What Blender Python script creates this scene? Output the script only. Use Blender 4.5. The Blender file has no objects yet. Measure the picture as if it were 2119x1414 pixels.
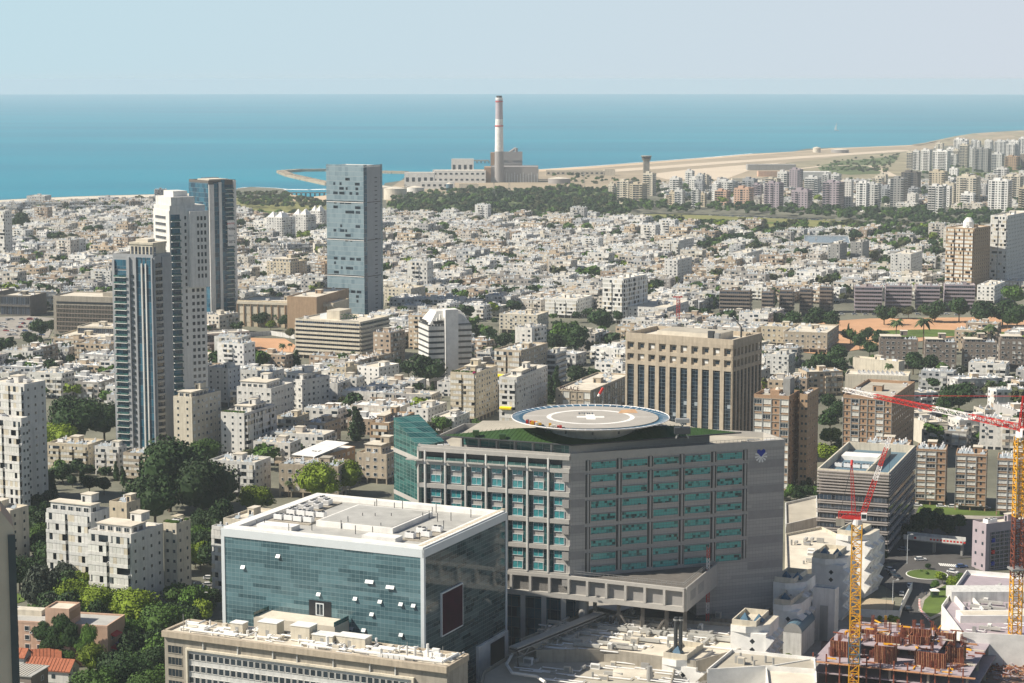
import bpy, math, random
import numpy as np
from math import radians, sin, cos, tan, atan, atan2, hypot, pi
sc = bpy.context.scene
random.seed(7)
# ---------------------------------------------------------------- camera
F_PX, CXP, CYP, HC = 4240.0, 1059.5, 707.0, 182.0
TH = atan(543 / F_PX)
CT, ST = cos(TH), sin(TH)
cam = bpy.data.cameras.new('camera'); camo = bpy.data.objects.new('camera', cam)
sc.collection.objects.link(camo)
camo.location = (0, 0, HC); camo.rotation_euler = (pi / 2 - TH, 0, 0)
cam.sensor_width = 36; cam.lens = 36 * F_PX / 2119
cam.clip_start = 1; cam.clip_end = 60000
sc.camera = camo
# ---------------------------------------------------------------- world, sun, exposure
SUN_EL, SUN_AZ = 44.0, -100.5          # azimuth from +Y, clockwise
w = bpy.data.worlds.new('World'); sc.world = w; w.use_nodes = True
nt = w.node_tree; nt.nodes.clear()
sky = nt.nodes.new('ShaderNodeTexSky'); sky.sky_type = 'NISHITA'; sky.sun_disc = False
sky.sun_elevation = radians(SUN_EL); sky.sun_rotation = radians(SUN_AZ)
sky.altitude = 0; sky.air_density = 1.0; sky.dust_density = 1.2; sky.ozone_density = 2.5
bg = nt.nodes.new('ShaderNodeBackground'); bg.inputs[1].default_value = 0.05
wo = nt.nodes.new('ShaderNodeOutputWorld')
# pale sea haze that whitens the sky towards the horizon
tcw = nt.nodes.new('ShaderNodeTexCoord'); spw = nt.nodes.new('ShaderNodeSeparateXYZ'); nt.links.new(tcw.outputs['Generated'], spw.inputs[0])
mrw = nt.nodes.new('ShaderNodeMapRange'); mrw.inputs[1].default_value = .06; mrw.inputs[2].default_value = .24; mrw.inputs[3].default_value = 1; mrw.inputs[4].default_value = 0; nt.links.new(spw.outputs[2], mrw.inputs[0])
mxw = nt.nodes.new('ShaderNodeMix'); mxw.data_type = 'RGBA'; nt.links.new(mrw.outputs[0], mxw.inputs[0]); nt.links.new(sky.outputs[0], mxw.inputs[6])
rw = nt.nodes.new('ShaderNodeMapRange'); rw.inputs[1].default_value = -.3; rw.inputs[2].default_value = .3; nt.links.new(spw.outputs[0], rw.inputs[0])
mx2 = nt.nodes.new('ShaderNodeMix'); mx2.data_type = 'RGBA'; nt.links.new(rw.outputs[0], mx2.inputs[0]); mx2.inputs[6].default_value = (7.5, 10.3, 11.4, 1); mx2.inputs[7].default_value = (9.2, 9.95, 11.0, 1)
nt.links.new(mx2.outputs[2], mxw.inputs[7]); nt.links.new(mxw.outputs[2], bg.inputs[0]); nt.links.new(bg.outputs[0], wo.inputs[0])
sl = bpy.data.lights.new('sun', 'SUN'); sl.energy = 5.0; sl.angle = radians(0.5); sl.color = (1, .915, .78)
slo = bpy.data.objects.new('sun', sl); sc.collection.objects.link(slo)
slo.rotation_euler = (radians(90 - SUN_EL), 0, radians(-SUN_AZ + 180))
sc.view_settings.view_transform = 'Standard'; sc.view_settings.look = 'None'
sc.view_settings.gamma = 1; sc.view_settings.exposure = 0.50
sc.cycles.volume_bounces = 3; sc.cycles.max_bounces = 6; sc.cycles.diffuse_bounces = 3
# ---------------------------------------------------------------- pixel <-> world
def G(px, py, z=0.0):
    a = (px - CXP) / F_PX; b = (CYP - py) / F_PX
    d = (a, CT + b * ST, -ST + b * CT); t = (z - HC) / d[2]
    return (d[0] * t, d[1] * t)
def PX(x, y, z=0.0):
    zc = y * CT + (HC - z) * ST; yc = y * ST - (HC - z) * CT
    return (CXP + F_PX * x / zc, CYP - F_PX * yc / zc)
def rot2(x, y, a): return (x * cos(a) - y * sin(a), x * sin(a) + y * cos(a))
# ---------------------------------------------------------------- materials
M = {}
def mat(name, col, rough=.8, ns=None, na=.15, spec=.3, metal=0., rnd=0., streak=0., bump=0.):
    m = bpy.data.materials.new(name); m.use_nodes = True; n = m.node_tree; L = n.links
    p = n.nodes['Principled BSDF']; p.inputs['Roughness'].default_value = rough
    p.inputs['Metallic'].default_value = metal; p.inputs['Specular IOR Level'].default_value = spec
    rgb = n.nodes.new('ShaderNodeRGB'); rgb.outputs[0].default_value = (*col, 1); out = rgb.outputs[0]
    def scale(o, f):
        v = n.nodes.new('ShaderNodeVectorMath'); v.operation = 'SCALE'; L.new(o, v.inputs[0]); L.new(f, v.inputs['Scale']); return v.outputs[0]
    if ns or streak:
        tc = n.nodes.new('ShaderNodeTexCoord')
    if ns:
        t = n.nodes.new('ShaderNodeTexNoise'); t.inputs['Scale'].default_value = ns; t.inputs['Detail'].default_value = 6
        t.inputs['Roughness'].default_value = .65; L.new(tc.outputs['Object'], t.inputs['Vector'])
        mr = n.nodes.new('ShaderNodeMapRange'); mr.inputs[1].default_value = .3; mr.inputs[2].default_value = .7
        mr.inputs[3].default_value = 1 - na; mr.inputs[4].default_value = 1 + na; L.new(t.outputs['Fac'], mr.inputs[0])
        out = scale(out, mr.outputs[0])
        if bump:
            b = n.nodes.new('ShaderNodeBump'); b.inputs['Strength'].default_value = bump; L.new(t.outputs['Fac'], b.inputs['Height']); L.new(b.outputs[0], p.inputs['Normal'])
    if streak:
        mp = n.nodes.new('ShaderNodeMapping'); mp.inputs['Scale'].default_value = (1, 1, .08); L.new(tc.outputs['Object'], mp.inputs[0])
        t2 = n.nodes.new('ShaderNodeTexNoise'); t2.inputs['Scale'].default_value = .9; t2.inputs['Detail'].default_value = 4; L.new(mp.outputs[0], t2.inputs['Vector'])
        m2 = n.nodes.new('ShaderNodeMapRange'); m2.inputs[1].default_value = .45; m2.inputs[2].default_value = .7
        m2.inputs[3].default_value = 1; m2.inputs[4].default_value = 1 - streak; L.new(t2.outputs['Fac'], m2.inputs[0])
        out = scale(out, m2.outputs[0])
    if rnd:
        oi = n.nodes.new('ShaderNodeObjectInfo'); m3 = n.nodes.new('ShaderNodeMapRange')
        m3.inputs[3].default_value = 1 - rnd; m3.inputs[4].default_value = 1 + rnd; L.new(oi.outputs['Random'], m3.inputs[0]); out = scale(out, m3.outputs[0])
    L.new(out, p.inputs['Base Color']); M[name] = m; return m
def glassmat(name, ca, cb, cw=1.4, ch=1.0, run=5.0, mull=.06, mc=(.12, .14, .15), thr=.5, rough=.12, hm=.08, soft=.25, spec=.6):
    """curtain wall: panes in horizontal runs of two tones, thin mullions; u runs along either wall direction"""
    m = bpy.data.materials.new(name); m.use_nodes = True; n = m.node_tree; L = n.links
    p = n.nodes['Principled BSDF']; p.inputs['Roughness'].default_value = rough; p.inputs['Specular IOR Level'].default_value = spec
    tc = n.nodes.new('ShaderNodeTexCoord'); sp = n.nodes.new('ShaderNodeSeparateXYZ'); L.new(tc.outputs['Object'], sp.inputs[0])
    def mth(op, a, b=None, c=None):
        q = n.nodes.new('ShaderNodeMath'); q.operation = op
        for i, v in enumerate((a, b, c)):
            if v is None: continue
            if isinstance(v, (int, float)): q.inputs[i].default_value = v
            else: L.new(v, q.inputs[i])
        return q.outputs[0]
    u = mth('ADD', sp.outputs[0], sp.outputs[1]); u = mth('ADD', u, 500.)
    row = mth('FLOOR', mth('DIVIDE', sp.outputs[2], ch))
    wn = n.nodes.new('ShaderNodeTexWhiteNoise'); wn.noise_dimensions = '1D'; L.new(row, wn.inputs['W'])
    cell = mth('FLOOR', mth('ADD', mth('DIVIDE', u, run), mth('MULTIPLY', wn.outputs[0], 9)))
    cb2 = n.nodes.new('ShaderNodeCombineXYZ'); L.new(cell, cb2.inputs[0]); L.new(row, cb2.inputs[1])
    w2 = n.nodes.new('ShaderNodeTexWhiteNoise'); w2.noise_dimensions = '2D'; L.new(cb2.outputs[0], w2.inputs['Vector'])
    pane = mth('FLOOR', mth('DIVIDE', u, cw)); cb3 = n.nodes.new('ShaderNodeCombineXYZ'); L.new(pane, cb3.inputs[0]); L.new(row, cb3.inputs[1])
    w3 = n.nodes.new('ShaderNodeTexWhiteNoise'); w3.noise_dimensions = '2D'; L.new(cb3.outputs[0], w3.inputs['Vector'])
    f = mth('ADD', mth('MULTIPLY', w2.outputs[0], .8), mth('MULTIPLY', w3.outputs[0], .2))
    mr = n.nodes.new('ShaderNodeMapRange'); mr.inputs[1].default_value = thr - soft; mr.inputs[2].default_value = thr + soft; L.new(f, mr.inputs[0])
    mx = n.nodes.new('ShaderNodeMix'); mx.data_type = 'RGBA'; mx.inputs[6].default_value = (*ca, 1); mx.inputs[7].default_value = (*cb, 1); L.new(mr.outputs[0], mx.inputs[0])
    fx = mth('LESS_THAN', mth('FRACT', mth('DIVIDE', u, cw)), mull); fz = mth('LESS_THAN', mth('FRACT', mth('DIVIDE', sp.outputs[2], ch)), hm)
    fm = mth('MAXIMUM', fx, fz)
    m2 = n.nodes.new('ShaderNodeMix'); m2.data_type = 'RGBA'; L.new(mx.outputs[2], m2.inputs[6]); m2.inputs[7].default_value = (*mc, 1); L.new(fm, m2.inputs[0])
    L.new(m2.outputs[2], p.inputs['Base Color'])
    L.new(mth('ADD', mth('MULTIPLY', fm, .4), rough), p.inputs['Roughness'])
    M[name] = m; return m
def leafmat(name, col, var=.35):
    m = mat(name, col, .7, .55, var, spec=.25, rnd=.25); return m
mat('white', (.66, .65, .62), .8, .35, .10, streak=.18, rnd=.05)
mat('white2', (.60, .60, .58), .8, .5, .10, streak=.25)
mat('cream', (.60, .55, .45), .85, .35, .10, streak=.2, rnd=.06)
mat('cream2', (.55, .48, .36), .85, .35, .12, streak=.22)
mat('beige', (.44, .375, .29), .85, .4, .14, streak=.22, rnd=.06)
mat('tan', (.40, .28, .18), .85, .4, .12, streak=.15)
mat('brick', (.36, .235, .15), .85, 1.5, .12)
mat('pink', (.56, .38, .28), .85, .3, .12, streak=.12)
mat('grey', (.30, .30, .29), .8, .4, .12, streak=.15)
mat('greybrown', (.24, .20, .17), .8, .4, .14, streak=.15)
mat('concrete', (.34, .31, .26), .85, .3, .16, streak=.25)
mat('coolgrey', (.34, .355, .37), .75, .4, .08, streak=.1)
mat('louvregrey', (.37, .335, .315), .8, .3, .1)
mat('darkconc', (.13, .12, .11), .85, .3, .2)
mat('frame', (.62, .66, .68), .5, .2, .04)
mat('roofgrey', (.40, .37, .31), .85, .12, .16)
mat('roofpale', (.60, .55, .46), .85, .15, .18)
mat('roofwhite', (.74, .73, .70), .8, .2, .16)
mat('roofmetal', (.42, .415, .39), .5, .25, .15)
mat('tank', (.78, .78, .78), .45, 1., .06)
mat('panel', (.10, .14, .17), .2, .5, .2, spec=.8)
mat('panelglass', (.30, .34, .37), .25, .5, .2, spec=.6)
mat('steel', (.36, .36, .35), .5, .8, .1, metal=.3)
mat('darksteel', (.05, .055, .06), .5)
mat('shutter', (.62, .62, .58), .7, .5, .12, rnd=.12)
mat('shutter2', (.55, .50, .40), .7, .5, .12, rnd=.12)
mat('dark', (.018, .022, .028), .3, spec=.5)
mat('win', (.022, .035, .048), .12, spec=.6, rnd=.3)
mat('winteal', (.05, .24, .26), .12, .8, .5, spec=.6)
mat('winblue', (.02, .07, .12), .1, .8, .3, spec=.6)
mat('red', (.50, .03, .025), .5, 1., .1)
mat('redwhite', (.78, .74, .72), .5)
mat('yellow', (.75, .38, .02), .5, 1., .12)
mat('awning', (.85, .62, .0), .7)
mat('bluesteel', (.10, .17, .22), .5)
mat('tile', (.34, .115, .06), .8, 1.2, .25)
mat('green_metal', (.035, .075, .022), .5, .3, .2)
mat('maroon', (.035, .004, .014), .8, .3, .3, spec=.05)
mat('asphalt', (.085, .082, .08), .9, .08, .2)
mat('pave', (.30, .28, .25), .9, .2, .2)
mat('marking', (.75, .75, .72), .8)
mat('grass', (.085, .13, .025), .9, .05, .35)
mat('grassdry', (.20, .20, .07), .9, .02, .3)
mat('orange_soil', (.50, .29, .165), .95, .03, .22)
mat('sand', (.56, .44, .31), .95, .006, .14)
mat('sanddark', (.34, .28, .20), .95, .008, .2)
mat('runway', (.58, .49, .38), .9, .01, .06)
mat('dune', (.27, .24, .16), .95, .012, .45)
mat('scrub', (.10, .13, .05), .95, .03, .4)
mat('foam', (.75, .78, .78), .8, .02, .3)
mat('rock', (.28, .25, .21), .95, .15, .4)
mat('pillar', (.72, .52, .38), .9, .3, .1, spec=0)
mat('ground', (.15, .15, .115), .95, .02, .35)
mat('sitesoil', (.20, .145, .12), .95, .12, .4)
mat('rust', (.20, .06, .035), .85, 1., .4)
mat('wood', (.42, .22, .12), .8, 1., .3)
mat('trunk', (.12, .09, .06), .9, 1.5, .3)
mat('padgrey', (.37, .35, .32), .8, .12, .12)
mat('padorange', (.48, .30, .17), .8, .3, .2)
mat('netblue', (.03, .10, .17), .5, 1., .3)
mat('chimgrey', (.42, .37, .40), .85)
mat('plantgrey', (.30, .285, .28), .85, .03, .05)
mat('stone', (.40, .385, .36), .75, .6, .08)
mat('stonedark', (.29, .28, .27), .75, .6, .08)
mat('blue', (.01, .03, .30), .5)
mat('lilac', (.30, .24, .52), .8, .8, .3)
mat('magenta', (.35, .03, .12), .8, .8, .3)
mat('purplegrey', (.36, .31, .34), .85, .3, .1)
mat('rubber', (.02, .02, .02), .9)
mat('skin', (.45, .28, .2), .7); mat('cloth', (.03, .04, .07), .9)
for i, c in enumerate([(.7, .7, .7), (.35, .36, .38), (.04, .04, .05), (.3, .03, .03), (.05, .1, .25)]): mat('paint%d' % i, c, .3, spec=.6)
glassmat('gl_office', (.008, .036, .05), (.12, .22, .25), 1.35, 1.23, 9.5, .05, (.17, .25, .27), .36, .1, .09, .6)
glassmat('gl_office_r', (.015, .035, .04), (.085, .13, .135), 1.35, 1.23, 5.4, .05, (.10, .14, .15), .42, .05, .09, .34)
glassmat('gl_hotel', (.006, .012, .02), (.014, .03, .05), 2.0, 1.75, 2.0, .05, (.14, .17, .19), .5, .08, .08)
glassmat('gl_tower', (.14, .21, .25), (.23, .31, .35), 1.5, 3.6, 3., .05, (.25, .31, .34), .3, .15, .10, .3)
glassmat('gl_dark', (.010, .045, .085), (.03, .13, .20), 1.6, 3.4, 3.2, .07, (.10, .15, .18), .5, .1, .08)
glassmat('gl_teal', (.01, .045, .05), (.09, .40, .37), 1.2, .85, 1.2, .08, (.05, .12, .12), .27, .12, .09, .12)
glassmat('gl_stair', (.01, .06, .06), (.04, .14, .13), 1.5, 1.1, 3., .08, (.12, .18, .17), .5, .12, .09)
glassmat('gl_strip', (.008, .022, .028), (.02, .085, .09), 1.2, 2.1, 1.2, .08, (.10, .14, .14), .5, .12, .07)
glassmat('gl_band', (.01, .015, .025), (.04, .06, .09), 1.5, 9., 1.5, .1, (.18, .18, .19), .5, .12, .02)
glassmat('stonegrid', (.35, .335, .32), (.43, .41, .385), 1.5, 1.1, 60., .035, (.19, .185, .18), .5, .7, .05, .3, .25)
glassmat('louvre', (.17, .14, .125), (.21, .175, .155), 9., .9, 60., .0, (.05, .05, .05), .5, .6, .3, .3, .3)
leafmat('leaf', (.062, .125, .018)); leafmat('leafdark', (.024, .054, .013)); leafmat('leafbright', (.14, .20, .012))
leafmat('leafolive', (.065, .075, .03)); leafmat('leafpalm', (.05, .075, .025)); leafmat('leafgrey', (.045, .06, .04))
# generic wall: one of several paints, picked per building
m = mat('wallgen', (.5, .5, .5), .85, .5, .10, streak=.2); n = m.node_tree; L = n.links
cr = n.nodes.new('ShaderNodeValToRGB'); cr.color_ramp.interpolation = 'CONSTANT'
cols = [(.64, .63, .60), (.52, .48, .43), (.47, .38, .28), (.66, .64, .60), (.38, .30, .23), (.42, .43, .44), (.58, .54, .47), (.70, .69, .67), (.35, .33, .31), (.44, .43, .42)]
for i, c in enumerate(cols):
    e = cr.color_ramp.elements[0] if i == 0 else cr.color_ramp.elements.new(i / len(cols))
    e.color = (*c, 1)
at = n.nodes.new('ShaderNodeAttribute'); at.attribute_name = 'tint'; oi = n.nodes.new('ShaderNodeObjectInfo')
ad = n.nodes.new('ShaderNodeMath'); L.new(at.outputs['Fac'], ad.inputs[0]); L.new(oi.outputs['Random'], ad.inputs[1])
fr = n.nodes.new('ShaderNodeMath'); fr.operation = 'FRACT'; L.new(ad.outputs[0], fr.inputs[0]); L.new(fr.outputs[0], cr.inputs[0])
rg = [x for x in n.nodes if x.type == 'RGB'][0]
for l in list(rg.outputs[0].links):
    L.new(cr.outputs[0], l.to_socket)
# sea
m = bpy.data.materials.new('sea'); m.use_nodes = True; n = m.node_tree; L = n.links; p = n.nodes['Principled BSDF']
p.inputs['Roughness'].default_value = .45; p.inputs['Specular IOR Level'].default_value = .25
tc = n.nodes.new('ShaderNodeTexCoord'); mp = n.nodes.new('ShaderNodeMapping'); mp.inputs['Scale'].default_value = (.0007, .0022, 1); L.new(tc.outputs['Object'], mp.inputs[0])
t = n.nodes.new('ShaderNodeTexNoise'); t.inputs['Scale'].default_value = 1; t.inputs['Detail'].default_value = 8; L.new(mp.outputs[0], t.inputs[0])
r = n.nodes.new('ShaderNodeValToRGB'); r.color_ramp.elements[0].position = .25; r.color_ramp.elements[1].position = .8
r.color_ramp.elements[0].color = (.000, .17, .275, 1); r.color_ramp.elements[1].color = (.002, .28, .38, 1)
L.new(t.outputs[0], r.inputs[0]); L.new(r.outputs[0], p.inputs['Base Color'])
t2 = n.nodes.new('ShaderNodeTexNoise'); t2.inputs['Scale'].default_value = .05; t2.inputs['Detail'].default_value = 5; L.new(tc.outputs['Object'], t2.inputs[0])
b = n.nodes.new('ShaderNodeBump'); b.inputs['Strength'].default_value = .6; b.inputs['Distance'].default_value = 3; L.new(t2.outputs[0], b.inputs['Height']); L.new(b.outputs[0], p.inputs['Normal'])
M['sea'] = m
# ---------------------------------------------------------------- mesh builder
QF = [(0, 3, 2, 1), (4, 5, 6, 7), (0, 1, 5, 4), (1, 2, 6, 5), (2, 3, 7, 6), (3, 0, 4, 7)]
class Face:
    """a wall line: origin, angle of its u axis; w points outwards (u turned -90 deg)"""
    def __init__(s, ox, oy, ang): s.o = (ox, oy); s.a = ang; s.c = cos(ang); s.s = sin(ang)
    def p(s, u, w): return (s.o[0] + u * s.c + w * s.s, s.o[1] + u * s.s - w * s.c)
class MB:
    def __init__(s): s.v = []; s.f = []; s.m = []
    def hexa(s, pts, m, bottom=True):
        b = len(s.v); s.v += pts
        for i, q in enumerate(QF):
            if i == 0 and not bottom: continue
            s.f.append(tuple(b + k for k in q)); s.m.append(m)
        return s
    def box(s, x0, y0, z0, x1, y1, z1, m, bottom=True):
        return s.hexa([(x0, y0, z0), (x1, y0, z0), (x1, y1, z0), (x0, y1, z0), (x0, y0, z1), (x1, y0, z1), (x1, y1, z1), (x0, y1, z1)], m, bottom)
    def fb(s, F, u0, u1, v0, v1, w0, w1, m):
        a = F.p(u0, w1); b = F.p(u1, w1); c = F.p(u1, w0); d = F.p(u0, w0)
        return s.hexa([(*a, v0), (*b, v0), (*c, v0), (*d, v0), (*a, v1), (*b, v1), (*c, v1), (*d, v1)], m)
    def fq(s, F, u0, u1, v0, v1, w, m):
        a = F.p(u0, w); b = F.p(u1, w); i = len(s.v); s.v += [(*a, v0), (*b, v0), (*b, v1), (*a, v1)]
        s.f.append((i, i + 1, i + 2, i + 3)); s.m.append(m); return s
    def poly(s, pts, m):
        i = len(s.v); s.v += [tuple(p) for p in pts]; s.f.append(tuple(range(i, i + len(pts)))); s.m.append(m); return s
    def prism(s, pts, z0, z1, m, mt=None, inset=None):
        n = len(pts); b = len(s.v); s.v += [(x, y, z0) for x, y in pts] + [(x, y, z1) for x, y in pts]
        for i in range(n):
            j = (i + 1) % n; s.f.append((b + i, b + j, b + n + j, b + n + i)); s.m.append(m)
        s.f.append(tuple(b + n + i for i in range(n))); s.m.append(mt or m)
        s.f.append(tuple(b + n - 1 - i for i in range(n))); s.m.append(m); return s
    def cyl(s, x, y, z0, z1, r, m, n=8, r2=None, cap=True):
        r2 = r if r2 is None else r2; b = len(s.v)
        for z, q in ((z0, r), (z1, r2)):
            s.v += [(x + q * cos(2 * pi * i / n), y + q * sin(2 * pi * i / n), z) for i in range(n)]
        for i in range(n):
            j = (i + 1) % n; s.f.append((b + i, b + j, b + n + j, b + n + i)); s.m.append(m)
        if cap:
            s.f.append(tuple(b + n + i for i in range(n))); s.m.append(m)
            s.f.append(tuple(b + n - 1 - i for i in range(n))); s.m.append(m)
        return s
    def tube(s, p, q, r, m, n=6):
        p = np.array(p, float); q = np.array(q, float); d = q - p; L = np.linalg.norm(d)
        if L < 1e-6: return s
        d /= L; a = np.array((0, 0, 1.)) if abs(d[2]) < .9 else np.array((1., 0, 0)); e = np.cross(d, a); e /= np.linalg.norm(e); g = np.cross(d, e)
        b = len(s.v)
        for c in (p, q):
            s.v += [tuple(c + r * (cos(2 * pi * i / n + pi / n) * e + sin(2 * pi * i / n + pi / n) * g)) for i in range(n)]
        for i in range(n):
            j = (i + 1) % n; s.f.append((b + j, b + i, b + n + i, b + n + j)); s.m.append(m)
        s.f.append(tuple(b + i for i in range(n))); s.m.append(m); s.f.append(tuple(b + 2 * n - 1 - i for i in range(n))); s.m.append(m); return s
    def add(s, o, dx=0, dy=0, dz=0, a=0, sx=1, sy=1, sz=1):
        b = len(s.v); c, q = cos(a), sin(a)
        s.v += [(dx + x * sx * c - y * sy * q, dy + x * sx * q + y * sy * c, dz + z * sz) for x, y, z in o.v]
        s.f += [tuple(b + k for k in f) for f in o.f]; s.m += o.m; return s
    def mesh(s, name):
        me = bpy.data.meshes.new(name); me.from_pydata(s.v, [], s.f)
        names = sorted(set(s.m)); ix = {k: i for i, k in enumerate(names)}
        for k in names: me.materials.append(M[k])
        me.polygons.foreach_set('material_index', [ix[k] for k in s.m]); me.update(); return me
    def build(s, name, parent=None, loc=(0, 0, 0), rz=0, kind=None):
        return link(name, s.mesh(name), parent, loc, rz, kind)
def link(name, me, parent=None, loc=(0, 0, 0), rz=0, kind=None):
    o = bpy.data.objects.new(name, me); sc.collection.objects.link(o); o.location = loc; o.rotation_euler = (0, 0, rz)
    if parent is not None: o.parent = parent
    if kind: o['kind'] = kind
    return o
LM = []      # landmarks for the labels of look-alikes
FOOT = []    # footprints kept clear of the general city fabric
def tag(o, label, cat, group=None):
    o['label'] = label; o['category'] = cat
    if group: o['group'] = group
    return o
def thing(name, label, cat, loc=(0, 0, 0), rz=0, group=None, lm=None):
    o = bpy.data.objects.new(name, None); sc.collection.objects.link(o); o.location = loc; o.rotation_euler = (0, 0, rz); o.empty_display_size = .5
    tag(o, label, cat, group)
    if lm: LM.append((lm, loc[0], loc[1]))
    return o
def foot_rect(x, y, a, W, D, mg=5): FOOT.append((x, y, a, W, D, mg))
def solve(bx, by, h, ang, ax, cx):
    """near roof corner pixel, height, angle; returns origin (front left), width, depth so that the left and right roof corners land on ax, cx"""
    a = radians(ang); B = G(bx, by, h); zB = B[1] * CT + (HC - h) * ST
    def ln(px, ux, uy):
        k = (px - CXP) / F_PX
        return (k * zB - B[0]) / (ux - k * uy * CT)
    W = ln(ax, -cos(a), -sin(a)); D = ln(cx, -sin(a), cos(a))
    W = max(3, min(150, abs(W))); D = max(3, min(120, abs(D)))
    return (B[0] - W * cos(a), B[1] - W * sin(a)), a, W, D
# ---------------------------------------------------------------- shared small parts
_mc = {}
def cached(key, fn):
    if key not in _mc: _mc[key] = fn().mesh(key if isinstance(key, str) else key[0])
    return _mc[key]
FZ = Face(0, 0, 0)
def win_mb(w, h, kind, frame):
    b = MB()
    b.fb(FZ, 0, w, 0, h, -.05, .04, kind)
    if frame:
        t = min(.14, w * .12)
        b.fb(FZ, -t, w + t, h, h + t, -.05, .12, frame); b.fb(FZ, -t, w + t, -t, 0, -.05, .16, frame)
        b.fb(FZ, -t, 0, 0, h, -.05, .12, frame); b.fb(FZ, w, w + t, 0, h, -.05, .12, frame)
        if w > 1.2:
            k = max(1, round(w / 1.3))
            for i in range(1, k): b.fb(FZ, w * i / k - .04, w * i / k + .04, 0, h, .04, .08, frame)
    return b
def frame_mb(w, h, frame):
    b = win_mb(w, h, 'win', frame); b.v = b.v[8:]; b.f = [tuple(k - 8 for k in f) for f in b.f[6:]]; b.m = b.m[6:]; return b
class Wins:
    """windows of one thing: up to 90 as parts of their own, the rest as one part"""
    def __init__(s, t, lim=90): s.t = t; s.l = []; s.lim = lim
    def add(s, F, u, v, w, h, kind='win', frame='white', wo=0.): s.l.append((F, u, v, round(w, 2), round(h, 2), kind, frame, wo))
    def done(s):
        for (F, u, v, w, h, kd, fr, wo) in s.l[:s.lim]:
            me = cached(('window', w, h, kd, fr, s.t.location.y < 1150), lambda: win_mb(w, h, kd, None if s.t.location.y < 1150 else fr)); x, y = F.p(u, wo)
            wo_ = link('window', me, s.t, (x, y, v), F.a)
            if fr and s.t.location.y < 1150: link('frame', cached(('frame', w, h, fr), lambda: frame_mb(w, h, fr)), wo_)
        if s.l[s.lim:]:
            b = MB()
            for (F, u, v, w, h, kd, fr, wo) in s.l[s.lim:]:
                x, y = F.p(u, wo); b.add(win_mb(w, h, kd, fr), x, y, v, F.a)
            b.build('window', s.t, kind='stuff')
def heater_mb():
    b = MB(); b.cyl(0, .5, .55, 1.95, .36, 'tank', 8)
    for x in (-.25, .25): b.box(x - .03, .2, 0, x + .03, .26, .6, 'steel'); b.box(x - .03, .75, 0, x + .03, .81, .6, 'steel')
    b.hexa([(-.95, -1.5, .15), (.95, -1.5, .15), (.95, -.05, 1.0), (-.95, -.05, 1.0), (-.95, -1.53, .25), (.95, -1.53, .25), (.95, -.08, 1.1), (-.95, -.08, 1.1)], 'panelglass')
    b.box(-.9, -.2, 0, -.84, -.14, .95, 'steel'); b.box(.84, -.2, 0, .9, -.14, .95, 'steel')
    return b
def ac_mb():
    b = MB(); b.box(-.45, -.55, 0, .45, -.05, .65, 'tank'); b.box(-.3, -.57, .1, .15, -.55, .55, 'darksteel'); b.box(-.4, -.5, -.1, -.34, 0, 0, 'steel'); b.box(.34, -.5, -.1, .4, 0, 0, 'steel'); return b
def hvac_mb(k=0):
    b = MB(); b.box(-1.4, -1, .25, 1.4, 1, 1.7, 'tank')
    for x in (-.7, .7): b.cyl(x, 0, 1.7, 1.95, .55, 'darksteel', 10)
    b.box(-1.45, -1.05, 0, -1.2, 1.05, .25, 'steel'); b.box(1.2, -1.05, 0, 1.45, 1.05, .25, 'steel')
    for i in range(5): b.box(-1.42, -.9 + i * .4, .5, -1.4, -.7 + i * .4, 1.5, 'steel')
    return b
SOUTH = radians(-23)          # heater collectors face south: (-.39,-.92)
HEAT = heater_mb(); ACM = ac_mb(); HV = hvac_mb()
def heaters(t, a, spots, z, name='water_heater'):
    me = cached('water_heater', heater_mb)
    for x, y in spots: link(name, me, t, (x, y, z), SOUTH - a)
def acs(t, spots):
    me = cached('air_conditioner', ac_mb)
    for F, u, v in spots:
        x, y = F.p(u, 0); link('air_conditioner', me, t, (x, y, v), F.a)
def parapet(b, x0, y0, x1, y1, z, h, m, th=.3):
    b.box(x0, y0, z, x1, y0 + th, z + h, m); b.box(x0, y1 - th, z, x1, y1, z + h, m)
    b.box(x0, y0 + th, z, x0 + th, y1 - th, z + h, m); b.box(x1 - th, y0 + th, z, x1, y1 - th, z + h, m)
class Blk:
    def __init__(s, name, label, cat, bx, by, h, ang, ax, cx, group=None, lm=None, W=None, D=None, mg=4):
        (x, y), a, w_, d_ = solve(bx, by, h, ang, ax, cx)
        if W: x += (w_ - W) * cos(a); y += (w_ - W) * sin(a); w_ = W
        if D: d_ = D
        s.W, s.D, s.H, s.a, s.x, s.y = w_, d_, h, a, x, y
        s.t = thing(name, label, cat, (x, y, 0), a, group, None)
        if lm: LM.append((lm, x + w_ / 2 * cos(a), y + w_ / 2 * sin(a)))
        foot_rect(x, y, a, w_, d_, mg); s.mg = mg
        s.F = Face(0, 0, 0); s.R = Face(w_, 0, pi / 2); s.B = Face(w_, d_, pi); s.L = Face(0, d_, -pi / 2); s.w = Wins(s.t)
    def len(s, F): return s.W if F in (s.F, s.B) else s.D
    def part(s, name, mb, kind=None): return mb.build(name, s.t, kind=kind)
    def lab(s, name, mb, label):
        o = mb.build(name, s.t); o['label'] = label; return o
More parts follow.
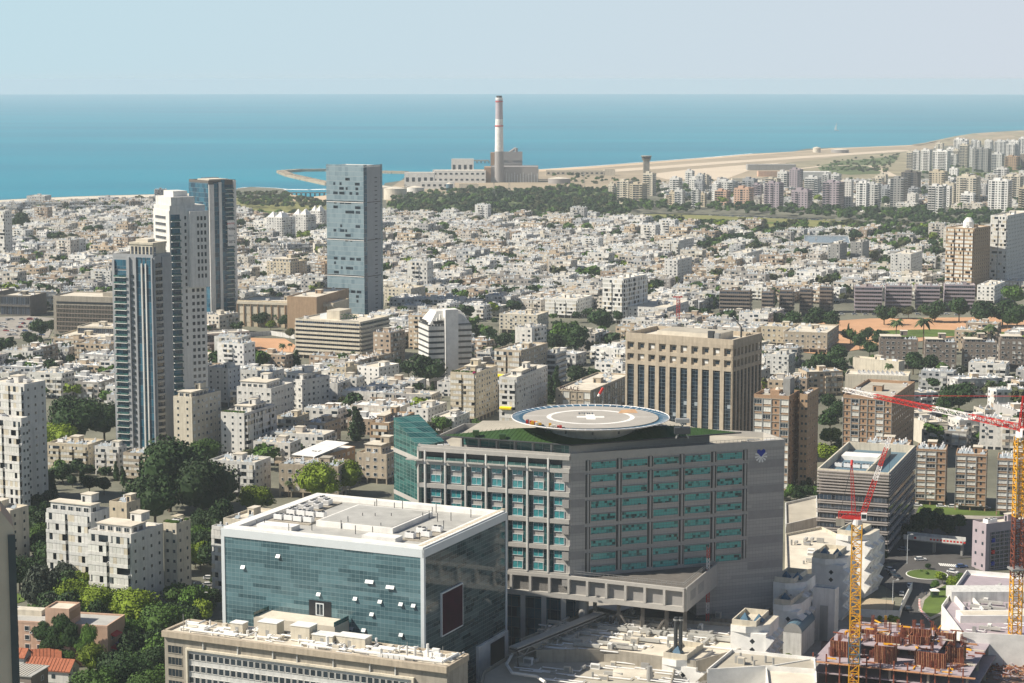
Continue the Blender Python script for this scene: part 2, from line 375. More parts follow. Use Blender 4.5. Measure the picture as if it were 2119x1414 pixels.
def style(b, F, st, floors, wm, z0=0., rng=random, H=None, fm='white'):
    """dress one face of a block"""
    Ln = b.len(F); H = H or b.H; fh = (H - z0) / floors; R = rng
    if st == 'punch':
        n = max(2, round(Ln / 3.6)); p = Ln / n
        for f in range(floors):
            for i in range(n):
                k = (i * 7 + int(Ln)) % 3
                if k == 0: b.w.add(F, i * p + p * .35, z0 + f * fh + 1.3, .8, .9, 'win', fm)
                else: b.w.add(F, i * p + p * .28, z0 + f * fh + 1.0, 1.5, 1.35, 'win' if R.random() < .7 else 'shutter', fm)
                if R.random() < .18: acs(b.t, [(F, i * p + p * .8, z0 + f * fh + .6)])
    elif st == 'small':
        n = max(2, round(Ln / 4.5)); p = Ln / n
        for f in range(floors):
            for i in range(n): b.w.add(F, i * p + p * .4, z0 + f * fh + 1.2, 1.0, 1.1, 'win', None)
    elif st == 'balc':
        n = max(1, round(Ln / 8)); p = Ln / n
        for f in range(floors):
            zf = z0 + f * fh
            for i in range(n):
                u0, u1 = i * p + .6, (i + 1) * p - .6
                m = MB(); m.fb(F, u0, u1, zf - .12, zf + .12, 0, 1.4, wm); m.fb(F, u0, u1, zf + .12, zf + 1.1, 1.28, 1.4, wm); m.fb(F, u0, u0 + .12, zf + .12, zf + 1.1, 0, 1.28, wm); m.fb(F, u1 - .12, u1, zf + .12, zf + 1.1, 0, 1.28, wm)
                m.fb(F, u0 + .1, u1 - .1, zf + .2, zf + fh - .35, 0, .03, 'win'); bo_ = b.part('balcony', m)
                m = MB(); k = max(2, int((u1 - u0) / 1.3)); s_ = (u1 - u0) / k; any_ = False
                for j in range(k):
                    if R.random() < .76:
                        m.fb(F, u0 + j * s_ + .04, u0 + (j + 1) * s_ - .04, zf + 1.1, zf + fh - .15, 1.2, 1.3, R.choice(['shutter', 'shutter', 'shutter2', 'white'])); any_ = True
                if any_: m.build('shutter', bo_)
                if R.random() < .25: acs(b.t, [(F, u1 + .3, zf + .7)])
    elif st == 'strip':
        for f in range(floors):
            zf = z0 + f * fh
            m = MB(); m.fb(F, .3, Ln - .3, zf + 1.15, zf + fh - .25, 0, .05, 'gl_band'); b.part('window_band', m)
            m = MB(); m.fb(F, 0, Ln, zf - .2, zf + 1.1, 0, .8, wm); b.part('spandrel', m)
    elif st == 'grid':
        n = max(3, round(Ln / 4)); p = Ln / n
        m = MB()
        for i in range(n + 1): m.fb(F, max(0, i * p - .2), min(Ln, i * p + .2), z0, H, 0, .3, 'grey' if wm == 'brick' else 'concrete')
        for f in range(floors + 1): m.fb(F, 0, Ln, z0 + f * fh - .25, z0 + f * fh, 0, .28, 'concrete')
        b.part('frame', m)
        for f in range(floors):
            for i in range(n):
                k = i % 3
                if k == 1 or (n < 5 and k == 0): b.w.add(F, i * p + .35, z0 + f * fh + .9, p - .7, fh - 1.5, R.choice(['win', 'shutter', 'shutter']), 'white')
                else: b.w.add(F, i * p + p * .4, z0 + f * fh + 1., .8, 1.2, 'win', None)
                if R.random() < .12: acs(b.t, [(F, i * p + p * .5, z0 + f * fh + .2)])
def roofstuff(b, nh=8, wm='cream', rm='roofpale', house=True, par=1.0, seed=1, pent=None, extra=3):
    R = random.Random(seed); W, D, H = b.W, b.D, b.H
    m = MB(); m.box(.3, .3, H + .002, W - .3, D - .3, H + .12, rm); rf = b.part('roof', m)
    m = MB(); parapet(m, 0, 0, W, D, H, par, wm); m.build('parapet', rf)
    z = H + .12; hx = None
    if pent:
        m = MB(); x0, y0, x1, y1, ph = pent; m.box(x0 * W, y0 * D, z, x1 * W, y1 * D, z + ph, wm); m.box(x0 * W - .4, y0 * D - .4, z + ph, x1 * W + .4, y1 * D + .4, z + ph + .25, rm); b.part('penthouse', m)
        for F, u0, u1, off in ((b.F, x0 * W, x1 * W, -y0 * D), (b.R, y0 * D, y1 * D, (x1 - 1) * W)):
            u = u0 + 1
            while u + 2 < u1: b.w.add(F, u, z + .7, 2., 1.5, 'win', 'white', off); u += 3.4
        z2 = z + ph + .25
    if house and W > 7 and D > 6:
        hw, hd = min(4.5, W * .3), min(5, D * .4); hx = (W * R.uniform(.35, .6), D * R.uniform(.4, .55))
        m = MB(); zz = (z2 if pent else z); m.box(hx[0], hx[1], zz, hx[0] + hw, hx[1] + hd, zz + 2.7, wm); m.box(hx[0] - .2, hx[1] - .2, zz + 2.7, hx[0] + hw + .2, hx[1] + hd + .2, zz + 2.9, rm); so_ = b.part('stair_house', m)
        o = MB(); o.fb(Face(hx[0], hx[1], 0), .6, 1.6, zz, zz + 2, 0, .05, 'dark'); o.build('door', so_)
    sp = []; k = 0
    while len(sp) < nh and k < nh * 12:
        k += 1; x = R.uniform(1.5, max(1.6, W - 1.5)); y = R.uniform(1.8, max(1.9, D - 1.5))
        if hx and hx[0] - 1.4 < x < hx[0] + 6 and hx[1] - 1.8 < y < hx[1] + 6: continue
        if pent and (pent[0] * W - 1.2 < x < pent[2] * W + 1.2) and (pent[1] * D - 1.6 < y < pent[3] * D + 1.2): continue
        if all(hypot(x - a_, y - b_) > 2.0 for a_, b_ in sp): sp.append((x, y))
    heaters(rf, b.a, sp, z)
    me = cached('rooftop_unit', hvac_mb)
    for _ in range(extra):
        x, y = R.uniform(2, max(2.1, W - 2)), R.uniform(2, max(2.1, D - 2))
        if all(hypot(x - a_, y - b_) > 2.4 for a_, b_ in sp) and not (hx and hx[0] - 1.8 < x < hx[0] + 6 and hx[1] - 1.6 < y < hx[1] + 6) and not (pent and (pent[0] * W - 1.8 < x < pent[2] * W + 1.8) and (pent[1] * D - 1.6 < y < pent[3] * D + 1.6)):
            sp.append((x, y)); link('rooftop_unit', me, rf, (x, y, z), R.choice([0, pi / 2]))
def apart(label, bx, by, h, ang, ax, cx, floors, wm='white', fF='balc', fR='punch', nh=8, seed=1, cat='apartment building', name='apartment_block', lm=None, group=None, pent=None, par=1., rm='roofpale', W=None, D=None, pil=True, extra=3, fm='white', house=True):
    b = Blk(name, label, cat, bx, by, h, ang, ax, cx, group, lm, W, D); R = random.Random(seed)
    z0 = 2.6 if pil else 0
    m = MB(); m.box(0, 0, z0, b.W, b.D, h, wm); b.part('wall', m)
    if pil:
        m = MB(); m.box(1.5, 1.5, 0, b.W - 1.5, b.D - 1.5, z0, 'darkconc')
        n = max(2, int(b.W / 5))
        for i in range(n + 1): m.box(i * (b.W - .5) / n, .1, 0, i * (b.W - .5) / n + .5, .6, z0, wm)
        n = max(2, int(b.D / 5))
        for i in range(1, n + 1): m.box(b.W - .6, i * (b.D - .5) / n, 0, b.W - .1, i * (b.D - .5) / n + .5, z0, wm)
        b.part('ground_floor', m)
    style(b, b.F, fF, floors, wm, z0, R, fm=fm); style(b, b.R, fR, floors, wm, z0, R, fm=fm)
    if b.x > 0 or True: style(b, b.L, 'small', floors, wm, z0, R, fm=None) if b.x > 60 else None
    roofstuff(b, nh, wm, rm, house, par, seed, pent, extra); b.w.done()
    return b
# ---------------------------------------------------------------- generic city fabric
def gen_block(seed, W, D, fl, detail, mats=('wallgen', 'roofpale')):
    """one low flat-roofed block; returns [(part name, MB)], or one merged MB for copies too small to show parts"""
    R = random.Random(seed); wm, rm = mats; H = fl * 3.0 + 1.6; P = []
    w = MB(); w.box(0, 0, 0, W, D, H, wm, False); parapet(w, 0, 0, W, D, H, .8, wm, .25)
    P.append(('wall', w)); r = MB(); r.box(.25, .25, H + .002, W - .25, D - .25, H + .08, rm, False); P.append(('roof', r))
    hx, hy = W * R.uniform(.3, .55), D * R.uniform(.35, .5)
    s = MB(); s.box(hx, hy, H + .08, hx + 4, hy + min(4, D * .4), H + 2.7, wm, False); s.box(hx - .2, hy - .2, H + 2.7, hx + 4.2, hy + min(4, D * .4) + .2, H + 2.85, rm); P.append(('stair_house', s))
    faces = [(Face(0, 0, 0), W), (Face(W, 0, pi / 2), D), (Face(0, D, -pi / 2), D)]
    for fi, (F, Ln) in enumerate(faces):
        n = max(2, round(Ln / 3.6)); p = Ln / n; bal = R.sample(range(n), k=max(1, n // 2)) if fi == 0 else ([R.randrange(n)] if R.random() < .6 else [])
        for f in range(fl):
            z = 1.6 + f * 3.0
            for i in range(n):
                if i in bal:
                    m = MB(); u0, u1 = i * p + .15, (i + 1) * p - .15
                    m.fb(F, u0, u1, z - .1, z + 1.05, 0, 1.3, wm)
                    m.fq(F, u0 + .1, u1 - .1, z + 1.05, z + 2.7, .02, 'win' if R.random() < .6 else 'shutter')
                    if R.random() < .55:
                        v = u0 if R.random() < .5 else (u0 + u1) / 2
                        m.fb(F, v, v + p * .42, z + 1.06, z + 2.8, 1.15, 1.28, R.choice(['shutter', 'shutter2']))
                    P.append(('balcony', m))
                else:
                    m = MB(); ww = R.choice([.8, 1.5, 1.5, 2.]); u = i * p + (p - ww) / 2
                    m.fb(F, u, u + ww, z + .95, z + 2.25, 0, .06, 'win' if R.random() < .7 else 'shutter'); P.append(('window', m))
                    if R.random() < .15:
                        m = MB(); x, y = F.p(u + ww + .5, 0); m.add(ACM, x, y, z + .5, F.a); P.append(('air_conditioner', m))
        m = MB()
        for i in range(n): m.fq(F, i * p + .5, (i + 1) * p - .5, .1, 1.5, .02, 'dark')
        P.append(('ground_floor', m))
    nh = R.randint(7, 12); sp = []; k = 0; rowy = R.uniform(1.5, 2.5); an = SOUTH + radians(28)
    while len(sp) < nh and k < 150:
        k += 1
        x = R.uniform(1.2, W - 1.2); y = R.choice([rowy, D - rowy, R.uniform(1.2, D - 1.5)])
        if hx - 1.2 < x < hx + 5.2 and hy - 1.2 < y < hy + 5: continue
        if all(hypot(x - a, y - b) > 1.7 for a, b in sp): sp.append((x, y))
    for x, y in sp:
        m = MB()
        if detail: m.add(HEAT, x, y, H + .08, an)
        else:
            c, q = cos(an), sin(an)
            m.cyl(x - .5 * q, y + .5 * c, H + .4, H + 2.0, .38, 'tank', 5)
            pts = [(-.95, -1.5, .2), (.95, -1.5, .2), (.95, 0, 1.1), (-.95, 0, 1.1)]
            m.poly([(x + a * c - b_ * q, y + a * q + b_ * c, H + .08 + z_) for a, b_, z_ in pts], 'panelglass')
        P.append(('water_heater', m))
    for _ in range(R.randint(1, 4)):
        x, y = R.uniform(1, W - 2), R.uniform(1, D - 2); m = MB(); m.box(x, y, H + .08, x + R.uniform(.8, 2), y + R.uniform(.6, 1.4), H + R.uniform(.7, 1.6), R.choice(['tank', 'roofgrey', wm])); P.append(('roof_unit', m))
    if R.random() < .5:
        x, y = R.uniform(2, W - 2), R.uniform(2, D - 2); m = MB(); m.tube((x, y, H), (x, y, H + 4), .06, 'steel', 4); m.tube((x - .8, y, H + 3.6), (x + .8, y, H + 3.6), .05, 'steel', 4); P.append(('antenna', m))
    if detail: return P
    b = MB()
    for _, m in P: b.add(m)
    return b
class Arr:
    def __init__(s, mb):
        s.V = np.array(mb.v, np.float32).reshape(-1, 3); s.n = np.array([len(f) for f in mb.f], np.int32); s.L = np.array([k for f in mb.f for k in f], np.int32); s.m = mb.m
def tile_mesh(name, pl):
    """pl: (Arr, x, y, z, a, sx, sy, sz, tint) -> one mesh"""
    allm = sorted({k for p in pl for k in set(p[0].m)}); ix = {k: i for i, k in enumerate(allm)}
    V = []; Ls = []; N = []; MI = []; T = []; base = 0
    for p in pl:
        A = p[0]
        if not hasattr(A, 'mi'): A.mi = {}
        key = tuple(allm)
        if key not in A.mi: A.mi[key] = np.array([ix[k] for k in A.m], np.int32)
        v = A.V * np.array([p[5], p[6], p[7]], np.float32); c, q = cos(p[4]), sin(p[4])
        o = np.empty_like(v); o[:, 0] = v[:, 0] * c - v[:, 1] * q + p[1]; o[:, 1] = v[:, 0] * q + v[:, 1] * c + p[2]; o[:, 2] = v[:, 2] + p[3]
        V.append(o); Ls.append(A.L + base); N.append(A.n); MI.append(A.mi[key]); T.append(np.full(len(v), p[8], np.float32)); base += len(v)
    V = np.concatenate(V); Ls = np.concatenate(Ls); N = np.concatenate(N); MI = np.concatenate(MI); T = np.concatenate(T)
    me = bpy.data.meshes.new(name); me.vertices.add(len(V)); me.vertices.foreach_set('co', V.ravel())
    me.loops.add(len(Ls)); me.loops.foreach_set('vertex_index', Ls); me.polygons.add(len(N))
    st = np.zeros(len(N), np.int32); st[1:] = np.cumsum(N)[:-1]; me.polygons.foreach_set('loop_start', st); me.polygons.foreach_set('loop_total', N)
    for k in allm: me.materials.append(M[k])
    me.polygons.foreach_set('material_index', MI); me.polygons.foreach_set('use_smooth', np.zeros(len(N), bool)); at = me.attributes.new('tint', 'FLOAT', 'POINT'); at.data.foreach_set('value', T)
    me.update(calc_edges=True); return me
# ---------------------------------------------------------------- trees
def crown_mb(seed, nb=9, nl=1300, ls=.075, mt='leaf', flat=.62, col=False):
    """a crown of unit width: lobes covered in leaf clumps, with an uneven outline and gaps"""
    R = np.random.RandomState(seed); V = []; Fc = []; bl = []
    for i in range(nb):
        if col: c = np.array([R.uniform(-.05, .05), R.uniform(-.05, .05), -.35 + .85 * i / nb]); r = .16 * (1.15 - i / nb)
        else:
            a = R.uniform(0, 2 * pi); d = R.uniform(0, .30) if i else 0; c = np.array([d * cos(a), d * sin(a), R.uniform(-.12, .18) * flat * 1.3]); r = R.uniform(.15, .25)
        bl.append((c, r))
    for c, r in bl:
        n1, n2 = 7, 5; b = len(V)
        for j in range(n2 + 1):
            for i in range(n1):
                th = pi * j / n2; ph = 2 * pi * i / n1; k = r * R.uniform(.68, .9)
                V.append((c[0] + k * sin(th) * cos(ph), c[1] + k * sin(th) * sin(ph), c[2] + k * cos(th) * (.8 if not col else 1.4)))
        for j in range(n2):
            for i in range(n1):
                Fc.append((b + j * n1 + i, b + (j + 1) * n1 + i, b + (j + 1) * n1 + (i + 1) % n1, b + j * n1 + (i + 1) % n1))
    for k in range(nl):
        c, r = bl[R.randint(len(bl))]; d = R.normal(size=3); d /= np.linalg.norm(d)
        if d[2] < -.35: d[2] *= -1
        p = c + d * np.array([1, 1, .85 if not col else 1.4]) * r * R.uniform(.85, 1.2); nn = d + R.normal(size=3) * .55; nn /= np.linalg.norm(nn)
        t = np.cross(nn, R.normal(size=3)); t /= np.linalg.norm(t); u = np.cross(nn, t); s_ = ls * R.uniform(.5, 1.1); b = len(V)
        for sx, sy in ((-1, -.7), (1, -.6), (.8, .8), (-.7, 1)): V.append(tuple(p + t * sx * s_ * .5 + u * sy * s_ * .5))
        Fc.append((b, b + 1, b + 2, b + 3))
    m = MB(); m.v = [tuple(map(float, v)) for v in V]; m.f = Fc; m.m = [mt] * len(Fc); return m
def trunk_mb(seed, h, r, reach):
    R = random.Random(seed); m = MB(); m.cyl(0, 0, 0, h, r, 'trunk', 7, r * .7)
    for i in range(5):
        a = i * 1.26 + R.uniform(-.3, .3); m.tube((0, 0, h * .85), (reach * cos(a), reach * sin(a), h + reach * R.uniform(.5, .9)), r * .38, 'trunk', 5)
    return m
def palm_crown(seed, nf=22, ln=1.0):
    R = np.random.RandomState(seed); m = MB()
    for i in range(nf):
        a = 2 * pi * i / nf + R.uniform(-.15, .15); up = R.uniform(-.1, .9); pts = []; L_ = ln * R.uniform(.8, 1.1)
        for k in range(6):
            s_ = k / 5; rr = L_ * s_; zz = up * L_ * s_ - .85 * L_ * s_ * s_; pts.append((rr * cos(a), rr * sin(a), zz, .22 * ln * (sin(pi * min(1, s_ * .85 + .12)))))
        for k in range(5):
            x0, y0, z0, w0 = pts[k]; x1, y1, z1, w1 = pts[k + 1]; tx, ty = -sin(a), cos(a)
            m.poly([(x0, y0, z0), (x1, y1, z1), (x1 + tx * w1, y1 + ty * w1, z1 - w1 * .5), (x0 + tx * w0, y0 + ty * w0, z0 - w0 * .5)], 'leafpalm')
            m.poly([(x0, y0, z0), (x0 - tx * w0, y0 - ty * w0, z0 - w0 * .5), (x1 - tx * w1, y1 - ty * w1, z1 - w1 * .5), (x1, y1, z1)], 'leafpalm')
    return m
KIND = {'dark': ('leafdark', .62), 'green': ('leaf', .62), 'bright': ('leafbright', .55), 'olive': ('leafolive', .6), 'grey': ('leafgrey', .8)}
WORDS = {'dark': 'dark green', 'green': 'mid green', 'bright': 'bright yellow-green', 'olive': 'olive green', 'grey': 'grey-green'}
CR = {k: [crown_mb(sum(map(ord, k)) + i * 13, 10, 1500, .072, v[0], v[1]).mesh('crown') for i in range(3)] for k, v in KIND.items()}
CRBIG = {k: crown_mb(77, 26, 6500, .040, KIND[k][0], .6).mesh('crown') for k in ('dark', 'bright', 'green')}
CY = [crown_mb(300 + i, 9, 900, .07, 'leafdark', .6, True).mesh('crown') for i in range(2)]
PC = [palm_crown(i).mesh('crown') for i in range(3)]
LOW = {k: [Arr(crown_mb(500 + i, 6, 130, .17, v[0], v[1])) for i in range(3)] for k, v in KIND.items()}
TR = [trunk_mb(i, .38, .028, .2).mesh('trunk') for i in range(2)]
pt_ = MB(); pt_.cyl(0, 0, 0, 1, .02, 'trunk', 7, .014); PT = pt_.mesh('trunk')
LM.clear(); TREES = []
_rt = random.Random(11)
def tree(x, y, wd, kind='green', hs=1., label=None, big=False, z=0):
    nm = {'palm': 'palm_tree', 'cypress': 'cypress_tree', 'conifer': 'conifer_tree'}.get(kind, 'tree')
    cat = {'palm': 'palm tree', 'cypress': 'cypress', 'conifer': 'conifer'}.get(kind, 'tree')
    t = thing(nm, label or '', cat, (x, y, z), _rt.uniform(0, 6.28), {'palm': 'palm trees', 'cypress': 'cypress trees', 'conifer': 'conifers'}.get(kind, 'trees between the buildings'))
    if kind == 'palm':
        H = wd * 1.9 * hs; o = link('trunk', PT, t); o.scale = (H, H, H); c = link('crown', _rt.choice(PC), t, (0, 0, H)); c.scale = (wd / 2,) * 3
    elif kind in ('cypress', 'conifer'):
        o = link('trunk', TR[0], t); o.scale = (wd * 1.2,) * 3; c = link('crown', _rt.choice(CY), t, (0, 0, wd * 1.75)); k_ = 2.7 if kind == 'cypress' else 1.75; c.scale = (wd * 2.2, wd * 2.2, wd * k_); c.location.z = wd * k_ * .5
    else:
        o = link('trunk', _rt.choice(TR), t); o.scale = (wd, wd, wd * hs); c = link('crown', CRBIG[kind] if big else _rt.choice(CR[kind]), t, (0, 0, wd * .58 * hs)); c.scale = (wd * 1.15, wd * 1.15, wd * 1.35 * hs)
    if not label: TREES.append((t, kind, x, y, wd))
    return t
def TP(px, py, wpx, kind='green', hs=1., label=None, big=False):
    """a tree whose crown is centred on pixel (px, py) and is wpx wide in the photograph"""
    wd = wpx / 5.
    for _ in range(4):
        zc = {'palm': 1.9 * hs, 'cypress': 1.35, 'conifer': .9}.get(kind, .58 * hs) * wd; x, y = G(px, py, zc); d = y * CT + (HC - zc) * ST; wd = wpx * d / F_PX
    FOOT.append((x, y, 0, 0, 0, wd * .38)); return tree(x, y, wd, kind, hs, label, big)
# ---------------------------------------------------------------- setting
def sheet(name, px, m, z, kind='structure', world=None, depth=0, zp=0.):
    pts = world or [G(x, y, zp) for x, y in px]
    a = sum(pts[i][0] * pts[(i + 1) % len(pts)][1] - pts[(i + 1) % len(pts)][0] * pts[i][1] for i in range(len(pts)))
    if a < 0: pts = pts[::-1]
    b = MB()
    if depth: b.prism(pts, z - depth, z, m)
    else: b.poly([(x, y, z) for x, y in pts], m)
    return b.build(name, kind=kind)
n = 96; RS = 25500
b = MB(); b.v = [(0, 2000, -1.6)] + [(RS * cos(2 * pi * i / n), RS * sin(2 * pi * i / n), -1.6) for i in range(n)]
b.f = [(0, i + 1, (i + 1) % n + 1) for i in range(n)]; b.m = ['sea'] * n; b.build('sea', kind='structure')
coast = [(-900, 421), (-400, 419), (0, 414), (70, 410), (150, 407), (240, 404), (330, 402), (395, 400), (484, 397), (492, 390), (520, 387), (560, 389), (584, 391), (598, 397), (606, 403), (640, 408), (676, 404),
         (700, 399), (760, 397), (790, 391), (797, 379), (830, 374), (842, 362), (900, 356), (935, 352), (1010, 350), (1060, 350), (1115, 351), (1180, 347), (1240, 343), (1330, 336), (1400, 331), (1480, 325), (1560, 318),
         (1640, 314), (1670, 308), (1720, 306), (1780, 306), (1850, 302), (1905, 299), (1935, 293), (1960, 288), (2010, 283), (2060, 279), (2119, 277), (2300, 272)]
cw = [G(x, y) for x, y in coast]
sheet('ground', None, 'ground', 0, world=cw + [(3000, 5200), (3000, -300), (-3000, -300), (-3000, cw[0][1])], depth=2.5)
def strip(name, px, half, m, z, k=None):
    """a ribbon along the pixel line, half metres wide on each side"""
    P = [G(x, y) for x, y in px]; b = MB()
    for i in range(len(P) - 1):
        (x0, y0), (x1, y1) = P[i], P[i + 1]; L_ = hypot(x1 - x0, y1 - y0) or 1; nx, ny = -(y1 - y0) / L_ * half, (x1 - x0) / L_ * half
        b.poly([(x0 - nx, y0 - ny, z), (x1 - nx, y1 - ny, z), (x1 + nx, y1 + ny, z), (x0 + nx, y0 + ny, z)][::-1], m)
        b.m[-1] = m
    for i, f in enumerate(b.f):
        a, c, d = (b.v[f[0]], b.v[f[1]], b.v[f[2]])
        if (c[0] - a[0]) * (d[1] - a[1]) - (c[1] - a[1]) * (d[0] - a[0]) < 0: b.f[i] = f[::-1]
    return b.build(name, kind=k or 'structure')
strip('surf', [(1118, 349.6), (1180, 345.8), (1240, 341.8), (1330, 334.8), (1400, 329.8), (1480, 323.8), (1560, 316.8)], 9, 'foam', -1.45, 'stuff')
strip('surf', [(0, 413.5), (70, 409.6), (150, 406.5), (240, 403.5), (330, 401.5), (395, 399.4)], 9, 'foam', -1.45, 'stuff')
strip('surf', [(500, 388.6), (520, 386), (560, 387.8), (590, 390.5), (640, 391), (676, 390)], 11, 'foam', -1.45, 'stuff')
sheet('beach', [(0, 414.6), (150, 407.8), (330, 402.6), (484, 398), (484, 404), (330, 408), (150, 413), (0, 420)], 'roofpale', .3)
sheet('beach', [(588, 401), (600, 403), (640, 408.6), (676, 405), (676, 416), (650, 420), (610, 417), (592, 409)], 'sand', .35)
sheet('airfield', [(1115, 352), (1240, 344.5), (1400, 332.5), (1560, 319.5), (1700, 310), (1850, 304), (1905, 301), (1960, 302), (1880, 320), (1700, 345), (1560, 372), (1400, 392), (1250, 380), (1140, 372)], 'sanddark', .3)
sheet('beach', [(1115, 351.6), (1240, 344), (1400, 332), (1560, 319), (1640, 315), (1720, 307.5), (1905, 300), (1905, 301.5), (1720, 309.5), (1560, 322), (1400, 335.5), (1240, 348), (1115, 356)], 'sand', .45)
strip('runway', [(1150, 362), (1300, 352), (1480, 338.5), (1640, 327.5), (1750, 320), (1880, 311.5)], 32, 'runway', .6)
sheet('apron', [(1420, 352), (1530, 343), (1620, 337), (1560, 350), (1500, 372), (1380, 372), (1340, 362)], 'runway', .5)
sheet('dunes', [(1625, 338), (1760, 322), (1880, 314), (1900, 330), (1870, 365), (1800, 372), (1640, 366)], 'dune', .5)
sheet('scrub', [(1690, 345), (1740, 334), (1800, 330), (1862, 322), (1850, 338), (1800, 345), (1835, 360), (1760, 363), (1700, 356)], 'scrub', .7)
strip('path', [(1640, 352), (1700, 345), (1760, 343), (1800, 344), (1822, 352), (1850, 366)], 8, 'runway', .9)
sheet('scrub', [(1900, 345), (2119, 340), (2300, 340), (2300, 372), (2119, 372), (1990, 368)], 'scrub', .7)
sheet('lawn', [(1290, 446), (1400, 442), (1560, 448), (1730, 455), (1760, 462), (1740, 474), (1500, 470), (1330, 460)], 'grassdry', .3)
sheet('lawn', [(1330, 452), (1500, 455), (1640, 463), (1500, 466), (1350, 458)], 'grass', .5)
sheet('lawn', [(484, 410), (560, 412), (676, 425), (676, 450), (560, 452), (484, 455)], 'grassdry', .3)
sheet('lawn', [(490, 436), (560, 438), (600, 446), (490, 449)], 'grass', .5)
sheet('park_ground', [(800, 420), (960, 395), (1180, 390), (1290, 400), (1300, 450), (1100, 455), (900, 452), (800, 445)], 'scrub', .3)
sheet('industrial_yard', [(797, 396), (830, 374), (1000, 352), (1115, 356), (1290, 372), (1400, 392), (1290, 402), (1180, 392), (960, 397), (800, 421)], 'sanddark', .4)
sheet('bare_earth', [(428, 742), (460, 722), (520, 700), (590, 702), (612, 716), (600, 742), (560, 744), (500, 738)], 'orange_soil', .3)
sheet('sports_ground', [(1600, 690), (1680, 668), (1800, 660), (2140, 656), (2140, 700), (1980, 697), (1700, 735), (1625, 725)], 'orange_soil', .3)
sheet('lawn', [(1800, 686), (1930, 683), (2119, 690), (2119, 699), (1960, 697), (1820, 703)], 'grass', .5)
sheet('car_park', [(-80, 660), (60, 655), (120, 660), (100, 700), (-80, 705)], 'pave', .3)
# near streets
sheet('garden_soil', [(-300, 1010), (130, 930), (500, 930), (470, 1100), (440, 1250), (440, 1500), (-300, 1500)], 'ground', .2)
sheet('lawn', [(20, 1232), (44, 1230), (52, 1246), (30, 1252), (10, 1250)], 'grass', .4)
sheet('hospital_yard', [(1030, 1600), (1040, 1250), (1500, 1200), (1740, 1180), (1790, 1260), (1745, 1600)], 'pave', .25)
sheet('street', [(1790, 1200), (1850, 1170), (1900, 1150), (2015, 1160), (2020, 1230), (1960, 1215), (1920, 1235), (1905, 1270), (1930, 1290), (1935, 1330), (1850, 1330), (1855, 1290), (1872, 1240), (1830, 1215)], 'asphalt', .3)
sheet('street', [(1640, 1075), (1690, 1060), (1900, 1055), (2130, 1075), (2130, 1150), (1900, 1160), (1800, 1170), (1640, 1120)], 'asphalt', .28)
sheet('lawn', [(1905, 1042), (2130, 1060), (2130, 1072), (1895, 1066)], 'grass', .45)
sheet('pavement', [(1895, 1066), (2130, 1072), (2130, 1078), (1890, 1074)], 'pave', .42)
def disc(name, px, py, rx, m, z0, z1, kind='structure', sy=1.):
    x, y = G(px, py); b = MB(); r = rx * (y * CT + HC * ST) / F_PX
    pts = [(x + r * cos(2 * pi * i / 40), y + sy * r * sin(2 * pi * i / 40)) for i in range(40)]
    b.prism(pts, z0, z1, m); return b.build(name, kind=kind)
disc('roundabout_kerb', 1918, 1191, 43, 'marking', .3, .42); disc('roundabout_island', 1918, 1191, 41, 'grass', .3, .5)
sheet('lawn', [(1913, 1245), (1935, 1225), (1990, 1195), (2010, 1205), (1960, 1240), (1945, 1270), (1925, 1280), (1908, 1265)], 'grass', .5)
sheet('pavement', [(1905, 1243), (1935, 1219), (1992, 1189), (2016, 1204), (1965, 1243), (1950, 1274), (1927, 1285), (1900, 1266)], 'pave', .42)
b = MB()
for i in range(9):
    x, y = G(1945 + i * 4.3, 1170 + i * .35); b.box(x - .25, y - 2.2, .33, x + .25, y + 2.2, .34, 'marking')
b.build('crossing_stripes', kind='structure')
b = MB()
for i in range(30):
    t_ = i / 29; px = 1903 - 8 * sin(t_ * 3.14) + t_ * 22; py = 1243 + t_ * 45; x, y = G(px, py); b.box(x - .3, y - .5, .3, x + .3, y + .5, .56, 'red' if i % 2 else 'marking')
b.build('kerb', kind='structure')
# headland hills beyond the right edge of the coast
b = MB(); R_ = random.Random(5); P = []
hl = [(1900, 300), (1935, 294), (1975, 288), (2010, 284), (2060, 280), (2119, 277), (2300, 272)]; hn = [(1900, 304), (1950, 302), (2000, 300), (2060, 300), (2119, 299), (2200, 298), (2300, 298)]
rows = 8
for i in range(len(hl)):
    (x0, y0), (x1, y1) = G(*hl[i]), G(*hn[i])
    for j in range(rows + 1):
        t_ = j / rows; z = 16 * min(1, i / 3) * min(1, (1 - t_) * 0 + sin(pi * min(1, .12 + t_ * .8)) ** .5) * (1 if 0 < j < rows else 0) + (R_.uniform(-3, 3) if 0 < j < rows else 0)
        P.append((x0 + (x1 - x0) * t_ + R_.uniform(-20, 20), y0 + (y1 - y0) * t_, max(.2, z)))
b.v = P
for i in range(len(hl) - 1):
    for j in range(rows):
        a = i * (rows + 1) + j; b.f.append((a, a + 1, a + rows + 2, a + rows + 1)); b.m.append('dune' if (i + j) % 2 else 'sanddark')
b.build('headland_hill', kind='structure')
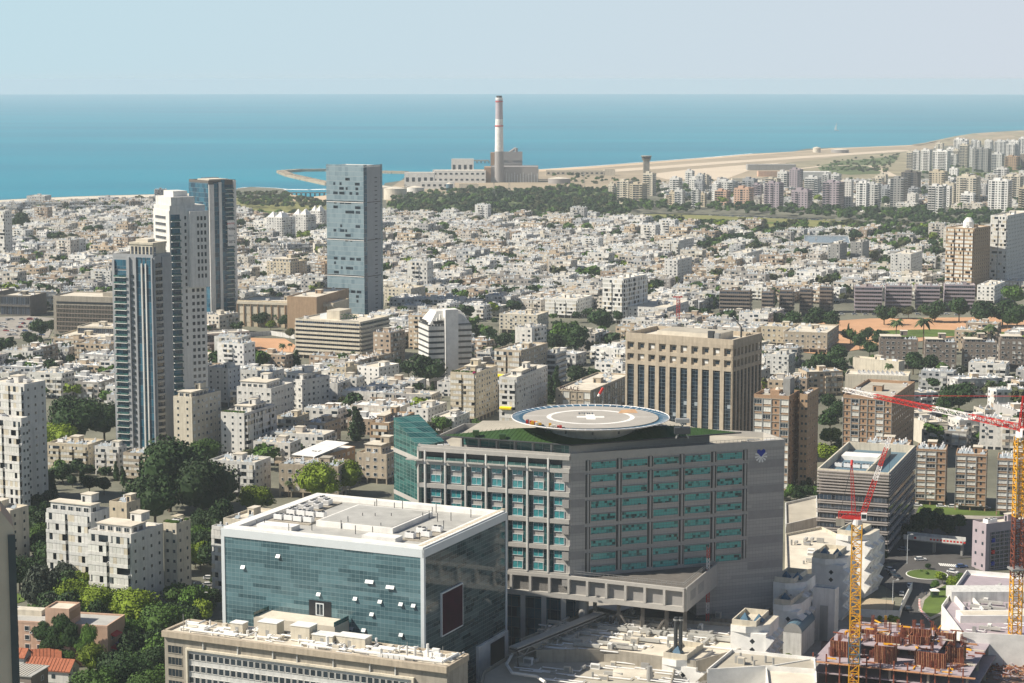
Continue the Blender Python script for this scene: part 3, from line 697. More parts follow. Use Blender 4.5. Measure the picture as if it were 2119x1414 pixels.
# ---------------------------------------------------------------- power station and coast
def boulders(name, px, half, label, zt=3.5):
    P = [G(x, y) for x, y in px]; b = MB(); R = random.Random(3)
    for i in range(len(P) - 1):
        (x0, y0), (x1, y1) = P[i], P[i + 1]; L_ = hypot(x1 - x0, y1 - y0); k = max(1, int(L_ / 5)); F_ = Face(x0, y0, atan2(y1 - y0, x1 - x0)); b.fb(F_, -half, L_ + half, -2, 3.2, -half * 1.3, half * 1.3, 'sanddark')
        for j in range(k):
            for _ in range(4):
                t_ = (j + R.random()) / k; x = x0 + (x1 - x0) * t_ + R.uniform(-half, half); y = y0 + (y1 - y0) * t_ + R.uniform(-half, half); s_ = R.uniform(2.5, 5); h = zt * R.uniform(.5, 1.1)
                b.cyl(x, y, -2, h, s_, 'rock', 5, s_ * .45)
    return tag(b.build(name), label, 'breakwater')
boulders('breakwater', [(583, 357), (600, 364), (640, 373), (682, 382)], 7, 'rocky breakwater arm beside the river mouth, running in front of the harbour')
boulders('breakwater', [(584, 356), (620, 353.5), (680, 353), (760, 356.5), (835, 358)], 7, 'long rocky outer breakwater of the harbour, beyond the blue glass tower')
x0, y0 = G(946, 336); x1, y1 = G(1012, 336); b = MB()
b.box(x0, y0 - 6, 2, x1, y0 + 6, 5, 'concrete')
for i in range(9): b.cyl(x0 + (x1 - x0) * i / 8, y0, -2, 2, 1.5, 'concrete', 6)
tag(b.build('jetty'), 'long pale jetty on piles standing in the sea beside the chimney', 'jetty')
x0, y0 = G(585, 405); x1, y1 = G(690, 405); b = MB(); b.box(x0, y0 - 3, 4, x1, y0 + 3, 5.2, 'darkconc')
for i in range(12): b.box(x0 + (x1 - x0) * i / 11 - 1, y0 - 2, -2, x0 + (x1 - x0) * i / 11 + 1, y0 + 2, 4, 'darkconc')
tag(b.build('footbridge'), 'low dark footbridge on piers across the river mouth sand', 'bridge')
cx, cy = G(1033, 378)
t = thing('power_station_chimney', 'tall tapering white chimney with grey upper shaft and red rings', 'chimney', (cx, cy, 0), lm='power station chimney')
b = MB(); b.cyl(0, 0, 0, 55, 8.2, 'plantgrey', 24, 7.6); b.build('chimney_base', t)
b = MB(); b.cyl(0, 0, 55, 112, 7.6, 'roofwhite', 24, 6.7); b.build('shaft', t)
b = MB(); b.cyl(0, 0, 112, 146, 6.7, 'chimgrey', 24, 6.2); b.build('upper_shaft', t)
b = MB(); b.cyl(0, 0, 99, 101, 7.7, 'red', 24); b.cyl(0, 0, 142, 143.5, 7.0, 'red', 24); b.build('ring', t)
b = MB(); b.cyl(0, 0, 146, 149.5, 6.4, 'redwhite', 24); b.build('crown_band', t)
b = MB()
for i in range(4): b.cyl(3 * cos(i * 1.57), 3 * sin(i * 1.57), 149.5, 153, 2, 'darksteel', 8)
b.build('flue', t)
def simple(name, label, cat, px, pybase, wpx, h, D, m, a=0, z0=0, mr='roofpale', lm=None, group=None, win=0):
    """a plain far building whose front centre stands on pixel (px, pybase)"""
    x, y = G(px, pybase); W = wpx * (y * CT + HC * ST) / F_PX; t = thing(name, label, cat, (x, y, 0), radians(a), group, lm); foot_rect(x - W / 2, y, 0, W, D, 4)
    b = MB(); b.box(-W / 2, 0, z0, W / 2, D, h, m); b.build('wall', t)
    b = MB(); parapet(b, -W / 2 - .05, -.05, W / 2 + .05, D + .05, h, 1, m, .6); b.box(-W / 2 + .6, .6, h + .02, W / 2 - .6, D - .6, h + .2, mr); b.build('roof', t)
    if win:
        F_ = Face(-W / 2, 0, 0)
        for r in range(win):
            k = max(2, int(W / 9))
            for i in range(k): b = MB(); b.fb(F_, W * (i + .25) / k, W * (i + .75) / k, h * (r + .4) / win, h * (r + .7) / win, 0, .15, 'win'); b.build('window', t)
    return t, W
t, W_ = simple('turbine_hall', 'wide plain grey turbine hall in front of the chimney base', 'power station', 1065, 378, 98, 27, 60, 'plantgrey', mr='plantgrey', lm='grey power station hall')
b = MB(); b.box(-W_ / 2 - 12, -2, 0, -W_ / 2, 48, 27, 'brick'); b.build('sunlit_side_block', t)  # warm brick tone paints in the sunlit left face of the grey hall
b = MB()
for i in range(14): b.box(-W_ * .3 + i * 5, -1, 0, -W_ * .3 + i * 5 + .7, 0, 14 + (i % 3) * 2, 'frame')
b.build('pylon_frame', t)
t, W_ = simple('boiler_house', 'tall grey boiler house standing behind the turbine hall', 'power station', 1052, 373.5, 58, 50, 30, 'plantgrey', mr='plantgrey')
b = MB(); b.box(-W_ / 2 - 7, 2, 0, -W_ / 2, 28, 50, 'brick'); b.build('sunlit_side_wall', t)  # sunlight on the left side put into the colour, warmer than the front
b = MB(); b.box(-W_ / 2 + 3, -.8, 28, W_ / 2 - 3, 0, 30, 'stonedark'); b.box(-W_ / 2 + 3, -.8, 36, -3, 0, 37.5, 'stonedark'); b.box(6, -.8, 36, W_ / 2 - 3, 0, 37.5, 'stonedark'); b.build('duct_band', t)
b = MB(); b.tube((2, 10, 50), (14, 10, 58), 2.5, 'plantgrey', 8); b.cyl(14, 10, 50, 58, 3, 'plantgrey', 8); b.build('flue_duct', t)
simple('power_station_block', 'white stepped power station block left of the grey hall', 'industrial building', 950, 379, 110, 21, 40, 'roofwhite', win=2, lm='white power station block')
simple('power_station_block', 'small white upper block rising behind the long white plant building', 'industrial building', 957, 366, 46, 32, 25, 'roofwhite', win=1)
simple('power_station_block', 'white gable-like block at the left end of the power plant', 'industrial building', 868, 388, 62, 24, 30, 'roofwhite', win=1)
simple('power_station_block', 'long low white shed in front of the white power plant block', 'industrial building', 905, 392, 70, 12, 20, 'roofwhite', win=1)
simple('workshop', 'low cream workshop beside the storage tanks', 'industrial building', 970, 392, 40, 8, 14, 'cream')
simple('hangar', 'long low cream store with windows behind the round brown-roofed tank', 'industrial building', 1190, 364, 120, 9, 20, 'cream', win=1)
for (px, py, r, h, m_, lb) in [(818, 413, 24, 17, 'roofpale', 'large cream storage tank nearest the blue glass tower'), (790, 407, 22, 15, 'roofpale', 'cream storage tank half hidden behind the blue glass tower'), (860, 405, 18, 13, 'white', 'pale storage tank beside the largest cream tank'),
                               (930, 396, 7, 12, 'bluesteel', 'small blue tank below the white power plant'), (1157, 380, 23, 9, 'plantgrey', 'wide low brown-roofed tank right of the power station'), (1690, 316, 8, 12, 'roofpale', 'small round tank at the edge of the sea by the runway'), (1738, 316.5, 18, 8, 'plantgrey', 'low wide tank on the shore beyond the runway')]:
    x, y = G(px, py); rr = r * (y * CT + HC * ST) / F_PX; t = thing('storage_tank', lb, 'storage tank', (x, y, 0), group='round storage tanks on the coast')
    b = MB(); b.cyl(0, 0, 0, h, rr, m_, 28); b.build('shell', t); b = MB(); b.cyl(0, 0, h, h + 2.5, rr * 1.01, 'roofpale', 28, rr * .1); b.build('roof', t)
    FOOT.append((x, y, 0, 0, 0, rr + 5))
for i, (px, py, h) in enumerate([(1022, 416, 36), (1054, 414, 42), (1208, 392, 30), (838, 420, 28)]):
    x, y = G(px, py); b = MB()
    for sx in (-1, 1):
        for sy in (-1, 1): b.tube((sx * 2, sy * 2, 0), (sx * .4, sy * .4, h), .25, 'steel', 4)
    for k in range(6): z = h * k / 6; q = 2 - 1.6 * k / 6; b.tube((-q, -q, z), (q, -q, z + h / 8), .15, 'steel', 4); b.tube((q, -q, z), (-q, -q, z + h / 8), .15, 'steel', 4)
    b.box(-4, -.2, h * .8, 4, .2, h * .82, 'steel'); b.box(-3, -.2, h * .92, 3, .2, h * .94, 'steel')
    o = b.build('power_pylon', loc=(x, y, 0)); tag(o, ['steel lattice pylon in front of the grey turbine hall', 'tallest steel lattice pylon beside the palms below the turbine hall', 'lattice pylon by the round brown tank', 'lattice pylon just right of the blue glass tower'][i], 'pylon', 'steel pylons near the power station')
# airport tower, hangars, sailboat
x, y = G(1337, 396); t = thing('control_tower', 'tall square control tower with dark overhanging cabin by the airfield', 'control tower', (x, y, 0), lm='airport control tower')
b = MB(); b.box(-5, -5, 0, 5, 5, 50, 'concrete'); b.build('shaft', t); b = MB(); b.cyl(0, 0, 50, 53, 6, 'concrete', 8, 8); b.build('deck', t); b = MB(); b.cyl(0, 0, 53, 57, 7, 'win', 8, 8.5); b.build('cabin', t); b = MB(); b.cyl(0, 0, 57, 58, 9, 'roofgrey', 8); b.build('roof', t)
FOOT.append((x, y, 0, 0, 0, 12))
simple('hangar', 'long dark-fronted aircraft hangar with a flat pale roof beside the runway', 'hangar', 1597, 353, 100, 11, 30, 'grey', mr='roofwhite', lm='long dark hangar')
simple('hangar', 'white flat-roofed warehouse right of the long dark hangar', 'warehouse', 1690, 372, 60, 13, 40, 'white', mr='roofwhite')
simple('hangar', 'cream box hangar left of the control tower', 'hangar', 1262, 364, 22, 11, 18, 'cream', mr='roofpale')
simple('terminal_building', 'low reddish terminal sheds in front of the long dark hangar', 'terminal', 1600, 366, 62, 9, 20, 'pink', mr='roofpale')
simple('terminal_building', 'long low cream sheds behind the purple-grey towers', 'terminal', 1560, 380, 90, 8, 14, 'cream', mr='roofwhite')
x, y = G(1731, 270); t = thing('sailboat', 'small white sailboat alone on the sea', 'sailboat', (x, y, -1.6), lm='sailboat')
b = MB(); b.hexa([(-7, -2, 0), (7, -1, 0), (7, 1, 0), (-7, 2, 0), (-9, -3, 3), (10, -.5, 3), (10, .5, 3), (-9, 3, 3)], 'roofwhite'); b.build('hull', t)
b = MB(); b.cyl(0, 0, 3, 30, .3, 'steel', 6); b.build('mast', t); b = MB(); b.prism([(0, 0), (-8, .6), (-8, .8), (0, .3)], 5, 6, 'roofwhite'); b.poly([(0, .2, 6), (-8, .6, 6), (0, .2, 29)], 'roofwhite'); b.poly([(0, 0, 6), (0, 0, 29), (-8, .4, 6)], 'roofwhite'); b.build('sail', t)
# ---------------------------------------------------------------- hospital
hB = G(1180, 945, 65); hA = G(865, 925, 65); hC = G(1624, 915, 65); HZ = 65.
t = thing('hospital_building', 'large grey stone hospital block with teal glass window bands under a round helipad', 'hospital', (hB[0], hB[1], 0), lm='grey hospital block')
def loc(p): return (p[0] - hB[0], p[1] - hB[1])
A_, C_ = loc(hA), loc(hC); aL = atan2(-A_[1], -A_[0]); aR = atan2(C_[1], C_[0]); WL = hypot(*A_); WR = hypot(*C_)
FL = Face(A_[0], A_[1], aL); FR = Face(0, 0, aR)
bk = 42
backA = (A_[0] - bk * sin(aL) * 1, A_[1] + bk * cos(aL)); backC = (C_[0] - bk * sin(aR) * .35, C_[1] + bk * cos(aR) * .35); mid = (8, 62)
mid = (6, 58)
body = [A_, (0, 0), C_, backC, mid, backA]
b = MB(); b.prism(body, 20.5, HZ - 1, 'stonegrid', 'roofgrey'); b.build('wall', t)
b = MB()
for i in range(len(body)):
    p, q = body[i], body[(i + 1) % len(body)]; F_ = Face(p[0], p[1], atan2(q[1] - p[1], q[0] - p[0])); b.fb(F_, 0, hypot(q[0] - p[0], q[1] - p[1]), HZ - 1.3, HZ + .9, -.35, .25 if i < 2 else 0.05, 'stone')
b.build('parapet', t)
hw = Wins(t, 90)
# left wing
NP = 7; p0 = 2.7; pit = (WL - 2.8 - p0) / 6.6
rowsL = [59.4, 55.3, 50.6, 46.4, 42.1, 38.0, 33.6, 29.4]
b = MB(); b.fb(FL, .6, WL - 2.6, 61.0, 64.0, 0, .06, 'dark'); b.build('loggia', t)
for k in range(NP):
    u = p0 + k * pit
    b = MB(); b.fb(FL, u - .25, u + .25, 27.6, 64.2, .06, 1.2, 'white'); b.build('pier', t)
    b = MB(); b.fb(FL, u - 1.55, u - .35, 27.6, 60.2, .05, .12, 'gl_strip'); b.fb(FL, u + .35, min(WL - 2.7, u + 1.55), 27.6, 60.2, .05, .12, 'gl_strip'); b.build('glass_strip', t)
    b = MB(); b.fb(FL, u + .5, min(WL - 2.8, u + pit - .5), 61.2, 62.2, .9, 1.0, 'gl_stair'); b.build('balustrade', t)
    if u + pit < WL:
        for z in rowsL:
            hw.add(FL, u + pit / 2 - 1.6, z - 1.2, 3.2, 2.2, 'winteal', 'frame', .15)
for z in (60.5, 52.9, 44.3, 35.8, 27.0):
    b = MB(); b.fb(FL, 0, WL + .0, z - .75, z + .65, .05, 1.0, 'stone'); b.build('band', t)
b = MB(); b.fb(FL, 0, WL, 63.9, 65.2, .0, 1.0, 'stone'); b.build('band', t)
b = MB()
for i in range(7): b.fb(FL, p0 + i * pit - pit + .6, p0 + i * pit - .6, 60.9, 61.3, .05, 1.8, 'stone')
b.build('balcony_floor', t)
# right wing: five bays of wide window bands between twin slots
bays = [(7.2, 15.6), (17.9, 26.4), (28.7, 37.4), (39.7, 48.6), (51, 60)]
sl_ = [(5.2, 6.8), (15.8, 17.6), (26.6, 28.4), (37.7, 39.4), (48.9, 50.7), (60.3, 61.9)]
kR = WR / 75.4; rz = [62.6 - 4.18 * i for i in range(9)]
for (u0, u1) in bays:
    for i, z in enumerate(rz):
        b = MB(); b.fb(FR, u0 * kR, u1 * kR, z - 2.0, z + .1, -.05, .06, 'gl_teal'); b.fb(FR, u0 * kR, u1 * kR, z + .1, z + .3, -.05, .35, 'stonedark'); b.fb(FR, u0 * kR, u1 * kR, z - 2.25, z - 2.0, -.05, .3, 'stone'); b.build('window_band', t)
for (u0, u1) in sl_:
    for (za, zb) in [(60.0, 63.4), (51.6, 58.9), (43.2, 50.5), (34.9, 42.1), (27.5, 33.7)]:
        b = MB(); c_ = (u0 + u1) / 2 * kR; b.fb(FR, u0 * kR, c_ - .35, za, zb, -.05, .05, 'dark'); b.fb(FR, c_ + .35, u1 * kR, za, zb, -.05, .05, 'dark'); b.fb(FR, c_ - .25, c_ + .25, za, zb, .0, .5, 'stone'); b.build('window_slot', t)
for i in range(9):
    b = MB(); b.fb(FR, .0, WR, 57.4 - i * 4.18 * 1., 58.6 - i * 4.18 * 1., -.02, .03, 'stonedark')
    if i % 2 == 0 and 57.4 - i * 4.18 > 22:
        for ua, ub in ((62.5 * kR, WR - .1), (.1, 5.0 * kR)): b = MB(); b.fb(FR, ua, ub, 57.0 - i * 4.18, 59.6 - i * 4.18, -.02, .04, 'stonedark'); b.build('stone_band', t)
        b = MB(); b.fb(FL, WL - 2.3, WL - .1, 57.0 - i * 4.18, 59.6 - i * 4.18, -.02, 1.04, 'stonedark'); b.build('stone_band', t)
low_ = [FR.p(44, 0), C_, backC, FR.p(44, -26)]
b = MB(); b.prism(low_, 0, 20.49, 'stonegrid'); b.build('lower_wall', t)
# emblem: blue upturned heart above crossed white rays
g = thing('wall_emblem', 'blue and white star-like emblem high on the blank hospital wall', 'emblem', (0, 0, 0)); ex, ey = FR.p(WR * .886, .08)
g.location = (hB[0] + ex, hB[1] + ey, 61); g.rotation_euler = (0, 0, aR); b = MB()
for k in range(8):
    a = radians(-90 + (k - 3.5) * 32); c, s_ = cos(a), sin(a)
    b.hexa([(.2 * c - .16 * s_, -.05, .2 * s_ + .16 * c), (.2 * c + .16 * s_, -.05, .2 * s_ - .16 * c), (.2 * c + .16 * s_, 0, .2 * s_ - .16 * c), (.2 * c - .16 * s_, 0, .2 * s_ + .16 * c),
            (2.2 * c - .32 * s_, -.05, 2.2 * s_ + .32 * c), (2.2 * c + .32 * s_, -.05, 2.2 * s_ - .32 * c), (2.2 * c + .32 * s_, 0, 2.2 * s_ - .32 * c), (2.2 * c - .32 * s_, 0, 2.2 * s_ + .32 * c)], 'roofwhite')
b.build('rays', g)
b = MB(); hp = [(0, -.3), (1.5, 1.2), (1.4, 1.9), (.8, 2.2), (0, 1.7), (-.8, 2.2), (-1.4, 1.9), (-1.5, 1.2)]
b.poly([(x, -.12, z) for x, z in hp], 'blue'); b.poly([(x, 0, z) for x, z in hp][::-1], 'blue')
for i in range(8): (x0, z0), (x1, z1) = hp[i], hp[(i + 1) % 8]; b.poly([(x0, 0, z0), (x1, 0, z1), (x1, -.12, z1), (x0, -.12, z0)], 'blue')
b.build('heart', g)
hw.done()
# podium under the left wing and out to the terrace corner
P1 = loc(G(1418, 1217, 27)); P2 = loc(G(1482, 1165, 27)); aP = atan2(P1[1], P1[0])
FP = Face(0, 0, aP); LP = hypot(*P1)
FP0 = FL; pod = [(A_[0], A_[1]), (0, 0), P1, P2, (40, 45), backA]
b = MB(); b.prism(pod, 20.5, 26.2, 'stonedark', 'darkconc'); b.build('podium', t)
b = MB()
for F_, Ln, u_ in ((FL, WL, 0), (FP, LP, 0)):
    b.fb(F_, 0, Ln, 26.0, 27.0, 0, 1.2, 'stone'); b.fb(F_, 0, Ln, 19.6, 21.2, -.5, 1.2, 'stone')
F2 = Face(P1[0], P1[1], atan2(P2[1] - P1[1], P2[0] - P1[0])); L2 = hypot(P2[0] - P1[0], P2[1] - P1[1]); b.fb(F2, 0, L2, 19.6, 27.0, 0, .5, 'stone'); b.build('podium_edge', t)
for F_, Ln in ((FL, WL), (FP, LP)):
    k = round(Ln / 6.6)
    for i in range(k + 1):
        b = MB(); u = Ln * i / k; b.fb(F_, max(0, u - .4), min(Ln, u + .4), 21.2, 26, 0, 1.3, 'stone'); b.build('podium_pier', t)
b = MB()
for i in range(2): b.fb(F2, 4 + i * 9, 10 + i * 9, 22, 25, .5, .56, 'grey')
b.build('wall_panel', t)
b = MB()   # terrace rail
for F_, Ln in ((FP, LP), (F2, L2)):
    k = int(Ln / 1.6)
    for i in range(k + 1): x, y = F_.p(Ln * i / k, -.8); b.tube((x, y, 27), (x, y, 28.4), .06, 'steel', 4)
    for z in (27.7, 28.4): p, q = F_.p(0, -.8), F_.p(Ln, -.8); b.tube((*p, z), (*q, z), .05, 'steel', 4)
b.build('terrace_rail', t)
b = MB()   # columns of the open ground storeys
for u in [WL - 15.5, WL - 8.5, WL - 2]:
    x, y = FL.p(u, .3); b = MB(); b.box(x - .8, y - .8, 0, x + .8, y + .8, 20, 'stone'); b.build('column', t)
b = MB(); b.prism([FL.p(0, -6), FL.p(WL, -6), (6, 20), (-40, 34)], 0, 20.4, 'gl_dark', 'darkconc'); b.build('atrium_glass', t)
b = MB(); x, y = FL.p(WL + 4, -2); b.cyl(x, y, 0, 20, 1.6, 'stone', 14); x, y = FL.p(WL - .5, 3); b.build('round_column', t)
for u in (8, 16, 24, 32, 38):
    x, y = FP.p(u, -1.5); b = MB(); b.box(x - .6, y - .6, 0, x + .6, y + .6, 19.6, 'darkconc'); b.build('column', t)
for (u0, u1, za, zb) in [(8, 16, 4, 17), (16, 24, 17, 4), (24, 32, 4, 17)]:
    p, q = FP.p(u0, -1.5), FP.p(u1, -1.5); b = MB(); b.tube((*p, za), (*q, zb), .5, 'darkconc', 6); b.build('brace', t)
b = MB(); b.prism([FL.p(WL + 3, -14), P1, P2, (38, 40)], 0, 10, 'darkconc'); b.build('under_hall', t)
# stair tower of green glass with a slanting top
s0 = loc(G(815, 905, 65)); s1 = loc(G(866, 926, 65)); aS = atan2(s1[1] - s0[1], s1[0] - s0[0]); WS = hypot(s1[0] - s0[0], s1[1] - s0[1]); FS = Face(s0[0], s0[1], aS)
q0, q1 = FS.p(0, -9), FS.p(WS, -9); hl_ = 71.5; hr_ = 65.2
b = MB(); b.hexa([(*s0, 0), (*s1, 0), (*q1, 0), (*q0, 0), (*s0, hl_), (*s1, hr_), (*q1, hr_ + 1.2), (*q0, hl_ + .5)], 'gl_stair'); b.build('stair_tower', t)
for z in (61, 47, 33, 19): b = MB(); b.fb(FS, -.1, WS + .1, z - .8, z + .6, -.02, .15, 'stone'); b.build('tower_band', t)
b = MB(); b.fb(FS, WS - .8, WS + .3, 0, 64.5, -.1, .2, 'stone'); b.build('tower_edge', t)
FOOT.append((hA[0] - 10, hA[1], aL, WL + 12, 58, 5)); FOOT.append((hB[0], hB[1], aR, WR + 2, 50, 5))
# upper storey and green roof
e = [loc(G(903, 901, 69)), loc(G(1110, 915, 69)), loc(G(1184, 921, 69)), loc(G(1534, 895, 69))]
pen = [(-34, 17), (-1, 6), (2, 6), (56, 27), (40, 42), (6, 50), (-26, 46)]
pen = [(e[0][0] + 8, e[0][1] + 4), (e[2][0] - .5, e[2][1] + 2.2), (e[2][0] + 2.5, e[2][1] + 3), (e[3][0] - 10, e[3][1] + 2), (34, 44), (-28, 44)]
b = MB(); b.prism(pen, 64.2, 69.0, 'stonedark', 'roofgrey'); b.build('upper_storey', t)
Fq = Face(pen[0][0], pen[0][1], atan2(pen[1][1] - pen[0][1], pen[1][0] - pen[0][0])); Lq = hypot(pen[1][0] - pen[0][0], pen[1][1] - pen[0][1])
for i in range(6):
    b = MB(); b.fb(Fq, Lq * i / 6 + .6, Lq * (i + 1) / 6 - .5, 65.4, 68.6, 0, .08, 'gl_stair'); b.build('upper_window', t); b = MB(); b.fb(Fq, Lq * i / 6 - .3, Lq * i / 6 + .3, 64.4, 69, 0, .5, 'stone'); b.build('upper_pier', t)
ap1, ap2 = loc(G(1075, 886, 71.5)), loc(G(1400, 881, 71.5)); bk1, bk2 = (ap1[0] - 4, ap1[1] + 10), (ap2[0] + 2, ap2[1] + 10)
b = MB(); E0 = (*e[0], 68.9); E2 = (*e[2], 68.9); E3 = (*e[3], 68.9); Q1 = (*ap1, 71.5); Q2 = (*ap2, 71.5); B1 = (*bk1, 69); B2 = (*bk2, 69)
b.poly([E0, E2, Q1], 'green_metal'); b.poly([E2, Q2, Q1], 'green_metal'); b.poly([E2, E3, Q2], 'green_metal'); b.poly([E3, B2, Q2], 'green_metal'); b.poly([Q1, Q2, B2, B1], 'green_metal'); b.poly([E0, Q1, B1], 'green_metal')
b.poly([(x, y, z - .25) for x, y, z in (E0, B1, B2, E3, E2)], 'darkconc'); b.build('green_roof', t)
def ribs(P, Q, Tp, n):   # seams of the metal roof
    m = MB()
    for i in range(1, n):
        s_ = i / n; a0 = [P[k] + (Q[k] - P[k]) * s_ for k in range(3)]; m.tube((a0[0], a0[1], a0[2] + .06), (a0[0] + (Tp[0] - a0[0]) * .85, a0[1] + (Tp[1] - a0[1]) * .85, a0[2] + (Tp[2] - a0[2]) * .85 + .06), .05, 'green_metal', 4)
    m.build('roof_seam', t)
b = MB()
for P, Q in ((E0, E2), (E2, E3)): b.tube(P, Q, .25, 'darksteel', 6)
b.build('gutter', t)
for P, Q, dx, dy, n in ((E0, E2, 12, 26, 34), (E2, E3, 4, 26, 46)):
    m = MB(); 
    for i in range(1, n):
        s_ = i / n; x, y = P[0] + (Q[0] - P[0]) * s_, P[1] + (Q[1] - P[1]) * s_
        # follow the roof plane (E,E,Q1/Q2)
        T3 = Q1 if P is E0 else Q2; u1 = np.array(Q) - np.array(P); u2 = np.array(T3) - np.array(P); nn = np.cross(u1, u2); nn /= nn[2]
        nx, ny = nn[0], nn[1]; g_ = hypot(nx, ny); ln_ = 9 * min(1, 2.2 * min(s_, 1 - s_)); gx, gy = -nx / g_, -ny / g_
        m.tube((x, y, P[2] + .05), (x + gx * ln_, y + gy * ln_, P[2] + .05 + g_ * ln_), .06, 'green_metal', 4)
    m.build('roof_seam', t)
for (px, py, z) in [(1136, 893, 71), (985, 893, 71), (1040, 900, 70.5)]:
    x, y = loc(G(px, py, z)); b = MB(); b.box(x - 1, y - 1, z - 1.2, x + 1, y + 1, z + .3, 'green_metal'); b.build('roof_vent', t)
# helipad
hx, hy = G(1222, 863, 74.5)
hp_ = thing('helipad', 'round pale rooftop helipad with a white cross and ring, blue netting around its rim', 'helipad', (hx, hy, 74.5), lm='round helipad'); rP = 163 * (hy * CT + (HC - 74.5) * ST) / F_PX
ri = rP * .86
b = MB(); b.cyl(0, 0, -1.2, 0, ri, 'padgrey', 72); b.build('deck', hp_)
b = MB(); b.cyl(0, 0, -8.0, -2.4, rP * .50, 'grey', 48, rP * .60); b.cyl(0, 0, -2.4, -1.25, rP * .60, 'grey', 48, rP * .80); b.build('bowl', hp_)
def ring(r0, r1, z, m, n=72, a0=0, a1=2 * pi):
    b = MB()
    for i in range(n):
        a, c = a0 + (a1 - a0) * i / n, a0 + (a1 - a0) * (i + 1) / n; b.poly([(r0 * cos(a), r0 * sin(a), z), (r1 * cos(a), r1 * sin(a), z), (r1 * cos(c), r1 * sin(c), z), (r0 * cos(c), r0 * sin(c), z)], m)
    return b
ring(rP * .50, rP * .56, .012, 'roofwhite').build('painted_ring', hp_)
b = MB(); sx_ = rP * .175; b.box(-sx_, -sx_ * .35, .008, sx_, sx_ * .35, .016, 'roofwhite'); b.box(-sx_ * .33, sx_ * .352, .008, sx_ * .33, sx_ * 1.15, .016, 'roofwhite'); b.box(-sx_ * .33, -sx_ * 1.15, .008, sx_ * .33, -sx_ * .352, .016, 'roofwhite'); b.build('cross', hp_)
b = MB(); b.box(rP * .56, -.15, .006, ri - .3, .15, .014, 'roofwhite'); b.box(-ri + .3, 2, .006, -rP * .56, 2.3, .014, 'roofwhite'); b.build('painted_line', hp_)
b = MB(); b.poly([(rP * .36, rP * .28, .02), (rP * .62, rP * .30, .02), (rP * .60, rP * .62, .02), (rP * .42, rP * .55, .02)], 'padorange'); b.build('orange_patch', hp_)
cu = bpy.data.curves.new('letters', 'FONT')
b = MB()   # three dark capital letters painted on the pad, as boxes
def stroke(x0, y0, x1, y1, w_=.35):
    d = hypot(x1 - x0, y1 - y0); nx, ny = -(y1 - y0) / d * w_ / 2, (x1 - x0) / d * w_ / 2
    b.poly([(x0 - nx, y0 - ny, .03), (x1 - nx, y1 - ny, .03), (x1 + nx, y1 + ny, .03), (x0 + nx, y0 + ny, .03)][::1], 'dark')
ox, oy, hh = -rP * .135, rP * .20, 3.6
for L_, segs in ((0, [(0, 0, 0, 1), (0, 1, .8, 1), (0, .5, .8, .5), (.8, .5, .8, 1)]), (1.25, [(0, 0, 0, 1), (.8, 0, .8, 1), (0, 1, .8, 1)]), (2.5, [(0, 0, 0, 1), (.8, 0, .8, 1), (0, .5, .8, .5)])):
    for x0, y0, x1, y1 in segs: stroke(ox + (L_ + x0) * 1.3, oy + y0 * hh, ox + (L_ + x1) * 1.3, oy + y1 * hh)
b.build('lettering', hp_)
bpy.data.curves.remove(cu)
for i in range(60):
    a = 2 * pi * i / 60; c = a + 2 * pi / 60 * .86
    b = MB(); b.poly([(ri * cos(a), ri * sin(a), -.25), (rP * cos(a), rP * sin(a), .05), (rP * cos(c), rP * sin(c), .05), (ri * cos(c), ri * sin(c), -.25)], 'netblue'); b.tube((ri * cos(a), ri * sin(a), -.5), (rP * cos(a), rP * sin(a), .0), .24, 'frame', 4); b.build('safety_net', hp_)
b = MB()
for i in range(72):
    a, c = 2 * pi * i / 72, 2 * pi * (i + 1) / 72; b.tube((rP * cos(a), rP * sin(a), .05), (rP * cos(c), rP * sin(c), .05), .16, 'redwhite', 5)
b.build('rim', hp_)
for i in range(24):
    a = 2 * pi * i / 24; x, y = rP * .66 * cos(a), rP * .66 * sin(a); b = MB(); b.box(x - .3, y - .3, -3, x + .3, y + .3, -1.25, 'darksteel'); b.build('bracket', hp_) if i % 2 == 0 else None
b = MB(); R_ = random.Random(4)
for k in range(26): 
    a = radians(R_.uniform(208, 245)); r_ = rP * R_.uniform(.88, .99); x, y = r_ * cos(a), r_ * sin(a); b.box(x - .4, y - .4, .0, x + .4, y + .4, R_.uniform(.5, 1.3), R_.choice(['yellow', 'red', 'roofpale', 'steel']))
b.build('rim_equipment', hp_)
wx, wy = rP * .52 * cos(radians(68)), rP * .9 * sin(radians(68)); t_ = thing('windsock', 'small red and white windsock at the back rim of the helipad', 'windsock', (hx + wx, hy + wy, 74.5))
b = MB(); b.cyl(0, 0, -.2, 6.5, .12, 'steel', 6); b.build('pole', t_); b = MB(); b.tube((0, 0, 6.3), (-1.2, 0, 4.2), .45, 'red', 8); b.tube((-1.2, 0, 4.2), (-1.6, 0, 3.4), .4, 'redwhite', 8); b.build('sock', t_)
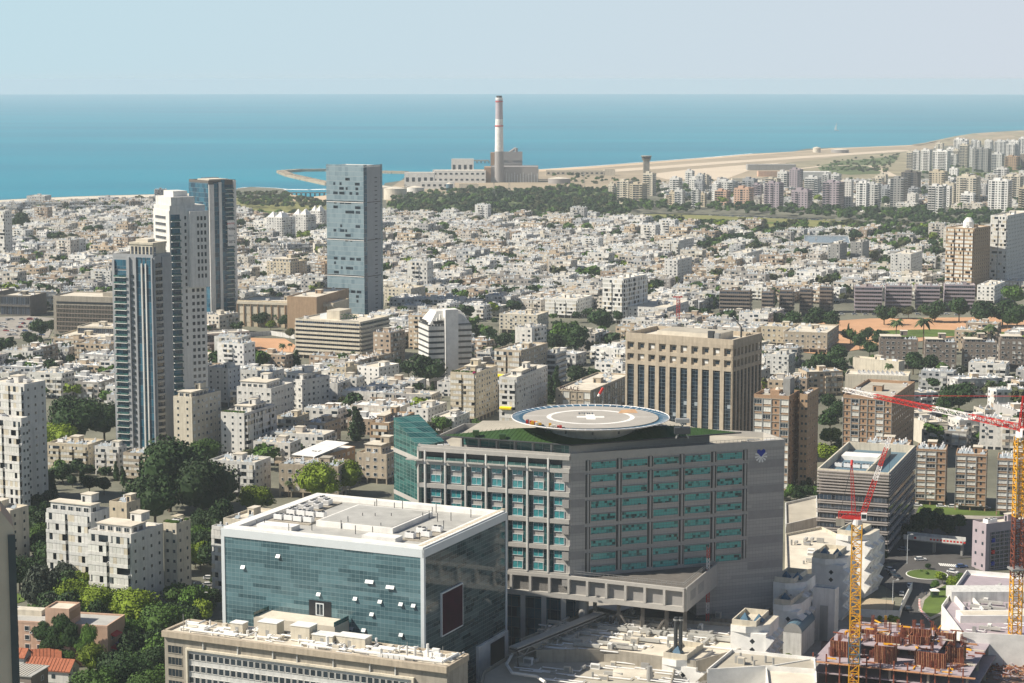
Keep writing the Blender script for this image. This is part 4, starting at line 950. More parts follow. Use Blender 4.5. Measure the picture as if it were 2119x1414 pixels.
# roof-edge rail, dish-like gondola and gear
b = MB()
for F_, a0, a1 in ((FR, 0, WR), (FL, WL - 9, WL)):
    k = int((a1 - a0) / 1.5)
    for i in range(k + 1): x, y = F_.p(a0 + (a1 - a0) * i / k, -1.2); b.tube((x, y, 64), (x, y, 66.6), .05, 'steel', 4)
    for z in (65.9, 66.6): p, q = F_.p(a0, -1.2), F_.p(a1, -1.2); b.tube((*p, z), (*q, z), .05, 'steel', 4)
b.build('roof_rail', t)
x, y = loc(G(1412, 868, 76)); b = MB(); b.box(x - 2.5, y - 1.5, 71.5, x + 2.5, y + 1.5, 73.5, 'darksteel'); b.box(x - 2.2, y - 1.2, 75, x + 2.2, y + 1.2, 76.2, 'steel')
for dx, dy in ((-2, -1), (2, -1), (2, 1), (-2, 1)): b.tube((x + dx, y + dy, 70), (x - dx * .6, y, 76), .18, 'steel', 4)
b.build('roof_machine', t)
R_ = random.Random(9)
for k in range(16):
    u = R_.uniform(62, 74); x, y = FR.p(u, -R_.uniform(2, 6)); b = MB(); b.box(x - .8, y - .5, 64, x + .8, y + .5, 64.8 + R_.random(), R_.choice(['roofpale', 'tank', 'steel'])); b.build('roof_unit', t)
for k in range(8):
    u = R_.uniform(1, 9); x, y = FL.p(u, -R_.uniform(2, 6)); b = MB(); b.box(x - .9, y - .5, 64, x + .9, y + .5, 64.8 + R_.random(), R_.choice(['roofpale', 'rust', 'tank'])); b.build('roof_unit', t)
# ---------------------------------------------------------------- glass office in the foreground
b_ = Blk('glass_office_block', 'glass-walled office block in a thick white frame with a flat pale roof', 'office building', 877, 1138, 50, -24.7, 457, 1050, lm='white-framed glass office')
W, D, H = b_.W, b_.D, 50; t = b_.t
m = MB(); m.box(.5, .5, 0, W - .5, D - .5, H - 1.2, 'darkconc'); b_.part('core', m)
m = MB(); m.fb(b_.F, 1.1, W - 1.1, 0, H - 2.4, -.5, -.2, 'gl_office'); b_.lab('glazing', m, 'teal patterned glass front')
m = MB(); m.fb(b_.R, 1.1, D - 1.1, 0, H - 2.4, -.5, -.2, 'gl_office_r'); b_.lab('glazing', m, 'dark reflective glass side')
m = MB()
for F_, Ln in ((b_.F, W), (b_.R, D)): m.fb(F_, 0, Ln, H - 2.4, H, -.5, .0 if F_ is b_.F else .003, 'frame')
m.box(0, D - 1.1, 0, 1.1, D, H, 'frame'); b_.part('frame', m)
m = MB(); m.box(0, 0, 0, 1.1, 1.1, H - 2.41, 'frame'); m.box(W - 1.1, 0, 0, W, 1.1, H - 2.41, 'frame'); m.box(W - 1.1, D - 1.1, 0, W, D, H - 2.41, 'frame'); b_.part('corner_post', m)
m = MB(); parapet(m, .6, .6, W - .6, D - .6, H - 1.19, 1.6, 'roofwhite', 3.2); b_.part('roof_rim', m)
m = MB(); m.box(3.8, 3.8, H - 1.2, W - 3.8, D - 3.8, H - .9, 'roofmetal'); b_.part('roof', m)
z = H - .9
m = MB(); m.box(22, 18, z, 48, 44, z + 1.6, 'roofwhite'); m.box(22.8, 18.8, z + 1.605, 47.2, 43.2, z + 1.7, 'roofmetal'); b_.part('raised_deck', m)
m = MB(); m.box(8, 7, z, 20, 12, z + 1.5, 'roofwhite'); b_.part('roof_box', m); m = MB(); m.box(44, 6.5, z, 55, 11, z + 1.6, 'roofwhite'); b_.part('roof_box', m)
hv = cached('rooftop_unit', hvac_mb)
for i in range(4):
    for j in range(2): link('rooftop_unit', hv, t, (8 + i * 3.4, 20 + j * 7.5 + (i % 2) * .3, z + .3))
    link('rooftop_unit', hv, t, (56 + (i % 2) * 3.4, 14 + i * 3.6, z + .3))
for i in range(7): link('rooftop_unit', hv, t, (7 + (i % 2) * 3.6, 30 + i * 3.0, z + .3), pi / 2)
m = MB(); m.box(5.4, 17.5, z, 20, 29.5, z + .3, 'concrete'); m.box(5, 29.6, z, 13, 50, z + .31, 'concrete'); m.box(54, 12, z, 61.5, 27, z + .32, 'concrete'); b_.part('plinth', m)
R_ = random.Random(2)
for k in range(26):
    x, y = R_.uniform(6, W - 6), R_.uniform(6, D - 6); m = MB(); m.cyl(x, y, z, z + 2.6, .13, 'darksteel', 6); b_.part('vent_pipe', m)
m = MB()
for i in range(30): m.fb(b_.R, 2 + i * 1.9, 3.3 + i * 1.9, H + .42, H + .46, -2.9, -1.5, 'cream2')
b_.part('edge_panel', m)
m = MB(); x0, x1, z0_, z1_ = 10.5, 24.5, 22, 35; m.fb(b_.R, x0, x1, z0_, z1_, -.2, .35, 'frame'); m.fb(b_.R, x0 + .4, x1 - .4, z0_ + .4, z1_ - .4, .35, .4, 'maroon'); b_.lab('screen', m, 'dark maroon framed screen')
for k in range(20):
    r = R_.choice([43, 38.5, 37.6, 33, 29, 24, 19, 14]); u = round(R_.uniform(3, W - 4) / 1.35) * 1.35; m = MB(); c = b_.F.p(u, .45); e0 = b_.F.p(u, -.15); e1 = b_.F.p(u + 1.3, -.15); c1 = b_.F.p(u + 1.3, .45)
    m.hexa([(*c, r), (*c1, r), (c1[0], c1[1] + .06, r), (c[0], c[1] + .06, r), (*e0, r + .9), (*e1, r + .9), (e1[0], e1[1] + .06, r + .9), (e0[0], e0[1] + .06, r + .9)], 'panelglass'); b_.part('open_window', m)
m = MB(); m.fb(b_.R, D - 22, D - 1, 0, 13, -.2, .8, 'roofwhite'); m.fb(b_.R, D - 14, D - 4, 5, 12, .8, .9, 'dark'); b_.part('side_base', m)
m = MB(); x0, x1 = W * .24, W * .64; m.box(x0, -8.5, 0, x1, -.3, 27, 'roofpale'); m.box(x0, -8.7, 27, x0 + .2, -.3, 28.3, 'gl_stair'); m.box(x1 - .2, -8.7, 27, x1, -.3, 28.3, 'gl_stair'); b_.lab('terrace', m, 'sunlit yellowish roof terrace')
m = MB(); m.fb(b_.F, W * .44, W * .55, 27, 31.5, -.2, -.1, 'dark'); m.fb(b_.F, W * .475, W * .515, 27.1, 30.8, -.1, .05, 'frame'); m.fb(b_.F, W * .480, W * .494, 27.4, 30.5, .05, .08, 'win'); m.fb(b_.F, W * .497, W * .510, 27.4, 30.5, .05, .08, 'win'); b_.part('door', m)
# ---------------------------------------------------------------- long hospital wing along the bottom edge
b_ = Blk('long_hospital_wing', 'long stained beige wing with rows of small windows, its roof crowded with ducts', 'hospital wing', 925, 1386, 26, -24, 340, 984, lm='duct-covered long wing', D=13)
W, D, H, t = b_.W, b_.D, 26, b_.t
m = MB(); m.box(0, 0, 0, W, D, H - .8, 'concrete'); b_.part('wall', m)
m = MB(); m.fb(b_.F, -.3, W + .3, H - .8, H + .9, -.5, 1.0, 'beige'); m.fb(b_.R, 0, D, H - .8, H + .9, -.5, .4, 'beige'); m.fb(b_.B, 0, W, H - .8, H + .9, -.5, .4, 'beige'); m.fb(b_.L, 0, D, H - .8, H + .9, -.5, .4, 'beige'); b_.part('fascia', m)
m = MB(); m.box(.3, .5, H - .79, W - .3, D - .5, H + .3, 'roofpale'); b_.part('roof', m)
u0, u1 = W * .09, W * .885
m = MB(); m.fb(b_.F, u0 - .6, u1 + .6, H - 3.9, H - 3.3, 0, .8, 'cream'); m.fb(b_.F, u0 - .6, u0, 0, H - 3.9, 0, .8, 'cream'); m.fb(b_.F, u1, u1 + .6, 0, H - 3.9, 0, .8, 'cream'); b_.part('frame', m)
m = MB(); m.fb(b_.F, u0, u1, 0, H - 3.9, 0, .12, 'white2'); b_.part('window_wall', m)
n = 36; p = (u1 - u0) / n
for r in range(5):
    zr = H - 6.6 - r * 3.4
    for i in range(n): b_.w.add(b_.F, u0 + i * p + .22, zr, p - .5, 1.7, 'win', 'white', .12)
for i in range(7): m = MB(); u = u0 + (i + .5) * (u1 - u0) / 7 + (i % 3) * 1.2; m.fb(b_.F, u - .15, u + .15, H - 3.4, H - .8, 0, .5, 'white2'); b_.part('downpipe', m)
for r in range(5):
    b_.w.add(b_.F, 1.2, H - 5.4 - r * 3.4, 4.6, 2.1, 'win', 'concrete'); b_.w.add(b_.F, W * .925, H - 6.6 - r * 3.4, 3.6, 1.7, 'win', 'white')
b_.w.done()
R_ = random.Random(21); z = H + .3
for k in range(84):
    x, y = R_.uniform(1, W - 3), R_.uniform(1.2, D - 2); q = R_.random(); m = MB()
    if q < .35: m.box(x, y, z, x + R_.uniform(1, 3), y + R_.uniform(.8, 1.8), z + R_.uniform(.8, 2), R_.choice(['tank', 'roofpale', 'roofwhite'])); b_.part('air_handler', m)
    elif q < .6: m.cyl(x, y, z, z + R_.uniform(1.5, 3.6), R_.uniform(.2, .45), R_.choice(['tank', 'roofwhite']), 8); b_.part('flue', m)
    else: L_ = R_.uniform(3, 9); m.tube((x, y, z + 1), (min(W - 1, x + L_), y, z + 1), .32, 'roofwhite', 8); m.tube((x, y, z + 1), (x, y, z), .3, 'roofwhite', 8); m.tube((min(W - 1, x + L_), y, z + 1), (min(W - 1, x + L_), min(D - .5, y + 3), z + 1), .3, 'roofwhite', 8); b_.part('duct', m)
for k in range(14):
    x, y = R_.uniform(1, W - 6), R_.uniform(1, D - 1); m = MB(); m.tube((x, y, z + .4), (x + R_.uniform(2, 6), y + R_.uniform(-.5, .5), z + .4), .12, 'tank', 6); b_.part('pipe', m)
m = MB(); m.tube((W * .68, 1.5, z + 1.2), (W - 2, 1.5, z + 1.2), .45, 'roofwhite', 8); m.tube((W - 2, 1.5, z + 1.2), (W - 1, 9, z + 1.6), .45, 'roofwhite', 8); b_.part('duct', m)
for (x, y, w_, d_, h_) in [(W * .30, 7, 6, 4, 4.2), (W * .42, 6.6, 6, 4.5, 4.4), (W * .50, 6, 6.5, 4, 2.8), (W * .58, 7, 9, 4, 3), (W * .2, 6.6, 4, 3, 3)]:
    m = MB(); m.box(x, y, z, x + w_, y + d_, z + h_, 'cream'); m.box(x - .15, y - .15, z + h_, x + w_ + .15, y + d_ + .15, z + h_ + .2, 'roofwhite'); m.fb(Face(x, y, 0), w_ * .4, w_ * .4 + 1, z, z + 2.1, 0, .05, 'steel'); b_.part('plant_room', m)
for i in range(5): m = MB(); m.box(W * .76 + i * 1.7, 1, z, W * .76 + i * 1.7 + 1.4, 2.4, z + 1.5, 'roofwhite'); b_.part('cooling_unit', m)
for x in (W * .05, W * .85, W * .9, W * .97): m = MB(); m.tube((x, 3, z), (x, 3, z + 5), .08, 'steel', 4); b_.part('mast', m)
# ---------------------------------------------------------------- hotel
b_ = Blk('hotel_tower', 'tan gridded hotel tower with tall dark glass strips between its piers', 'hotel', 1517.6, 704, 60, -31, 1294.5, 1577, lm='tan hotel tower')
W, D, H, t = b_.W, b_.D, 60, b_.t
m = MB(); m.box(1, 1, 0, W - 1, D - 1, H - 2.5, 'beige'); b_.part('core', m)
m = MB(); parapet(m, 0, 0, W, D, H - 2.5, 2.5, 'beige', .9); b_.part('parapet', m)
m = MB(); m.box(1, 1, H - 2.49, W - 1, D - 1, H - 2.2, 'roofpale'); b_.part('roof', m)
m = MB(); m.box(W * .24, D * .2, H - 2.2, W * .8, D * .75, H + 1.2, 'roofpale'); m.box(W * .24 + .5, D * .2 + .5, H + 1.2, W * .8 - .5, D * .75 - .5, H + 1.3, 'roofgrey'); b_.part('roof_house', m)
m = MB(); m.box(W * .74, D * .1, H - 2.2, W * .79, D * .16, H + 3, 'darksteel'); m.box(W * .8, D * .1, H - 2.2, W * .84, D * .17, H + 2, 'steel'); b_.part('roof_machine', m)
m = MB(); m.tube((W * .86, D * .8, H - 2.2), (W * .86, D * .8, H + 3), .5, 'darksteel'); m.tube((W * .86, D * .8, H + 3), (W * .78, D * .8, H + 7.5), .35, 'darksteel'); b_.part('maintenance_crane', m)
for F_, Ln, n in ((b_.F, W, 10), (b_.R, D, 8)):
    p = Ln / n; g0 = p * .18
    for i in range(n + 1):
        m = MB(); m.fb(F_, max(0, i * p - g0), min(Ln, i * p + g0), 0, H - 2.5, -1, 0, 'beige'); b_.part('pier', m)
    for zz0, zz1 in ((H - 4.3, H - 2.49), (H - 9.9, H - 8.0), (H - 15.2, H - 13.3)):
        m = MB(); m.fb(F_, g0, Ln - g0, zz0, zz1, -1, .02, 'beige'); b_.part('beam', m)
    for i in range(n):
        m = MB(); m.fb(F_, i * p + g0, (i + 1) * p - g0, 0, H - 15.2, -1, -.55, 'gl_hotel'); b_.part('glass_strip', m)
        for zz in (H - 7.6, H - 12.9):
            b_.w.add(F_, i * p + p * .34, zz + .6, p * .32, 1.7, 'win' if (i + int(zz)) % 3 else 'roofwhite', None, -.98)
b_.w.done()
for (i, z) in [(0, 22), (1, 22), (4, 21), (5, 27), (5, 21), (6, 27), (9, 27), (5, 14), (8, 14)]:
    p = W / 10; m = MB(); m.fb(b_.F, i * p + p * .5, i * p + p * .78, z, z + 1.8, -.5, -.3, 'panelglass'); b_.part('open_window', m)
m = MB(); R_ = random.Random(3)
for k in range(9): x = W * .88 ; m.fb(Face(W * .86, D - .95, 0), k * .65, k * .65 + .35, H - 1.9, H - .9 + (k % 2) * .3, 0, .1, 'darksteel')
b_.part('roof_sign', m)
# ---------------------------------------------------------------- striped office with louvres
b_ = Blk('louvred_office_block', 'grey-brown office block wrapped in horizontal louvres with a walled roof yard', 'office building', 1840, 979, 33, -20, 1691.5, 1894, lm='louvred office block')
W, D, H, t = b_.W, b_.D, 33, b_.t
m = MB(); m.box(.6, .6, 0, W - .6, D - .6, H - 3.4, 'greybrown'); b_.part('core', m)
m = MB(); m.box(.6, .6, H - 3.39, W - .6, D - .6, H - 3.1, 'bluesteel'); b_.part('roof', m)
m = MB(); parapet(m, 0, 0, W, D, H - 3.4, 3.4, 'cream', .6); b_.part('parapet', m)
for F_, Ln in ((b_.F, W), (b_.R, D)):
    for k in range(8): m = MB(); z = H - .6 - k * 1.15; m.fb(F_, 0, Ln, z - .45, z, 0, .5, 'louvregrey'); m.fb(F_, 0, Ln, z - .7, z - .45, 0, .1, 'greybrown'); b_.part('louvre', m)
    for k in range(6):
        z = H - 11.6 - k * 3.6; m = MB(); m.fb(F_, .4, Ln - .4, z - .2, z + 1.5, -.1, .04, 'gl_band'); b_.part('window_band', m)
        for q in range(2): m = MB(); m.fb(F_, 0, Ln, z - 1.75 + q * .85, z - 1.3 + q * .85, 0, .5, 'louvregrey'); b_.part('louvre', m)
m = MB(); m.box(W * .66, D * .05, H - 3.1, W * .68, D * .9, H - .2, 'cream'); m.box(2, D * .6, H - 3.1, W * .6, D * .75, H - 1.4, 'roofwhite'); b_.part('roof_wall', m)
for k in range(5): link('rooftop_unit', hv, t, (4 + k * 3.6, D * .35, H - 3.1))
# ---------------------------------------------------------------- the four towers
def tower(name, label, lm, bx, by, h, ang, ax, cx, strips, fl, group=None, core='stone', cat='tower', W=None, D=None, top=None):
    """strips: {'F'|'R': [(u0, u1, kind, ztop, zbot)]} in fractions of the face"""
    b = Blk(name, label, cat, bx, by, h, ang, ax, cx, group, lm, W, D); H = h; fh = H / fl
    m = MB(); m.box(.05, .05, 0, b.W - .05, b.D - .05, H - .3, core); b.part('wall', m)
    m = MB(); parapet(m, 0, 0, b.W, b.D, H - .3, 1.8, core, .5); b.part('parapet', m)
    m = MB(); m.box(.5, .5, H - .29, b.W - .5, b.D - .5, H - .1, 'roofpale'); b.part('roof', m)
    for fk, ss in strips.items():
        F_ = {'F': b.F, 'R': b.R}[fk]; Ln = b.len(F_)
        for (u0, u1, kd, zt, zb) in ss:
            a, c, zt, zb = u0 * Ln, u1 * Ln, zt * H, zb * H; n = max(1, round((zt - zb) / fh)); f_ = (zt - zb) / n
            if kd.startswith('glass'):
                m = MB(); m.fb(F_, a, c, zb, zt, 0, .25, {'glass': 'gl_dark', 'glasst': 'gl_tower'}[kd]); b.part('glass_strip', m)
            elif kd.startswith('pier'):
                m = MB(); m.fb(F_, a, c, zb, zt, 0, .9, kd[5:] or 'white'); b.part('pier', m)
            elif kd.startswith('wall'):
                m = MB(); m.fb(F_, a, c, zb, zt, 0, .35, kd[5:] or 'white'); b.part('wall_panel', m)
            elif kd == 'balc':
                m = MB(); m.fb(F_, a, c, zb, zt, 0, .04, 'gl_dark'); b.part('glass_strip', m)
                for i in range(n):
                    m = MB(); z = zb + i * f_; m.fb(F_, a, c, z - .15, z + .2, .04, 1.7, 'white'); m.fb(F_, a, c, z + .2, z + 1.1, 1.6, 1.66, 'gl_stair'); b.part('balcony', m)
            elif kd == 'round':
                m = MB(); m.fb(F_, a, c, zb, zt, 0, .04, 'gl_band'); b.part('glass_strip', m)
                for i in range(n):
                    m = MB(); z = zb + i * f_; k = 7; pt = []
                    for j in range(k): s_ = j / (k - 1); pt.append(F_.p(a + (c - a) * s_, .3 + 1.6 * sin(pi * s_)))
                    pt += [F_.p(c, .03), F_.p(a, .03)]; m.prism(pt[::1], z - .1, z + 1.0, 'stone'); b.part('balcony', m)
            elif kd.startswith('win'):
                k = int(kd[3:] or 3); p = (c - a) / k
                for i in range(n):
                    for j in range(k): b.w.add(F_, a + j * p + p * .22, zb + i * f_ + f_ * .25, p * .56, f_ * .5, 'win', None, .36)
            elif kd == 'band':
                for i in range(n): b.w.add(F_, a + .4, zb + i * f_ + f_ * .28, c - a - .8, f_ * .45, 'gl_band', 'white', .36)
    if top:
        for (x0, y0, x1, y1, z0, z1, mm) in top:
            m = MB(); m.box(x0 * b.W, y0 * b.D, H + z0, x1 * b.W, y1 * b.D, H + z1, mm); b.part('crown_block', m)
    b.w.done(); return b
# nearest dark-glass tower
b1 = tower('residential_tower', 'nearest of the left towers, blue glass strips beside rounded stone balconies', 'nearest left residential tower', 316, 534, 96.5, -22, 233, 352,
      {'F': [(0, .06, 'pier-coolgrey', .985, 0), (.06, .36, 'balc', .93, 0), (.06, .36, 'glass', .985, .94), (.36, .43, 'pier-coolgrey', 1.0, 0), (.43, .56, 'win1', .92, 0), (.56, .60, 'pier-coolgrey', 1, 0), (.60, .72, 'glass', 1, 0), (.72, .75, 'pier', .97, 0), (.75, .82, 'glass', 1, 0), (.82, .85, 'pier', .97, 0), (.85, .97, 'glass', 1, 0), (.97, 1.0, 'pier-coolgrey', 1, 0)],
       'R': [(0, .04, 'pier-coolgrey', 1, 0), (.1, .5, 'round', .97, 0), (.5, 1, 'wall-coolgrey', 1, 0)]}, 30, core='coolgrey',
      top=[(.42, .05, .98, .8, 0, 6.2, 'cream'), (.40, .03, 1.0, .82, 6.2, 7.2, 'cream'), (.5, .2, .8, .6, 7.2, 8.6, 'roofpale')])
m = MB()
for i in range(7): m.fb(Face(b1.W * .45, b1.D * .05, 0), i * 2.1, i * 2.1 + 1.2, 96.5 + .8, 96.5 + 5.2, 0, .1, 'gl_band')
b1.part('crown_window', m)
b2 = tower('residential_tower', 'cream stone tower of the left group with a projecting upper block', 'cream left tower', 351, 432, 113, -58, 318, 424,
      {'F': [(0, 1, 'wall-white', .99, 0), (.12, .8, 'band', .97, 0)],
       'R': [(.02, .28, 'balc', .97, 0), (.28, .36, 'wall-white', 1, 0), (.36, .99, 'wall-white', 1, 0), (.38, .47, 'win1', .97, .33), (.55, .95, 'win3', .62, .01)]}, 31, core='white',
      top=[(.02, .05, .98, .72, 0, 6, 'white'), (.2, .2, .8, .6, 6, 9, 'white')])
m = MB(); m.fb(b2.R, b2.D * .5, b2.D * 1.04, 113 * .62, 113 * .985, .36, 3.2, 'white'); b2.part('projecting_block', m); w_ = Wins(b2.t, 30)
for f in range(9):
    for j in range(3): w_.add(b2.R, b2.D * (.70 + j * .1), 113 * (.665 + f * .0345), 1.1, 2.2, 'win', None, 3.22)
w_.done()
m = MB(); m.box(-10, b2.D * .2, 0, -.3, b2.D, 84, 'white'); m.box(-16, b2.D * .5, 0, -10.1, b2.D, 72, 'white'); b2.part('stepped_wing', m)
for f in range(7): m = MB(); m.fb(Face(-10, b2.D * .2, 0), .8, 9, 84 - f * 3.6 - 2.6, 84 - f * 3.6 - .8, 0, .1, 'gl_band'); b2.part('window_row', m)
b3 = tower('residential_tower', 'tallest dark glass tower of the left group with white shafts and a phone-number banner', 'dark glass left tower', 431, 378, 106.5, -50, 391, 487,
      {'F': [(0, 1, 'glass', .995, 0)],
       'R': [(0, .18, 'pier', .985, 0), (.18, .36, 'glass', 1.0, 0), (.36, .46, 'pier', 1.0, 0), (.46, .60, 'glass', 1.015, 0), (.60, .90, 'balc', .98, 0), (.90, 1.0, 'pier', 1.01, 0)]}, 32, core='darkconc',
      top=[(.3, .1, .9, .8, 0, 2.2, 'roofpale'), (.0, .45, .3, .9, 0, 2.5, 'gl_dark')])
# banner with figures
bg_ = MB(); u0, u1, z0, z1 = b3.D * .63, b3.D * .88, 59, 78; bg_.fb(b3.R, u0, u1, z0, z1, 1.75, 1.85, 'roofwhite'); b3.part('banner', bg_)
def text_mesh(s, size, m, depth=.05):
    cu = bpy.data.curves.new('t', 'FONT'); cu.body = s; cu.size = size; cu.extrude = depth; cu.align_x = 'CENTER'; cu.align_y = 'CENTER'
    o = bpy.data.objects.new('t', cu); sc.collection.objects.link(o); dg = bpy.context.evaluated_depsgraph_get(); me = bpy.data.meshes.new_from_object(o.evaluated_get(dg)); bpy.data.objects.remove(o); bpy.data.curves.remove(cu)
    me.materials.clear(); me.materials.append(M[m]); return me
def sign_text(name, s, size, m, parent, F_, u, v, w, label=None):
    me = text_mesh(s, size, m); x, y = F_.p(u, w); o = link(name, me, parent, (x, y, v)); o.rotation_euler = (pi / 2, 0, F_.a); return o
for s_, z_, m_ in (('*9096', 71.5, 'dark'), ('*3872', 62, 'dark')): sign_text('banner_text', s_, 2.9, m_, b3.t, b3.R, (u0 + u1) / 2, z_, 1.92)
sign_text('banner_text', '\u05e9\u05d9\u05d0\u05e8\u05d9\u05d5\u05de', 2.0, 'red', b3.t, b3.R, (u0 + u1) / 2, 75.6, 1.92); sign_text('banner_text', '\u05d5\u05d9\u05ea\u05e0\u05d9\u05d4', 2.0, 'bluesteel', b3.t, b3.R, (u0 + u1) / 2, 66.5, 1.92)
# lone blue-grey glass tower
b4 = Blk('glass_tower', 'lone blue-grey glass tower with a slotted grey stone flank', 'office tower', 752, 346, 115.5, -30, 677, 790, lm='lone blue glass tower')
W, D, H, t = b4.W, b4.D, 115.5, b4.t
m = MB(); m.box(.3, .3, 0, W - .3, D - .3, H - .3, 'stonedark'); b4.part('core', m)
m = MB(); m.fb(b4.F, -.8, W + .2, 0, H + 1.5, 0, .35, 'gl_tower'); b4.lab('glazing', m, 'pale blue glass front')
m = MB(); m.fb(b4.R, -.1, D * .16, 0, H + 1.5, -.2, .3, 'gl_dark'); b4.part('glass_strip', m); m = MB(); m.fb(b4.R, D * .90, D, 0, H + 1.4, -.2, .4, 'gl_tower'); b4.part('glass_strip', m)
m = MB(); m.fb(b4.R, D * .16, D * .90, 0, H + 1.2, -.2, .25, 'coolgrey'); b4.part('stone_flank', m)
for k in range(32): m = MB(); m.fb(b4.R, D * .58, D * .72, H - 9 - k * 3.35, H - 8.3 - k * 3.35, .2, .3, 'dark'); b4.part('slot', m)
for z in (31, 59, 88): m = MB(); m.fb(b4.F, -.5, W, z, z + .5, .3, .6, 'roofwhite'); m.fb(b4.F, -.5, W, z + .5, z + 1.2, .3, .42, 'dark'); m.fb(b4.R, D * .16, D * .9, z, z + .6, .2, .32, 'darkconc'); b4.part('floor_band', m)
R_ = random.Random(8)
for k in range(62):
    f = R_.choice([3, 4, 5, 9, 10, 11, 12, 16, 17, 18, 19, 22, 23, 24, 26, 27, 28, 29]); u = R_.choice([.18, .35, .5, .62, .78]) * W + R_.uniform(-.5, .5)
    m = MB(); wv = R_.choice([1.8, 2.6, 4.2]); m.fb(b4.F, u, u + wv, f * 3.6 + .5, f * 3.6 + 2.6, .33, .4, 'win'); b4.part('open_window', m)
m = MB(); parapet(m, -.5, -.3, W + .3, D, H - .3, 1.0, 'roofwhite', .5); m.box(.5, .5, H - .28, W - .5, D - .5, H, 'roofgrey'); b4.part('roof', m)
# ---------------------------------------------------------------- middle distance landmarks
b = apart('long cream office slab striped with sunshade bands and topped by a green sign', 745, 670, 25, -25, 611, 805, 8, 'cream', 'strip', 'strip', 0, 5, 'office building', 'striped_office_slab', lm='cream striped office slab', pil=True, extra=6)
m = MB(); m.box(b.W * .35, b.D * .3, 25, b.W * .55, b.D * .7, 31, 'cream'); m.box(b.W * .22, b.D * .35, 25, b.W * .34, b.D * .6, 28, 'frame'); b.part('roof_house', m)
sign_text('roof_sign', '\u05db\u05dc\u05dc\u05d9\u05ea', 5, 'green_metal', b.t, Face(0, 3, 0), b.W * .80, 28.5, 0)
m = MB(); m.box(b.W * .68, 3.1, 25.6, b.W * .94, 3.4, 26.2, 'steel'); b.part('sign_frame', m)
# white pointed slab tower
b = Blk('white_office_tower', 'white banded tower with chamfered shoulders and a tall blank central slab', 'office tower', 887, 652, 42.9, -72, 866, 976, lm='white chamfered tower')
W, D, H, t = b.W, b.D, 42.9, b.t
m = MB(); m.box(.4, .4, 0, W - .4, D - .4, H - 7, 'stonedark'); b.part('core', m)
for F_, Ln in ((b.F, W), (b.R, D)):
    for k in range(10): z = 3 + k * 3.4; m = MB(); m.fb(F_, 0, Ln, z, z + 2.1, -.4, .2, 'white'); b.part('spandrel', m); m = MB(); m.fb(F_, .2, Ln - .2, z + 2.1, z + 3.4, -.4, -.1, 'win'); b.part('window_band', m)
m = MB(); m.hexa([(0, 0, H - 7), (W, 0, H - 7), (W, D, H - 7), (0, D, H - 7), (W * .25, D * .22, H + 1.6), (W * .85, D * .22, H + 1.6), (W * .85, D * .78, H + 1.6), (W * .25, D * .78, H + 1.6)], 'white'); b.part('sloped_top', m)
m = MB(); m.fb(b.R, D * .36, D * .66, 0, H + 3, -3, 2.6, 'roofwhite'); b.part('central_slab', m)
for k in range(4): m = MB(); m.fb(b.R, D * (.05 + k * .07), D * (.07 + k * .07), H - 7, H - 6 + k * 2.0, -1.5, .25, 'white'); b.part('roof_fin', m)
m = MB(); m.fb(b.R, D * .1, D * .34, H - 5.5, H - 3.8, .0, .3, 'dark'); m.fb(b.F, W * .2, W * .8, H - 5.5, H - 3.8, .0, .3, 'dark'); b.part('window', m)
# government block
b = Blk('government_block', 'long grey-brown slab with a dense grid of fins behind the nearest left tower', 'office building', 262, 619, 28, -14, 110, 300, lm='finned grey slab')
W, D, H, t = b.W, b.D, 28, b.t
m = MB(); m.box(0, 0, 0, W, D, H, 'concrete'); b.part('wall', m); m = MB(); m.fb(b.F, 2.5, W - .5, 4, H - 5.5, 0, .1, 'win'); b.part('window_wall', m)
m = MB(); m.fb(b.F, 2.5, W - .5, H - 4.5, H - 3.0, 0, .12, 'dark'); b.part('window_band', m)
for r in range(6): m = MB(); m.fb(b.F, 2.5, W - .5, 4 + r * 3.1, 4.7 + r * 3.1, .1, 1.0, 'greybrown'); b.part('floor_edge', m)
n_ = 46
for i in range(n_ + 1): m = MB(); u = 2.5 + (W - 3.2) * i / n_; m.fb(b.F, u, u + .22, 4, H - 5.5, .1, .9, 'concrete'); b.part('fin', m)
m = MB(); parapet(m, 0, 0, W, D, H, 1, 'concrete'); m.box(.4, .4, H, W - .4, D - .4, H + .2, 'roofpale'); m.box(W * .6, D * .3, H + .2, W * .75, D * .7, H + 3, 'concrete'); b.part('roof', m)
def slab(label, bx, by, h, ang, ax, cx, fl, wm, fF='strip', fR='strip', cat='office building', name='low_office', **k):
    return apart(label, bx, by, h, ang, ax, cx, fl, wm, fF, fR, k.pop('nh', 0), k.pop('seed', 3), cat, name, pil=False, **k)
slab('low beige wing with fins in front of the finned grey slab', 215, 703, 8, -12, 106, 262, 2, 'cream2')
slab('cream upper wing of the low government annex', 235, 680, 12, -12, 160, 262, 2, 'cream')
b = slab('long low beige hall with regular brown piers left of the lone blue glass tower', 690, 630, 18.5, -16, 491, 722, 2, 'cream2', 'blank', 'blank', 'school building', 'long_hall', lm='long beige hall')
for i in range(14): m = MB(); p = b.W / 14; m.fb(b.F, i * p + .8, (i + 1) * p - .6, 3, 8, 0, .12, 'shutter2'); m.fb(b.F, i * p + .8, (i + 1) * p - .6, 9.5, 15, 0, .12, 'shutter2'); m.fb(b.F, i * p - .2, i * p + .3, 0, 17, 0, .9, 'tan'); b.part('bay', m)
m = MB(); m.fb(b.F, 0, b.W, 16.8, 18.6, 0, 1.0, 'cream'); b.part('cornice', m)
slab('brick-brown box rising behind the long beige hall', 655, 618, 24, -16, 594, 722, 2, 'tan', 'blank', 'blank', rm='roofpale')
